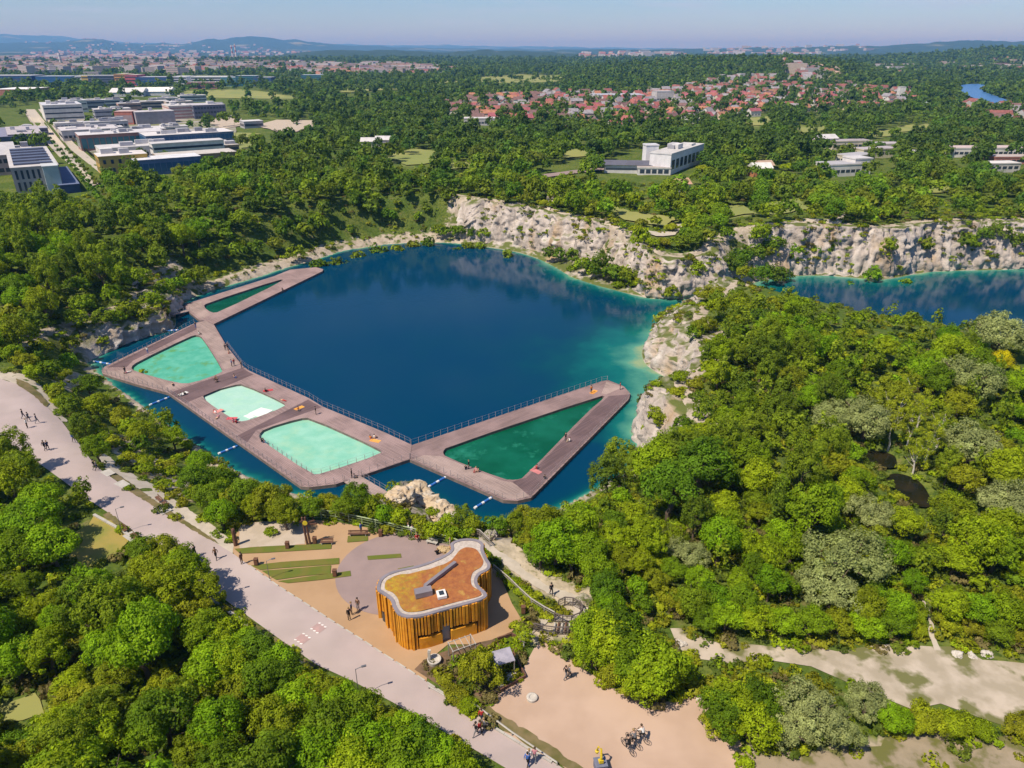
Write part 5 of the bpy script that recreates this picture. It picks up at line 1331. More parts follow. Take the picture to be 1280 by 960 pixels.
def hero(px, py, R, sp, zs=1.0):
    """a tree that the photograph singles out: pixel of the crown's middle, crown radius"""
    Hc, tk = SPEC[sp][0], SPEC[sp][5]
    x, y, z = ground(px, py, R * (tk + Hc * .5 * zs))
    for _ in range(30):
        if shore_query(np.array([x]), np.array([y]))[0][0] > .6 + R * .75 + (5.5 if px < 556 and py < 345 else 0): break
        k = 1 + .7 / math.hypot(x, y); x *= k; y *= k
    add_tree(x, y, R, sp, zs)
for q in (
    # silver willows
    (1060,692,4.6,'willow',.9),(1040,735,3.6,'willow',.8),(1090,640,3.0,'willow',1),(1215,470,5.2,'willow'),(1250,415,5.6,'willow'),(1204,388,4.2,'willow',1.1),(1085,520,4.4,'willow'),(1040,520,3.6,'willow'),(1215,555,4.6,'willow'),(1262,630,4.0,'willow'),(1278,650,3.2,'willow'),
    (1012,886,3.0,'willow',1.0),(1085,876,2.1,'willow',1),(990,910,2.2,'willow',.9),(1040,902,2.3,'willow',.9),(860,690,2.4,'willow'),
    # green masses at the sand's edge
    (910,874,2.2,'broad',.9),(905,890,2.3,'broad',.9),(940,900,2.3,'broad',.8),(948,872,1.9,'broad'),(895,905,1.6,'shrub'),(925,884,2.1,'olive',.9),(1120,895,1.6,'round',.8),(972,876,1.6,'broad',.9),
    (1160,898,1.7,'shrub',1.2),(1195,905,1.7,'shrub',1.2),(1225,910,1.4,'shrub',1.1),(1145,903,1.5,'shrub',1.1),(1277,908,1.6,'shrub',1.1),
    (760,795,2.6,'broad'),(742,812,2.0,'broad',.9),(790,820,2.6,'broad',.9),(822,828,2.8,'broad',.95),(800,850,2.2,'broad',.9),(840,835,2.0,'broad',.8),(770,838,2.0,'olive',.9),(745,790,2.4,'broad'),(778,790,2.6,'broad'),
    # around the pavilion
    (600,836,1.9,'olive',1.5),(655,790,1.0,'birch',.75),(570,868,1.3,'shrub',.9),(585,880,1.2,'shrub',.9),(556,850,1.0,'shrub',.8),(632,815,.9,'shrub',.7),(645,808,.8,'shrub',.7),(620,850,.8,'shrub',.8),
    (640,727,1.0,'shrub',.9),(652,738,1.1,'shrub',.9),(664,748,1.1,'shrub',.9),(684,764,.9,'shrub',.8),(630,718,.8,'shrub',.9),(674,757,.9,'shrub',.9),
    (338,664,.9,'shrub',.9),(695,676,2.9,'round',1.05),(676,690,1.9,'round'),(715,688,2.4,'round'),(740,690,2.4,'broad'),(748,712,2.0,'broad'),(680,655,2.4,'broad'),(720,655,2.6,'broad'),(662,672,1.5,'olive'),(758,735,2.0,'broad'),(762,760,1.8,'round'),
    # shore scrub between plaza and jetty
    (447,622,1.9,'broad',1.1),(463,634,1.5,'broad'),(430,632,1.7,'broad'),(500,646,1.4,'broad'),(525,654,1.4,'olive'),(545,662,1.3,'broad'),(480,643,1.4,'round'),(566,667,1.1,'broad'),(580,640,1.7,'tall',.8),(602,622,1.1,'tall',1),(592,652,1.3,'broad'),(620,650,1.5,'broad'),(640,645,1.8,'broad'),(410,628,1.8,'olive'),(388,634,1.6,'broad'),(365,640,1.5,'broad'),(540,640,1.0,'shrub'),(604,655,1.2,'olive'),(655,638,2.0,'olive',1.1),(560,652,1.2,'broad'),(512,662,1.0,'shrub'),(490,656,.9,'shrub'),(535,668,.9,'shrub'),(450,648,1.0,'shrub'),(428,644,.9,'shrub'),(350,630,1.6,'broad'),(330,640,1.5,'olive'),(318,633,1.6,'broad'),
    (205,528,2.0,'tall',1.1),(215,545,2.1,'broad'),(175,540,2.2,'broad'),(150,520,2.6,'olive'),(120,505,2.4,'broad'),(185,505,1.7,'olive',1.2),(250,575,2.2,'round',1.1),(240,600,2.3,'broad'),(270,600,2.4,'broad'),(290,625,2.3,'olive'),(310,615,2.4,'broad'),(335,625,2.5,'olive',1.1),(355,640,2.0,'broad'),(275,640,2.0,'round'),(265,620,2.0,'broad'),(205,605,1.3,'shrub'),(180,585,1.5,'shrub'),(160,570,1.4,'shrub'),(120,560,1.8,'broad',1.2),(105,535,2.0,'tall'),(88,510,1.9,'tall'),(70,490,1.7,'olive'),(130,545,1.4,'shrub'),(60,460,2.1,'broad'),(85,452,2.4,'round'),(30,450,2.3,'olive'),(15,440,2.0,'broad'),(50,435,2.4,'olive'),(110,480,2.4,'broad'),
    # bottom wood: singular trees
    (103,615,1.25,'tall',1.15),(112,735,2.6,'round',1.1),(40,650,3.4,'round',.95),(62,680,3.0,'round',.9),(20,690,2.6,'broad'),(50,625,2.6,'round'),(10,560,2.4,'tall'),(12,600,2.6,'broad'),(28,585,2.2,'tall'),
    (205,690,2.6,'olive'),(230,712,2.6,'broad'),(255,735,2.2,'broad'),(185,720,2.6,'broad'),(215,735,2.8,'broad'),(180,690,2.0,'broad'),
    (285,792,1.9,'broad'),(305,806,2.0,'round'),(322,815,2.2,'broad'),(345,832,2.2,'round'),(362,846,1.9,'broad'),(384,858,2.2,'olive'),(405,868,2.0,'broad'),(428,880,2.2,'round'),(452,893,2.1,'broad'),(478,903,2.0,'olive'),(503,916,2.2,'round'),(528,930,2.1,'broad'),(550,945,2.0,'round'),(572,962,1.9,'broad'),(330,848,2.3,'broad'),(372,878,2.4,'round'),(415,905,2.4,'broad'),(460,928,2.4,'round'),(505,950,2.4,'broad'),(545,972,2.3,'round'),(290,828,2.3,'broad'),(350,905,2.4,'broad'),(395,935,2.4,'round'),(440,958,2.4,'broad'),(300,870,2.4,'olive'),(255,790,2.3,'broad'),(265,830,2.5,'round'),(230,775,2.4,'olive'),
    # wood above the track
    (880,768,1.8,'broad',.8),(910,768,1.9,'round',.9),(945,772,1.9,'broad',.8),(980,774,1.9,'round',.8),(1015,776,1.9,'broad',.85),(1050,777,1.8,'olive',.8),(1085,778,1.9,'round',.8),(1118,778,1.8,'broad',.8),(1145,785,1.3,'shrub',1),(1185,778,1.5,'shrub',1.1),(1215,784,1.5,'shrub',1),(1250,788,1.5,'broad',.8),(1275,792,1.4,'shrub',1),(868,752,2.0,'broad'),(848,752,1.8,'olive'),(895,748,2.0,'round'),(930,752,2.0,'broad'),(1120,758,2.0,'round'),(1085,756,2.0,'broad'),(1190,756,2.0,'broad'),(1225,760,2.0,'round'),(1260,764,2.0,'broad'),(1190,745,1.8,'shrub',1.1),(1140,765,1.8,'shrub',1),
    (965,392,1.2,'slender'),(985,388,1.2,'slender'),(1012,392,1.3,'slender',.9),(1040,396,1.2,'slender'),(1062,400,1.2,'slender'),(1088,404,1.3,'slender',.9),(1112,398,1.4,'slender'),(1132,404,1.2,'slender'),(1155,415,1.2,'slender'),(930,400,1.3,'slender',.9),(905,420,1.3,'slender'),(1000,430,1.3,'slender'),(1045,440,1.3,'slender'),(1090,450,1.3,'slender'),(1130,445,1.3,'slender'),
    # rim of the headland cliffs
    (800,300,2.2,'shrub'),(815,302,2.4,'shrub'),(832,303,2.4,'shrub'),(850,300,2.6,'broad',.8),(868,296,2.8,'broad'),(885,296,2.8,'olive',.9),(900,294,3.0,'broad'),(915,296,3.0,'tall',.8),(780,282,2.0,'shrub'),(768,276,2.0,'shrub'),(795,286,2.2,'shrub'),(840,284,2.4,'shrub'),(862,280,2.8,'broad',.8),(880,278,3.0,'broad'),(930,290,3.4,'broad'),(945,283,3.4,'round'),(960,280,3.2,'broad'),(975,282,3.2,'tall',.8),(925,305,3.0,'broad'),(945,302,3.2,'broad'),(962,298,3.0,'olive'),(750,276,1.6,'shrub'),(735,272,1.6,'shrub'),(820,276,2.4,'olive',.8),(845,268,2.6,'broad',.8),(900,275,3.0,'round',.9),(985,275,3,'broad'),(1010,276,2.4,'shrub'),(1040,276,2.4,'broad',.8),(1070,274,2.6,'broad',.8),(1160,272,2.6,'broad',.9),(1200,270,3.2,'broad'),(1230,285,3.2,'broad'),(1250,285,3.4,'tall',.8),(1270,287,3.2,'broad'),(1215,280,3,'broad'),(1285,290,3,'broad'),
    (112,405,2.6,'broad'),(128,398,2.6,'tall',.8),(142,392,2.6,'broad'),(158,386,2.8,'broad'),(175,380,2.8,'olive'),(190,374,2.6,'broad'),(205,366,2.6,'broad'),(218,357,2.6,'round'),(235,350,2.6,'broad'),(100,418,2.4,'broad'),(88,430,2.4,'olive'),(120,415,2.0,'shrub'),(150,405,2.0,'shrub'),(185,392,2.0,'shrub'),(168,398,1.8,'shrub'),(205,385,1.8,'shrub'),(250,346,2.8,'broad'),(275,340,2.8,'tall',.8),(300,332,2.8,'broad'),(322,326,2.6,'broad'),(345,320,2.6,'olive'),(370,314,2.6,'broad'),(395,308,2.6,'broad'),(420,302,2.8,'tall',.8),(445,297,2.8,'broad'),(470,292,2.8,'broad'),(495,290,2.6,'broad'),(515,288,2.6,'olive'),(535,284,2.4,'broad'),
    # yellow broom-like trees far off
    (158,232,3.4,'yellow'),(330,192,3.6,'yellow'),(276,210,2.6,'yellow'),(140,237,2.4,'round'),(1252,450,2.2,'yellow'),(910,196,3.2,'olive',1.4),
    # peninsula: rock scrub
    (838,388,2.6,'broad',.9),(870,360,3.0,'broad',.7),(890,366,3.2,'olive',.8),(880,405,2.6,'olive',1.1),(872,420,2.2,'broad'),(838,440,1.8,'shrub'),(828,445,1.6,'shrub'),(850,470,1.8,'shrub'),(845,490,1.7,'shrub'),(832,500,1.6,'shrub'),(822,520,2.0,'broad'),(815,535,1.6,'shrub'),(850,445,1.4,'shrub'),(868,480,1.6,'shrub'),(812,450,1.0,'shrub'),(838,462,1.2,'shrub'),
    (778,570,3.2,'tall',.9),(760,590,2.8,'tall',.9),(800,580,2.8,'tall',.8),(820,575,3.6,'broad'),(850,560,3.8,'tall',.7),(880,580,4.0,'broad'),(840,610,3.8,'broad'),
    # trees on the ledges of the far cliffs
    (688,311,2.6,'tall',.8),(700,318,2.4,'broad'),(715,322,2.8,'tall',.8),(730,326,2.8,'broad'),(745,322,3.0,'broad'),(754,310,3.2,'tall',1),(770,322,2.8,'broad'),(785,318,2.8,'broad'),(787,335,2.8,'broad'),(760,342,2.6,'broad'),(742,340,2.2,'broad'),(775,346,2.2,'shrub'),(794,350,2.4,'shrub'),(715,336,1.8,'shrub'),(635,292,2.4,'tall',.8),(625,300,1.6,'shrub'),(585,287,2.0,'broad'),(600,288,1.8,'broad'),(570,290,2.0,'broad'),(560,296,1.6,'broad'),(548,291,1.8,'broad'),(655,312,1.6,'shrub'),(672,315,1.8,'shrub'),(612,296,1.6,'shrub'),(572,270,2.4,'broad'),(590,268,2.2,'broad'),(604,272,2.4,'broad'),(560,268,2.4,'broad'),(548,275,2.4,'broad'),
    (945,325,3.6,'broad'),(962,330,3.4,'broad'),(980,328,3.0,'broad'),(992,326,2.6,'round'),(932,340,2.6,'olive'),(952,342,2.6,'broad'),(970,312,3.0,'tall'),(920,335,1.8,'shrub'),
    (1022,300,2.2,'round'),(1045,330,1.9,'round'),(1068,330,2.0,'round'),(1096,325,2.6,'round',1.2),(1105,342,1.8,'broad'),(1088,345,1.4,'shrub'),(1112,294,3.0,'broad'),(1158,302,3.0,'olive'),(1138,330,2.0,'round'),(1125,345,1.6,'shrub'),(1226,332,2.2,'shrub'),(1215,336,1.6,'shrub'),(1204,294,2.6,'tall'),(1180,284,2.4,'olive'),(1035,308,1.6,'shrub'),(1255,334,1.7,'shrub'),(1032,338,1.2,'shrub'),(1070,310,1.4,'shrub'),(998,304,2.0,'broad'),(1130,312,1.4,'shrub'),
): hero(*q)
for (px, py) in ((1128,505),(1142,525),(1118,530),(1150,560),(1165,545),(1110,500),(1135,480),(1155,505),(1180,525)): hero(px, py, 1.9, 'birch', .95)
for k in range(17): hero(62 + k * 4.1, 172 + k * 4.9 - (k > 99), 1.5 if k % 2 else 1.2, 'round')
for k in range(11): hero(84 + k * 4.6, 186 + k * 5.2, 1.3, 'olive' if k % 3 else 'round')

def scatter_trees():
    SP = ['broad', 'round', 'tall', 'willow', 'birch', 'shrub', 'yellow', 'olive']
    g = np.random.default_rng(99)
    X, Y = [], []
    r = 26.0
    while r < 3600:
        s = 2.85 if r < 75 else (3.3 if r < 140 else 3.5 + (r - 140) * .0135)
        s = min(s, 17)
        if r > 900: s = 11 + (r - 900) * .0028
        n = int(math.radians(104) * r / s)
        a = math.radians(-52) + math.radians(104) * (np.arange(n) + g.uniform(-.42, .42, n) + (int(r * 7) % 2) * .5) / n
        rr_ = r + g.uniform(-.4, .4, n) * s
        X.append(rr_ * np.sin(a)); Y.append(rr_ * np.cos(a))
        r += s * .92
    X = np.concatenate(X); Y = np.concatenate(Y)
    Z = height(X, Y); d, _ = shore_query(X, Y)
    r = np.hypot(X, Y)
    n = len(X)
    big = sstep(70, 180, r)
    Rr = (1.35 + 1.75 * g.random(n) ** 1.4) * (1 + .2 * big)
    Rr = np.where(r > 300, g.uniform(2.4, 4.2, n) * (1 + (r - 300) / 2600), Rr)
    px0, py0, _ = proj(X, Y, Z)
    cz = Z + Rr * 1.25
    px, py, zc = proj(X, Y, cz)
    pr = F * Rr / zc
    keep = (d > .8 + Rr * .8 + 3.5 * ((X < 0) & (Y > 150))) & (px > -220) & (px < 1520) & (py < 1090)
    keep &= ~((r > 330) & (Z > 100))
    hard = np.zeros(n, bool)
    for poly in HARD:
        for (dx, dy) in ((0, 0), (.75, 0), (-.75, 0), (0, .8), (0, -.9), (0, .4), (0, -.45), (.5, -.6), (-.5, -.6)):
            hard |= inpoly(px + dx * pr, py + dy * pr, poly)
        hard |= inpoly(px0, py0, poly)
    keep &= ~hard
    # built-up and open land: few trees
    u = g.random(n)
    for poly, dens in ((CAMPUS, .06), (ROWOFF, .25), (ESTATE, .62), (FARTOWN, .24), (RIVER, 0), (AVENUE, 0), ([(983,84),(1028,86),(1030,101),(983,101)], .15), (SCRUBSOIL, 0)):
        m = inpoly(px, py, poly) | inpoly(px0, py0, poly)
        keep &= ~(m & (u > dens))
    for poly in FIELDS:
        keep &= ~((inpoly(px, py, poly) | inpoly(px0, py0, poly) | inpoly(px, py - pr * .8, poly)) & (u > .06))
    for poly in ([(318,158),(345,153),(392,154),(396,160),(372,168),(345,168)], [(462,184),(484,184),(500,190),(480,191)], [(1020,178),(1120,178),(1125,212),(1090,230),(1022,230),(1040,205)], [(1182,180),(1300,180),(1300,218),(1225,220),(1186,208)], [(930,208),(955,208),(955,232),(930,232)], [(840,222),(870,222),(870,248),(840,248)], [(440,180),(485,178),(500,190),(445,195)], [(570,150),(620,150),(620,166),(570,166)], [(1120,155),(1165,152),(1170,168),(1120,170)], [(660,215),(765,208),(765,216),(665,227)], [(684,266),(738,284),(738,291),(682,274)], [(798,284),(860,277),(862,290),(840,299),(798,298)]):
        keep &= ~(inpoly(px, py + pr * .4, poly) & (u > .12))
    idx = np.nonzero(keep)[0]
    # openings in the woods
    gl = fbm(X / 22, Y / 22, 0 * X + 2, 3)
    keep2 = np.ones(n, bool); keep2[(gl > .62) & (r < 300) & (r > 110) & (u > .3)] = False; keep2[(gl > .40) & (r >= 300) & (r < 900) & (u > .35)] = False
    fb = FOOT
    for f in fb:
        fx = [p[0] for p in f]; fy = [p[1] for p in f]
        m = (X > min(fx) - 2) & (X < max(fx) + 2) & (Y > min(fy) - 2) & (Y < max(fy) + 2)
        if m.any(): keep2[m] &= ~inpoly(X[m], Y[m], f)
    if len(HOUSES):
        m = np.nonzero((r > 450) & (r < 1150) & keep & keep2)[0]
        for c in range(0, len(m), 2000):
            i = m[c:c + 2000]; dd = ((X[i, None] - HOUSES[None, :, 0]) ** 2 + (Y[i, None] - HOUSES[None, :, 1]) ** 2).min(1)
            keep2[i[dd < 44]] = False
    hx = np.array([(t[0], t[1], t[3]) for t in TREES])
    out = []
    sel = np.nonzero(keep & keep2)[0]
    nz = fbm(X / 30, Y / 30, 0 * X + 8, 2)
    for i in sel:
        if r[i] < 260:
            q = hx[(np.abs(hx[:, 0] - X[i]) < 7) & (np.abs(hx[:, 1] - Y[i]) < 7)]
            if len(q) and (np.hypot(q[:, 0] - X[i], q[:, 1] - Y[i]) < .62 * (q[:, 2] + Rr[i])).any(): continue
        zn = zone_of(X[i], Y[i], px[i], py[i]); v = g.random() + .35 * nz[i]
        R = Rr[i]
        if zn == 'road': sp = 'broad' if v < .5 else 'round' if v < .76 else 'olive' if v < .86 else 'tall' if v < .95 else 'shrub'
        elif zn == 'right': sp = ('tall' if v < .38 else 'broad' if v < .70 else 'olive' if v < .84 else 'round') if Y[i] > 75 else ('broad' if v < .44 else 'olive' if v < .58 else 'round' if v < .70 else 'tall' if v < .82 else 'shrub'); R *= .86 * g.uniform(.8, 1.25)
        if zn == 'right' and g.random() < (.20 if Y[i] > 75 else .06): sp = 'slender'; R = g.uniform(.9, 1.3)
        elif zn == 'left' and g.random() < .10: sp = 'slender'; R = g.uniform(1.1, 1.6)
        if zn == 'road' or zn == 'right': pass
        elif zn == 'slope':
            if g.random() < .45: continue
            sp = 'shrub' if v < .6 else 'broad'; R *= .62
        elif zn == 'left': sp = 'broad' if v < .55 else 'tall' if v < .8 else 'round' if v < .92 else 'olive'
        elif zn == 'rim': sp = 'broad' if v < .45 else 'olive' if v < .62 else 'round' if v < .8 else 'shrub'
        else: sp = 'broad' if v < .5 else 'tall' if v < .78 else 'olive' if v < .93 else 'round'
        zs = g.uniform(.78, 1.32)
        if r[i] > 300: zs *= .95
        out.append((X[i], Y[i], Z[i], R, zs, sp, zn, g.uniform(0, 6.28)))
    TREES.extend(out)
scatter_trees()

ZT = {'road': 'wood below the promenade road', 'slope': 'scrub slope between the path and the jetty', 'right': 'wood on the peninsula between the two lakes', 'left': 'forest along the shaded far bank', 'rim': 'green rim above the far cliffs', 'far': 'wooded plain beyond the lake'}
TREE_TXT = {'broad': ('broadleaf_tree', 'leafy green tree', 'tree'), 'round': ('broadleaf_tree', 'bright green round tree', 'tree'), 'tall': ('broadleaf_tree', 'tall ragged green tree', 'tree'),
      'willow': ('silver_willow', 'silvery grey willow', 'willow'), 'slender': ('broadleaf_tree', 'slender upright light green tree', 'tree'), 'birch': ('birch_tree', 'slender pale trunked birch', 'birch'), 'shrub': ('shrub', 'low green shrub', 'shrub'),
      'yellow': ('yellow_tree', 'bright yellow leaved tree', 'tree'), 'olive': ('broadleaf_tree', 'loose olive green tree', 'tree')}
def plant_all():
    T = TREES
    info = []
    for i, (x, y, z, R, zs, sp, zn, rot) in enumerate(T):
        px, py, zc = proj(x, y, z + R * 1.1)
        info.append((float(px), float(py), F * R / float(zc)))
    inside = [i for i, q in enumerate(info) if -q[2] * .6 < q[0] < 1280 + q[2] * .6 and q[1] < 960 + q[2] * .7]
    inside.sort(key=lambda i: -info[i][2])
    caps = {'broadleaf_tree': 290, 'shrub': 110, 'silver_willow': 60, 'birch_tree': 40, 'yellow_tree': 10}
    solo = set(); cnt = {}
    for i in inside:
        k = TREE_TXT[T[i][5]][0]
        if cnt.get(k, 0) < caps[k]: cnt[k] = cnt.get(k, 0) + 1; solo.add(i)
    meshes = {}; protos = {}
    near = sorted(solo, key=lambda i: -info[i][2])
    for i in near:
        x, y, z, R, zs, sp, zn, rot = T[i]
        Hc, tk = SPEC[sp][0], SPEC[sp][5]
        lod = 0 if info[i][2] > 15 else 1
        v = i % NV[lod]
        key = (sp, lod, v)
        if key not in meshes:
            V, Fc, tone = template(sp, lod, v)
            me = np_mesh('crown', V, Fc, {'tone': ('FLOAT_COLOR', np.stack([tone * 1.02, tone, tone * .95, np.ones_like(tone)], 1))})
            me.materials.append(M_leaf[sp]); tm = trunk_mesh(sp, v, tk, Hc); tm.materials.append(M_birch if sp == 'birch' else M_bark)
            meshes[key] = (me, tm)
        me, tm = meshes[key]
        nm, lab, cat = TREE_TXT[sp]
        o = bpy.data.objects.new(nm, None); C.objects.link(o); o.location = (x, y, z); o.rotation_euler = (0, 0, rot); o.scale = (R, R, R * zs); o.empty_display_size = .3
        tag(o, f'{lab} in the {ZT[zn]}', cat, f'{lab}s of the {ZT[zn]}')
        c = bpy.data.objects.new('crown', me); C.objects.link(c); c.parent = o; c.location = (0, 0, tk)
        t = bpy.data.objects.new('trunk', tm); C.objects.link(t); t.parent = o
    # all the others: one mass of woodland
    VV, FF3, FF4, TT3, base = [], [], [], [], 0
    Vq, Tq = [], []
    g = np.random.default_rng(5)
    groups = {}
    for i in range(len(T)):
        if i in solo: continue
        p = info[i][2]
        lod = 1 if p > 13 else 2 if p > 6.5 else 3
        groups.setdefault((T[i][5], lod, i % NV[lod]), []).append(i)
    for (sp, lod, v), ids in groups.items():
        V, Fc, tone = template(sp, lod, v)
        A = np.array([(T[i][0], T[i][1], T[i][2], T[i][3], T[i][4], T[i][7]) for i in ids])
        c, s = np.cos(A[:, 5]), np.sin(A[:, 5]); R = A[:, 3]
        n, k = len(ids), len(V)
        P = np.empty((n, k, 3), np.float32)
        P[:, :, 0] = (c[:, None] * V[None, :, 0] - s[:, None] * V[None, :, 1]) * R[:, None] + A[:, 0:1]
        P[:, :, 1] = (s[:, None] * V[None, :, 0] + c[:, None] * V[None, :, 1]) * R[:, None] + A[:, 1:2]
        P[:, :, 2] = (V[None, :, 2] + SPEC[sp][5] * (1 if lod < 3 else .5)) * (R * A[:, 4])[:, None] + A[:, 2:3]
        ramp = np.array(RAMPS[sp]); q = g.random(n) * (len(ramp) - 1); j = np.minimum(q.astype(int), len(ramp) - 2); f = (q - j)[:, None]
        col = ramp[j] * (1 - f) + ramp[j + 1] * f
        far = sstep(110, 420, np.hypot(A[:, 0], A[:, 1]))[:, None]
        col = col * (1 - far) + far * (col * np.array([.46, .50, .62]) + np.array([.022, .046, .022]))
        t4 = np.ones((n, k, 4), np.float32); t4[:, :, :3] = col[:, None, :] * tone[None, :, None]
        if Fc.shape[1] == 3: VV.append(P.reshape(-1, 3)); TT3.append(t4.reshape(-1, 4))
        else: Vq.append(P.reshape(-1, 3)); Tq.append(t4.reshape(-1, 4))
    nt_ = sum(len(a) for a in VV); nq = sum(len(a) for a in Vq)
    allV = np.concatenate(VV + Vq); allT = np.concatenate(TT3 + Tq)
    me = bpy.data.meshes.new('woodland')
    me.vertices.add(len(allV)); me.vertices.foreach_set('co', allV.ravel())
    me.loops.add(len(allV)); me.loops.foreach_set('vertex_index', np.arange(len(allV), dtype=np.int32))
    ls = np.r_[np.arange(0, nt_, 3), np.arange(nt_, nt_ + nq, 4)].astype(np.int32)
    me.polygons.add(len(ls)); me.polygons.foreach_set('loop_start', ls)
    a = me.attributes.new('tint', 'FLOAT_COLOR', 'POINT'); a.data.foreach_set('color', allT.ravel())
    me.update(calc_edges=True)
    o = struct('woodland', me, M_forest, 'stuff'); tag(o, 'dense green woodland filling the plain and the banks around the lake', 'woodland')
    print('TREES', len(T), 'solo', len(solo), cnt, 'faces', len(ls))
plant_all()

# ================================================================== undergrowth: bushes nobody could count
def undergrowth():
    g = np.random.default_rng(41)
    X, Y = [], []
    r = 30.0
    while r < 280:
        s = 1.15 if r < 80 else 1.5 if r < 130 else 2.6
        n = int(math.radians(98) * r / s)
        a = math.radians(-49) + math.radians(98) * (np.arange(n) + g.uniform(-.5, .5, n)) / n
        q = r + g.uniform(-.5, .5, n) * s
        X.append(q * np.sin(a)); Y.append(q * np.cos(a)); r += s
    X = np.concatenate(X); Y = np.concatenate(Y); Z = height(X, Y); d, sa = shore_query(X, Y)
    n = len(X); px, py, zc = proj(X, Y, Z + .3)
    keep = (d > .8) & (px > -140) & (px < 1440) & (py < 1020)
    hard = np.zeros(n, bool)
    for poly in [ROAD, LOWPATH, SIDEPATH, PLAZA, SAND, TRACK, PATH_STEPS, LAKE2[3:8] + LAKE2[-4:], WHITEB, GLADES[0], LAWNL]: hard |= inpoly(px, py, poly)
    for poly in ([(930,-5)] and WATERVIS,): hard |= inpoly(px, py, poly) & (g.random(n) > .22) 
    hard |= inpoly(px, py, PAVPATH) & (g.random(n) > .08)
    for poly in (ROCKNEAR, ROCKPAV, PENROCK): hard |= inpoly(px, py, poly) & (g.random(n) > .16)
    for poly in (SCRUBSOIL,): hard |= inpoly(px, py, poly) & (g.random(n) > .10)
    hard |= (sa[:, 2] > .62) & (d < sa[:, 0] + sa[:, 1] - .5) & (g.random(n) > .06)
    for poly in FIELDS: hard |= inpoly(px, py, poly) & (g.random(n) > .08)
    for (cx, cy, rx, ry) in PONDS: hard |= np.hypot((X - cx) / rx, (Y - cy) / ry) < 1.3
    for f in FOOT[:80]: hard |= inpoly(X, Y, f)
    hard |= np.hypot(X - pcx, Y - pcy) < 7.5
    dn = fbm(X / 9, Y / 9, 0 * X + 4, 3)
    keep &= ~hard & (g.random(n) < .95 + .5 * dn)
    slope = (px < 620) & (py > 440) & (Y > 60) & (X < 0)
    keep &= ~(slope & (g.random(n) > .8))
    idx = np.nonzero(keep)[0]
    cp = np.concatenate(CLIFF_PTS) if CLIFF_PTS else np.zeros((0, 3))
    idx = np.r_[idx, np.arange(len(cp)) + len(X)]; X = np.r_[X, cp[:, 0]]; Y = np.r_[Y, cp[:, 1]]; Z = np.r_[Z, cp[:, 2]]
    VV, TT = [], []
    ramp = np.array(RAMPS['shrub'] + [(.20, .17, .06), (.11, .16, .02), (.15, .20, .02)])
    tpl = [gen_crown(500 + v, .95, 14, 20 if v < 3 else 13, .15, .35, (.26, .42), False, low=-.1, squash=.8) for v in range(5)]
    for v in range(5):
        ids = idx[(np.arange(len(idx)) % 5) == v]; V, Fc, tone = tpl[v]
        R = g.uniform(.45, 1.15, len(ids)); a = g.uniform(0, 6.28, len(ids)); c, s = np.cos(a), np.sin(a); zs = g.uniform(.7, 1.2, len(ids))
        P = np.empty((len(ids), len(V), 3), np.float32)
        P[:, :, 0] = (c[:, None] * V[None, :, 0] - s[:, None] * V[None, :, 1]) * R[:, None] + X[ids][:, None]
        P[:, :, 1] = (s[:, None] * V[None, :, 0] + c[:, None] * V[None, :, 1]) * R[:, None] + Y[ids][:, None]
        P[:, :, 2] = V[None, :, 2] * (R * zs)[:, None] + (Z[ids] - .12)[:, None]
        col = ramp[g.integers(0, len(ramp), len(ids))] * g.uniform(.8, 1.15, (len(ids), 1))
        t = np.ones((len(ids), len(V), 4), np.float32); t[:, :, :3] = col[:, None, :] * tone[None, :, None]
        VV.append(P.reshape(-1, 3)); TT.append(t.reshape(-1, 4))
    V = np.concatenate(VV); T = np.concatenate(TT)
    me = np_mesh('undergrowth', V, np.arange(len(V)).reshape(-1, 3), {'tint': ('FLOAT_COLOR', T)})
    o = struct('undergrowth', me, M_forest, 'stuff'); tag(o, 'low bushes and weeds covering the ground between the trees', 'undergrowth')
    print('BUSHES', len(idx), 'faces', len(V) // 3)
undergrowth()

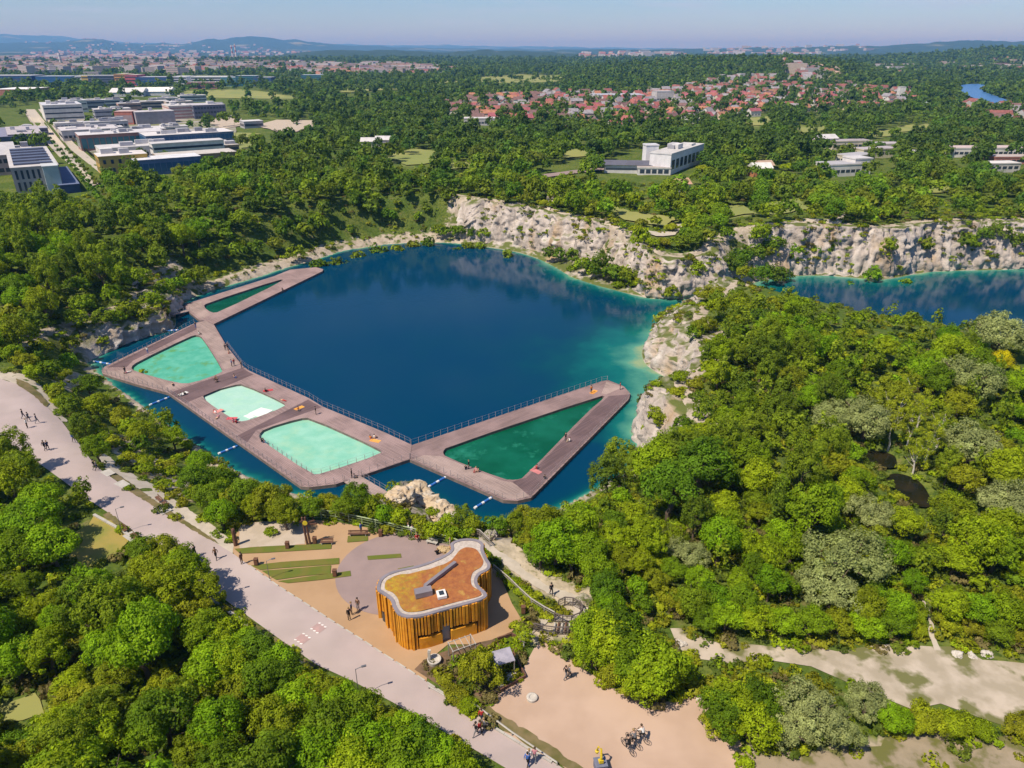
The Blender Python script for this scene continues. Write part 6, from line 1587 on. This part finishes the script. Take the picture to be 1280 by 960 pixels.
# ================================================================== people
def skin_person(pose):
    J = {'pel': (0, 0, .93, .125), 'wst': (0, .01, 1.08, .115), 'cst': (0, 0, 1.30, .145), 'nck': (0, 0, 1.47, .055), 'hd1': (0, .02, 1.56, .085), 'hd2': (0, .015, 1.65, .10), 'hd3': (0, 0, 1.72, .06), 'nose': (0, .115, 1.61, .018),
         'shL': (-.17, 0, 1.40, .062), 'elL': (-.23, -.01, 1.13, .044), 'wrL': (-.24, .05, .89, .032), 'haL': (-.24, .07, .80, .036), 'shR': (.17, 0, 1.40, .062), 'elR': (.23, -.01, 1.13, .044), 'wrR': (.24, .05, .89, .032), 'haR': (.24, .07, .80, .036),
         'hpL': (-.09, 0, .86, .09), 'knL': (-.10, .02, .48, .062), 'anL': (-.10, -.02, .09, .042), 'toL': (-.10, .13, .045, .038), 'hpR': (.09, 0, .86, .09), 'knR': (.10, .02, .48, .062), 'anR': (.10, -.02, .09, .042), 'toR': (.10, .13, .045, .038)}
    def mv(k, x, y, z): J[k] = (x, y, z, J[k][3])
    if pose == 'walking':
        mv('knL', -.10, .20, .50); mv('anL', -.10, .26, .12); mv('toL', -.10, .41, .07); mv('knR', .10, -.05, .48); mv('anR', .10, -.30, .14); mv('toR', .10, -.17, .05)
        mv('elL', -.23, -.12, 1.15); mv('wrL', -.23, -.14, .92); mv('haL', -.23, -.13, .83); mv('elR', .23, .08, 1.14); mv('wrR', .22, .24, .98); mv('haR', .21, .30, .92)
    if pose in ('sitting', 'riding'):
        dz = -.80 if pose == 'sitting' else -.02
        for k in ('pel', 'wst', 'cst', 'nck', 'hd1', 'hd2', 'hd3', 'nose', 'shL', 'shR', 'elL', 'elR', 'wrL', 'wrR', 'haL', 'haR', 'hpL', 'hpR'): mv(k, J[k][0], J[k][1], J[k][2] + dz)
        if pose == 'sitting':
            for s_, x in (('L', -.12), ('R', .12)):
                mv('kn' + s_, x, .38, .42); mv('an' + s_, x, .58, .08); mv('to' + s_, x, .72, .05); mv('el' + s_, x * 1.9, .12, .42); mv('wr' + s_, x * 1.4, .32, .46); mv('ha' + s_, x * 1.2, .40, .44)
        else:
            for k, dy in (('wst', .06), ('cst', .18), ('nck', .28), ('hd1', .33), ('hd2', .35), ('hd3', .34), ('nose', .45), ('shL', .22), ('shR', .22)): mv(k, J[k][0], dy, J[k][2] - .05)
            for s_, x, ky, kz, ay, az in (('L', -.10, .34, .62, .22, .22), ('R', .10, .36, .74, .26, .42)):
                mv('kn' + s_, x, ky, kz); mv('an' + s_, x, ay, az); mv('to' + s_, x, ay + .14, az - .03); mv('el' + s_, x * 2.3, .38, 1.08); mv('wr' + s_, x * 2.4, .58, .98); mv('ha' + s_, x * 2.4, .63, .96)
    E = [('pel', 'wst'), ('wst', 'cst'), ('cst', 'nck'), ('nck', 'hd1'), ('hd1', 'hd2'), ('hd2', 'hd3'), ('hd2', 'nose'), ('cst', 'shL'), ('shL', 'elL'), ('elL', 'wrL'), ('wrL', 'haL'), ('cst', 'shR'), ('shR', 'elR'), ('elR', 'wrR'), ('wrR', 'haR'), ('pel', 'hpL'), ('hpL', 'knL'), ('knL', 'anL'), ('anL', 'toL'), ('pel', 'hpR'), ('hpR', 'knR'), ('knR', 'anR'), ('anR', 'toR')]
    keys = list(J); me = bpy.data.meshes.new('sk'); me.from_pydata([J[k][:3] for k in keys], [(keys.index(a), keys.index(b)) for a, b in E], [])
    o = bpy.data.objects.new('sk', me); C.objects.link(o); o.modifiers.new('s', 'SKIN')
    for i, k in enumerate(keys): me.skin_vertices[0].data[i].radius = (J[k][3], J[k][3]); me.skin_vertices[0].data[i].use_root = (k == 'pel')
    o.modifiers.new('u', 'SUBSURF').levels = 1
    dg = bpy.context.evaluated_depsgraph_get(); dg.update(); out = bpy.data.meshes.new_from_object(o.evaluated_get(dg)); bpy.data.objects.remove(o)
    reg = {'pel': 2, 'wst': 1, 'cst': 1, 'nck': 0, 'hd1': 0, 'hd2': 0, 'hd3': 0, 'nose': 0}
    mi = []
    for p in out.polygons:
        c = p.center; k = min(keys, key=lambda q: (Vector(J[q][:3]) - c).length)
        r = reg.get(k)
        if r is None: r = {'sh': 1, 'el': 1, 'wr': 0, 'ha': 0, 'hp': 2, 'kn': 2, 'an': 2, 'to': 3}[k[:2]]
        mi.append(r)
    for q in range(4): out.materials.append(None)
    out.polygons.foreach_set('material_index', mi); out.polygons.foreach_set('use_smooth', [True] * len(mi))
    hb = MB(); hc = Vector(J['hd2'][:3])
    n = 10
    for i in range(5):
        a = i / 4 * math.pi * .62; 
        for k in range(n): t = 2 * math.pi * k / n; hb.v.append((hc.x + .112 * math.sin(a) * math.cos(t), hc.y - .018 + .118 * math.sin(a) * math.sin(t), hc.z + .005 + .112 * math.cos(a)))
    for i in range(4):
        for k in range(n): hb.f.append((i * n + k, i * n + (k + 1) % n, (i + 1) * n + (k + 1) % n, (i + 1) * n + k)); hb.mi.append(0)
    hm = hb.mesh('hair'); hm.materials.append(None)
    return out, hm
POSES = {p: skin_person(p) for p in ('standing', 'walking', 'sitting', 'riding')}
CL = {'black': (.012, .012, .014), 'dark blue': (.02, .03, .08), 'grey': (.16, .16, .17), 'white': (.7, .69, .67), 'red': (.42, .03, .03), 'blue': (.05, .13, .40), 'pink': (.55, .22, .26), 'beige': (.45, .36, .25), 'green': (.05, .15, .05), 'orange': (.6, .2, .03), 'yellow': (.6, .45, .04), 'brown': (.13, .07, .04), 'bare': (.52, .32, .22)}
def clm(c): return cm(CL[c], .85, .04)
SKIN = cm((.52, .33, .24), .6, .03); HAIRS = {'dark': cm((.02, .014, .01), .6), 'fair': cm((.30, .20, .09), .6), 'brown': cm((.07, .04, .02), .6)}
SHOE = cm((.03, .03, .03), .7)
prs = random.Random(77)
def person(px, py, pose, top, bottom, where, z=None, rz=None, hair=None, group=None, lying=False, scale=1.0, xyz=None):
    if xyz: x, y, zz = xyz
    elif z is None: x, y, zz = ground(px, py); zz += .12
    else: (x, y), zz = at(px, py, z), z
    b, h = POSES[pose]
    o = bpy.data.objects.new('person', b); C.objects.link(o); o.location = (x, y, zz); o.rotation_euler = (0, 0, prs.uniform(0, 6.28) if rz is None else rz); o.scale = (scale * .92,) * 3
    if lying: o.rotation_euler.x = -math.pi / 2; o.location.z = zz + .13
    for i, m in enumerate((SKIN, clm(top), clm(bottom), SHOE)):
        o.material_slots[i].link = 'OBJECT'; o.material_slots[i].material = m
    c = bpy.data.objects.new('hair', h); C.objects.link(c); c.parent = o
    hk = hair or prs.choice(('dark', 'brown', 'fair'))
    c.material_slots[0].link = 'OBJECT'; c.material_slots[0].material = HAIRS[hk]
    verb = '' if lying else pose + ' '
    t = 'bare shoulders' if top == 'bare' else top + ' top'
    tag(o, f'person {verb}{where}, {t}, {bottom} bottoms, {hk} hair', 'person', group)
    return o
ppl = [ # px, py, pose, top, bottom, where, z
 (30,524,'walking','black','dark blue','at the top of the promenade'),(37,528,'walking','grey','black','at the top of the promenade'),(47,530,'walking','dark blue','grey','at the top of the promenade'),(35,536,'standing','white','black','by the tree shadows'),
 (57,564,'walking','black','black','between two tree shadows'),(61,564,'walking','dark blue','black','between two tree shadows'),(93,554,'walking','blue','grey','at the kerb of the promenade'),(119,588,'walking','black','grey','at the slab by the verge'),(122,589,'walking','grey','dark blue','at the slab by the verge'),
 (245,697,'walking','black','black','crossing the middle of the road'),(271,700,'walking','brown','black','crossing the middle of the road'),(303,706,'standing','brown','brown','at the plaza corner'),
 (437,776,'standing','black','black','in a trio on the tan plaza'),(440,769,'standing','dark blue','black','in a trio on the tan plaza'),(448,764,'standing','brown','grey','in a trio on the tan plaza'),
 (452,668,'standing','blue','grey','behind the grassy planter'),(511,669,'standing','white','beige','at the plaza fence'),(516,671,'standing','white','grey','at the plaza fence'),(521,675,'sitting','red','black','near the plaza fence'),(547,694,'sitting','black','black','on the mauve circle edge'),(563,688,'standing','beige','beige','beside the boulders'),
 (595,921,'walking','black','grey','low on the road'),(600,919,'walking','red','black','low on the road'),(605,916,'walking','grey','black','low on the road'),(602,904,'walking','red','dark blue','low on the road'),
 (661,955,'walking','white','blue','at the bottom of the road'),(668,953,'walking','pink','grey','at the bottom of the road'),(659,959,'walking','blue','black','at the bottom of the road'),
 (707,850,'walking','black','grey','side by side on the sand'),(711,849,'walking','grey','black','side by side on the sand'),(689,745,'walking','black','black','on the gravel path to the water'),
]
for q in ppl: person(*q)
dk = [(245,410,'standing','black','blue'),(249,418,'sitting','white','black'),(282,438,'standing','black','black'),(285,437,'standing','dark blue','black'),(286,442,'sitting','bare','red'),(290,458,'standing','blue','black'),(293,457,'standing','red','grey'),(302,460,'standing','black','grey'),(272,477,'sitting','black','black'),(270,474,'sitting','brown','black'),(293,472,'sitting','bare','blue'),
      (227,495,'sitting','white','black'),(231,494,'sitting','black','grey'),(332,490,'sitting','black','red'),(373,513,'sitting','orange','grey'),(395,518,'standing','black','black'),(327,552,'sitting','black','black'),(329,553,'sitting','black','blue'),(292,528,'sitting','pink','red'),(296,529,'sitting','red','black'),
      (463,549,'sitting','orange','pink'),(468,548,'sitting','white','orange'),(440,597,'standing','black','black'),(443,598,'sitting','grey','black'),(157,467,'standing','black','dark blue'),(185,442,'standing','white','blue'),(353,363,'sitting','black','black'),(582,587,'sitting','black','dark blue'),(586,586,'standing','black','black'),(595,589,'sitting','pink','red'),(598,590,'sitting','bare','beige'),
      (707,551,'standing','black','black'),(712,552,'sitting','white','beige'),(671,586,'sitting','red','pink'),(681,599,'sitting','black','grey'),(739,491,'standing','orange','black'),(775,487,'standing','red','black')]
def dwhere(px, py):
    if px > 500: return 'by the deep green pool' if py > 560 and px < 640 else 'on the triangular deck'
    if px < 200: return 'near the blunt tip of the jetty'
    if py < 400: return 'on the pointed deck'
    if py < 480: return 'beside the weedy turquoise pool'
    if py < 535: return 'beside the palest pool'
    return 'beside the mint pool'
for (px, py, po, a, b) in dk: person(px, py, po, a, b, dwhere(px, py), z=DZ + .01)
for (px, py, a, b) in ((270,517,'red','white'),(274,519,'bare','pink'),(217,483,'bare','black'),(358,502,'bare','red'),(165,464,'pink','white')): person(px, py, 'standing', a, b, 'sunbathing ' + dwhere(px, py), z=DZ + .01, lying=True)
# towels under sunbathers and round the pools
for (px, py, col, nm) in ((273,514,(.62,.25,.22),'salmon'),(290,523,(.55,.10,.12),'red'),(374,510,(.7,.33,.06),'orange'),(469,551,(.72,.35,.08),'orange'),(229,492,(.6,.6,.58),'white'),(335,488,(.45,.06,.07),'red'),(742,490,(.7,.3,.05),'orange'),(670,589,(.55,.2,.2),'pink')):
    x, y = at(px, py, DZ); mb = MB(); M4 = Matrix.Translation((0, 0, 0)) @ Matrix.Rotation(prs.uniform(0, 3), 4, 'Z'); mb.box(-.45, .45, -.9, .9, .009, .03, M=M4); mb.box(-.35, .35, .6, .85, .03, .07, M=M4)
    o = mb.obj('towel', cm(col, .95), None, (x, y, DZ)); tag(o, f'{nm} towel laid {dwhere(px, py)}{" at its corner" if nm == "red" and px > 300 else ""}', 'towel')
# bicycles ridden over the sand
def bicycle(px, py, rz, label, top):
    x, y, z = ground(px, py); z += .08
    t = thing('bicycle', label, 'bicycle', (x, y, z), rz)
    for yy_ in (-.52, .52):
        mb = MB(); ring = [(0, yy_ + .33 * math.cos(a), .34 + .33 * math.sin(a)) for a in np.linspace(0, 2 * math.pi, 15)]
        mb.tube(ring, .026, 5, cap=False)
        for k in range(6): a = k * math.pi / 3; mb.tube([(0, yy_, .34), (0, yy_ + .32 * math.cos(a), .34 + .32 * math.sin(a))], .006, 3)
        mb.obj('wheel', SHOE, t)
    mb = MB()
    for a, b in (((0, -.52, .34), (0, -.12, .34)), ((0, -.12, .34), (0, -.22, .84)), ((0, -.52, .34), (0, -.2, .72)), ((0, -.2, .74), (0, .36, .80)), ((0, -.12, .34), (0, .36, .76)), ((0, .34, .92), (0, .52, .34))): mb.tube([a, b], .022, 5)
    mb.obj('frame', cm((.08, .08, .10), .5), t)
    mb = MB(); mb.box(-.08, .08, -.36, -.10, .84, .89); mb.box(-.03, .03, -.14, -.04, .84, .875); mb.obj('saddle', SHOE, t)
    mb = MB(); mb.tube([(-.27, .30, .98), (-.1, .36, .96), (.1, .36, .96), (.27, .30, .98)], .018, 5); mb.tube([(0, .36, .96), (0, .34, .90)], .018, 5); mb.obj('handlebar', SHOE, t)
    d = Matrix.Rotation(rz, 3, 'Z') @ Vector((0, -.22, 0))
    person(0, 0, 'riding', top, 'black', 'on a bicycle on the sand', xyz=(x + d.x, y + d.y, z + .12), rz=rz)
bicycle(784, 938, .5, 'dark bicycle at the rear of the riding trio', 'black'); bicycle(791, 931, .6, 'dark bicycle in the middle of the riding trio', 'grey'); bicycle(801, 925, .7, 'dark bicycle at the head of the riding trio', 'white')
# ================================================================== street furniture
M_lamp = surf('lamp_grey', (.20, .20, .21), (.16, .16, .17), 3, .5, metal=.5)
def lamp(px, py, rz, label, h=3.4):
    x, y, z = ground(px, py); t = thing('street_lamp', label, 'street lamp', (x, y, z), rz)
    mb = MB(); mb.tube([(0, 0, -.1), (0, 0, .5), (0, 0, h)], [.05, .035, .025], 8); mb.obj('pole', M_lamp, t)
    mb = MB(); mb.tube([(0, 0, h - .05), (.35, 0, h + .06), (.7, 0, h + .08)], .03, 6); mb.obj('arm', M_lamp, t)
    mb = MB(); mb.box(.5, .9, -.09, .09, h + .06, h + .13); mb.box(.54, .86, -.07, .07, h + .03, h + .062); mb.obj('lamp_head', M_lamp, t)
lamp(153, 667, .35, 'thin grey street lamp on the verge by two benches'); lamp(273, 748, .35, 'grey street lamp beside tree shade at the pale kerb'); lamp(337, 724, .35, 'slim lamp standing in the striped lawn', 2.4); lamp(449, 873, .35, 'grey street lamp rising from the low roadside trees')
M_wood = surf('brown_wood', (0.160, 0.080, 0.048), (0.112, 0.056, 0.036), 2, .8)
M_rust = surf('rusty_steel', (.16, .075, .04), (.10, .05, .03), 3, .8)
def bench(px, py, rz, label, w=1.9, slab_m=None):
    x, y, z = ground(px, py); z += .1; t = thing('bench', label, 'bench', (x, y, z), rz); t.scale = (.75, .75, .75)
    mb = MB()
    for k in range(4): mb.box(-w / 2, w / 2, -.25 + k * .13, -.14 + k * .13, .42, .47)
    mb.obj('seat', slab_m or M_wood, t)
    for sx in (-1, 1): mb = MB(); mb.box(sx * w * .38 - .05, sx * w * .38 + .05, -.22, .22, 0, .418); mb.obj('leg', M_kerb, t)
    mb = MB()
    for k in range(2): mb.box(-w / 2, w / 2, .27, .31, .55 + k * .16, .67 + k * .16)
    for sx in (-1, 1): mb.box(sx * w * .38 - .03, sx * w * .38 + .03, .312, .35, .3, .83)
    mb.obj('backrest', slab_m or M_wood, t)
bench(409, 681, .05, 'brown bench at the end of the long grass strip'); bench(448, 670.5, .03, 'long brown bench behind the small grassy planter', 3.0); bench(540, 681, -.35, 'pale rounded bench near the boulders', 1.8, M_kerb)
bench(155, 664, -.75, 'dark bench on the verge below the first lamp'); bench(168, 674, -.75, 'dark bench beside the pale slab at the road edge'); bench(199, 627, -.75, 'dark bench on the grass strip above the road'); bench(207, 634, -.75, 'dark bench at the pale slab of the grass strip')
def bin_(px, py, label):
    x, y, z = ground(px, py); t = thing('litter_bin', label, 'litter bin', (x, y, z + .1)); t.scale = (.8, .8, .8)
    mb = MB(); mb.box(-.24, .24, -.24, .24, .06, .95, skip=('t',)); mb.box(-.2, .2, -.2, .2, 0, .06); mb.obj('body', M_rust, t)
    mb = MB(); mb.box(-.27, .27, -.27, .27, .99, 1.05); 
    for a in (-.22, .22):
        for b in (-.22, .22): mb.box(a - .02, a + .02, b - .02, b + .02, .95, .99)
    mb.obj('lid', M_rust, t)
bin_(321, 707, 'brown bin at the corner of the striped lawn'); bin_(360, 686, 'brown bin on the long grass strip'); bin_(394, 680, 'brown bin at the foot of the signpost'); bin_(419, 721, 'brown bin beside the mauve circle'); bin_(476, 671, 'brown bin near the plaza fence'); bin_(654, 767, 'brown bin in the shade right of the pavilion')
# tall wooden signpost with pointers
x, y, z = ground(387, 681); t = thing('signpost', 'tall brown twin post sign with a yellow disc and pointers', 'signpost', (x, y, 0), .1); t.scale = (.8, .8, .85)
for sx in (-.28, .12): mb = MB(); mb.tube([(sx, 0, 0), (sx - .12, 0, 2.2), (sx - .22, 0, 4.4)], [.17, .15, .12], 7); mb.obj('post', M_wood, t)
mb = MB(); mb.tube([(-.15, -.16, 3.6), (-.15, -.22, 3.6)], .34, 14); mb.obj('yellow_disc', cm((.62, .48, .03)), t)
for k, (a, L) in enumerate(((.15, 1.3), (.35, 1.1), (-2.8, .8))): mb = MB(); mb.box(0, L, -.05, .05, 3.05 + k * .36, 3.28 + k * .36, M=Matrix.Rotation(a, 4, 'Z')); mb.quad(*[tuple(Matrix.Rotation(a, 4, 'Z') @ Vector(q)) for q in ((L, -.05, 3.05 + k * .36), (L + .2, 0, 3.165 + k * .36), (L, -.05, 3.28 + k * .36))]); mb.obj('pointer', M_wood, t)
x, y, z = ground(295, 682); t = thing('wooden_post', 'thick brown wooden post at the corner of the pale sand', 'post', (x, y, z), 0)
mb = MB(); mb.lathe([(.24, -.1), (.22, 1.2), (.2, 2.2), (.12, 2.3)], 10); mb.obj('shaft', M_wood, t)
# green fence behind the plaza, and pale fence down to the water
M_gfence = surf('pale_green_rail', (.33, .40, .22), (.28, .34, .19), 2, .7); M_gmesh = surf('green_infill', (.10, .13, .05), (.08, .11, .04), 2, .8)
def fence(pts, label, h=1.2, mat=None, infill=None, sp=2.0, z=None, name='fence', rails=(.15, .45, .75)):
    P = [Vector(ground(px, py)) if z is None else Vector((*at(px, py, z), z)) for px, py in pts]; o0 = P[0].copy(); P = [p - o0 for p in P]
    t = thing(name, label, 'fence', tuple(o0))
    mb, rl, fi = MB(), MB(), MB()
    for a, b in zip(P, P[1:]):
        n = max(1, round((b - a).length / sp)); d = (b - a)
        for k in range(n + (b is P[-1])):
            p = a.lerp(b, k / n); pm = MB(); pm.box(p.x - .04, p.x + .04, p.y - .04, p.y + .04, p.z - .2, p.z + h); pm.obj('post', mat, t)
        rl.tube([a + Vector((0, 0, h)), b + Vector((0, 0, h))], .07, 5)
        for r in rails: rl.tube([a + Vector((0, 0, h * r)), b + Vector((0, 0, h * r))], .022, 4)
        if infill:
            m_ = max(2, int(d.length / .14))
            for k in range(m_): p = a + d * ((k + .5) / m_); fi.box(p.x - .012, p.x + .012, p.y - .012, p.y + .012, p.z + .06, p.z + h - .05)
    rl.obj('rail', mat, t)
    if infill: fi.obj('infill', infill, t)
fence([(352,650.5),(384,648.5),(402,648),(420,650),(470,660.5),(520,672),(560,681),(578,688)], 'long pale green bar fence along the back of the tan plaza', mat=M_gfence, infill=M_gmesh, z=.05)
M_gry = surf('grey_rail', (.36, .33, .29), (.30, .27, .24), 2, .7); M_dkr = surf('dark_rail', (.14, .11, .10), (.10, .08, .07), 2, .7)
fence([(617,716),(636,732),(650,746),(664,759),(680,769),(693,776)], 'grey bar fence sloping down from the pavilion to the curved stair', mat=M_gry, infill=M_dkr, h=1.1)
fence([(693,777),(703,781),(714,781),(724,777),(728,770),(725,763),(716,758),(706,757),(698,761)], 'horseshoe bar railing round the bend of the gravel path', mat=M_dkr, infill=M_dkr, h=1.1, sp=1.2)
fence([(668,789),(678,792),(694,794),(710,794),(720,792)], 'low dark railing along the foot of the steps', mat=M_dkr, infill=M_dkr, h=1.0, sp=1.2)
fence([(590,664),(600,672),(612,684)], 'short grey railing by the rear tip of the pavilion', mat=M_gry, infill=M_dkr, h=1.1)
fence([(536,862),(560,876),(588,880),(600,890),(640,920),(696,958)], 'low pale wooden rail between the road verge and the sand', mat=M_kerb, h=.45, sp=2.4, rails=())
# steps on the bend
x, y, z = ground(708, 785); t = thing('stair', 'row of pale timber edged steps on the bend of the path', 'stairs', (x, y, z), 0)
for k in range(7):
    px = 694 + k * 4.6; a = Vector(ground(px, 780.5)) - Vector((x, y, z)); b = Vector(ground(px - 2, 793)) - Vector((x, y, z)); a.z += .2; b.z += .2
    mb = MB(); mb.tube([a, b], .1, 5); mb.obj('step', M_wood if k % 2 else M_kerb, t)
# fountain, stone basin, boulders
M_stone = surf('white_stone', (0.496, 0.456, 0.400), (0.416, 0.376, 0.328), 2, .8, .2, 8)
x, y, z = ground(543, 829); t = thing('stone_fountain', 'white stone fountain, a round basin with an upright block', 'fountain', (x, y, z + .1), 0); t.scale = (.66, .66, .72)
mb = MB(); mb.lathe([(.85, 0), (.95, .45), (.95, .62), (.78, .62), (.70, .40), (.1, .36)], 24); mb.obj('basin', M_stone, t)
mb = MB(); mb.box(-.85, -.5, -.05, .33, .05, 1.75); mb.box(-.80, -.40, -.0, .28, 1.75, 1.95); mb.obj('upright', M_stone, t)
x, y, z = ground(665, 874); t = thing('stone_basin', 'round pale stone ring lying on the open sand', 'stone basin', (x, y, z + .06), 0); t.scale = (.65, .65, .65)
mb = MB(); mb.lathe([(.72, 0), (.74, .35), (.6, .44), (.40, .42), (.30, .30), (.05, .28)], 24); mb.obj('ring', M_stone, t)
def boulder(px, py, r, label, mat=None, flat=.7, seed=0):
    x, y, z = ground(px, py); bm = bmesh.new(); bmesh.ops.create_icosphere(bm, subdivisions=4, radius=r)
    P = np.array([v.co for v in bm.verts]); nz = fbm(P[:, 0] / r * 1.1 + seed * 3.1, P[:, 1] / r * 1.1, P[:, 2] / r * 1.1, 4)
    for v, q in zip(bm.verts, nz): v.co *= 1 + .38 * q; v.co.z *= flat
    P = np.array([v.co for v in bm.verts]); n2_ = np.abs(fbm(P[:, 0] / r * 2.6 + seed, P[:, 1] / r * 2.6, P[:, 2] / r * 2.6, 4))
    for v, q in zip(bm.verts, n2_): v.co *= 1.08 - .30 * q
    me = bpy.data.meshes.new('boulder'); bm.to_mesh(me); bm.free(); o = link('boulder', me, mat or ROCK, None, (x, y, z + r * .2)); tag(o, label, 'boulder')
M_tanrock = surf('sandstone', (0.440, 0.336, 0.192), (0.352, 0.256, 0.136), 2, .9, .4, 6)
boulder(553, 688, .5, 'small tan boulder nearest the pale rounded bench', M_tanrock, .8, 1); boulder(558, 690, .6, 'largest tan boulder of the group by the pavilion tip', M_tanrock, .8, 2); boulder(563, 692, .45, 'tan boulder touching the pavilion shade', M_tanrock, .8, 3)
boulder(635, 850, .5, 'pale boulder under the garden shelter', M_stone, .7, 4); boulder(641, 846, .45, 'pale boulder at the corner of the timber garden edge', M_stone, .7, 5); boulder(627, 856, .4, 'small pale boulder by the garden tree', M_stone, .7, 6); boulder(852, 806, .45, 'white boulder in the gap between green bushes', M_stone, .8, 7); boulder(874, 872, .4, 'white stone at the sand corner under the big bush', M_stone, .8, 8); boulder(1197, 820, .45, 'pale stone on the grass above the stony track', M_stone, .8, 9); boulder(1233, 819, .45, 'pale stone near the photo edge above the track', M_stone, .8, 10); boulder(1214, 820, .4, 'smaller pale stone between two others above the track', M_stone, .8, 11); boulder(620, 664, 1.3, 'large ochre rock on the slope behind the pavilion', ROCK, .9, 12); boulder(612, 674, .9, 'grey rock beside the large ochre rock', ROCK, .9, 13); boulder(730, 752, .8, 'ochre rock above the bend of the gravel path', ROCK, .7, 14)
M_outcrop = surf('pale_outcrop', (0.480, 0.376, 0.256), (0.368, 0.272, 0.168), .9, .95, .8, 4, (0.528, 0.464, 0.376), .7)
for k, (px, py, r) in enumerate(((505,624,1.9),(520,620,2.2),(535,632,2.0),(548,646,1.9),(495,625,1.3),(556,656,1.3))): boulder(px, py, r, ('pale rock hump of the near outcrop beside the gangway', 'highest pale rock of the near outcrop over the water', 'broken pale rock in the middle of the near outcrop', 'white rock where the outcrop meets the trees', 'low rock at the gangway end of the outcrop', 'low white rock under the scrub by the outcrop')[k], M_outcrop, .62, 20 + k)
# garden shelters
def shelter(px, py, w, d, h, rz, label, roofm, slope=.0, bars=True):
    x, y, z = ground(px, py); t = thing('garden_shelter', label, 'shelter', (x, y, z + .1), rz); t.scale = (.68, .68, .8)
    for a in (0, w):
        for b in (0, d): mb = MB(); mb.box(a - .05, a + .05, b - .05, b + .05, 0, h + slope * b); mb.obj('post', M_gry, t)
    mb = MB()
    for k in range(5): f = k / 4 * w; mb.tube([(f, -.15, h + .02), (f, d + .15, h + slope * d + .02)], .05, 4)
    for b in (0, d): mb.tube([(-.1, b, h + slope * b), (w + .1, b, h + slope * b)], .05, 4)
    mb.obj('roof_beams', M_kerb, t)
    if roofm: mb = MB(); mb.quad((-.1, -.1, h + .08), (w + .1, -.1, h + .08), (w + .1, d + .1, h + .08 + slope * d), (-.1, d + .1, h + .08 + slope * d)); mb.quad((-.1, -.1, h + .12), (w + .1, -.1, h + .12), (w + .1, d + .1, h + .12 + slope * d), (-.1, d + .1, h + .12 + slope * d)); mb.obj('roof', roofm, t)
M_lil = surf('lilac_sheet', (0.345, 0.323, 0.375), (0.270, 0.255, 0.300), 1.2, .5)
shelter(567, 832, 3.2, 1.7, 2.0, .45, 'open grey frame shelter beside the garden tree', None)
shelter(621, 850, 2.4, 1.9, 2.0, .35, 'garden shelter with a sloping lilac grey roof', M_lil, .15)
def edging(pts, label):
    P = [Vector(ground(px, py)) for px, py in pts]; o0 = P[0].copy(); mb = MB()
    for a, b in zip(P, P[1:]):
        d = (b - a).normalized(); n = Vector((-d.y, d.x, 0)) * .06; A, B = a - o0, b - o0; k = len(mb.v)
        for zz in (-.1, .42): mb.v += [tuple(q + Vector((0, 0, zz))) for q in (A - n, B - n, B + n, A + n)]
        mb.f += [(k, k + 1, k + 5, k + 4), (k + 1, k + 2, k + 6, k + 5), (k + 2, k + 3, k + 7, k + 6), (k + 3, k, k + 4, k + 7), (k + 4, k + 5, k + 6, k + 7)]; mb.mi += [0] * 5
    o = mb.obj('garden_edging', M_wood, None, tuple(o0)); tag(o, label, 'edging')
edging([(622,801),(640,795),(652,803),(643,818),(632,829),(621,805)], 'dark timber edging round the small mulched bed'); edging([(640,815),(657,848),(625,866)], 'dark timber edging at the sandy corner of the garden')
# yellow toy digger on a blue grey box
x, y, z = ground(750, 962); t = thing('sand_digger', 'yellow play digger on a blue grey box at the sand', 'play digger', (x, y, z + .06), .15); t.scale = (.8, .8, .8)
mb = MB(); mb.box(-.55, .55, -.5, .5, 0, .95); mb.box(-.6, .6, -.55, .55, .95, 1.02); mb.obj('base_box', surf('blue_grey', (.16, .17, .23), (.13, .14, .19), 2), t)
M_yel = surf('yellow_paint', (.62, .45, .02), (.52, .37, .02), 2, .5)
mb = MB(); mb.tube([(0, 0, 1.02), (.05, .05, 1.6), (.1, .35, 2.3)], [.16, .13, .1], 8); mb.obj('mast', M_yel, t)
mb = MB(); mb.box(-.22, .22, -.3, .2, 1.15, 1.22); mb.box(-.2, .2, -.3, -.22, 1.22, 1.55); mb.obj('seat', M_yel, t)
mb = MB(); mb.tube([(.1, .35, 2.3), (-.05, .8, 2.1), (-.1, 1.0, 1.5)], [.1, .09, .07], 8); mb.lathe([(.05, 1.35), (.2, 1.28), (.16, 1.05)], 10, c=(-.1, 1.0)); mb.obj('digging_arm', M_yel, t)
# pale slabs let into the verges
for (px, py) in ((134,591),(152,605),(204,637),(165,670)): rect_px(px, py, 1.8, 1.3, RA, gh(*at(px, py, 0)) + .22, M_kerb, 'paving_slab')

# ================================================================== haze over the plain
HAZE_D = 9.5e-5
m = bpy.data.materials.new('haze_air'); m.use_nodes = True; nt = m.node_tree; nt.nodes.clear()
out = nt.nodes.new('ShaderNodeOutputMaterial'); pv = nt.nodes.new('ShaderNodeVolumePrincipled'); pv.inputs['Color'].default_value = (.14, .42, .98, 1); pv.inputs['Absorption Color'].default_value = (.63, .42, 1, 1); pv.inputs['Density'].default_value = HAZE_D; pv.inputs['Anisotropy'].default_value = .0
nt.links.new(pv.outputs[0], out.inputs['Volume'])
bx = 46500.0; zmin = float(GZ.min()) - 1.0; zmax = max(float(GZ.max()) + 30, 160)
mb = MB(); mb.box(-bx, bx, -bx, bx, zmin, zmax); o = mb.obj('haze', m); o['kind'] = 'stuff'; tag(o, 'thin blue summer haze over the whole plain', 'haze', kind='stuff')
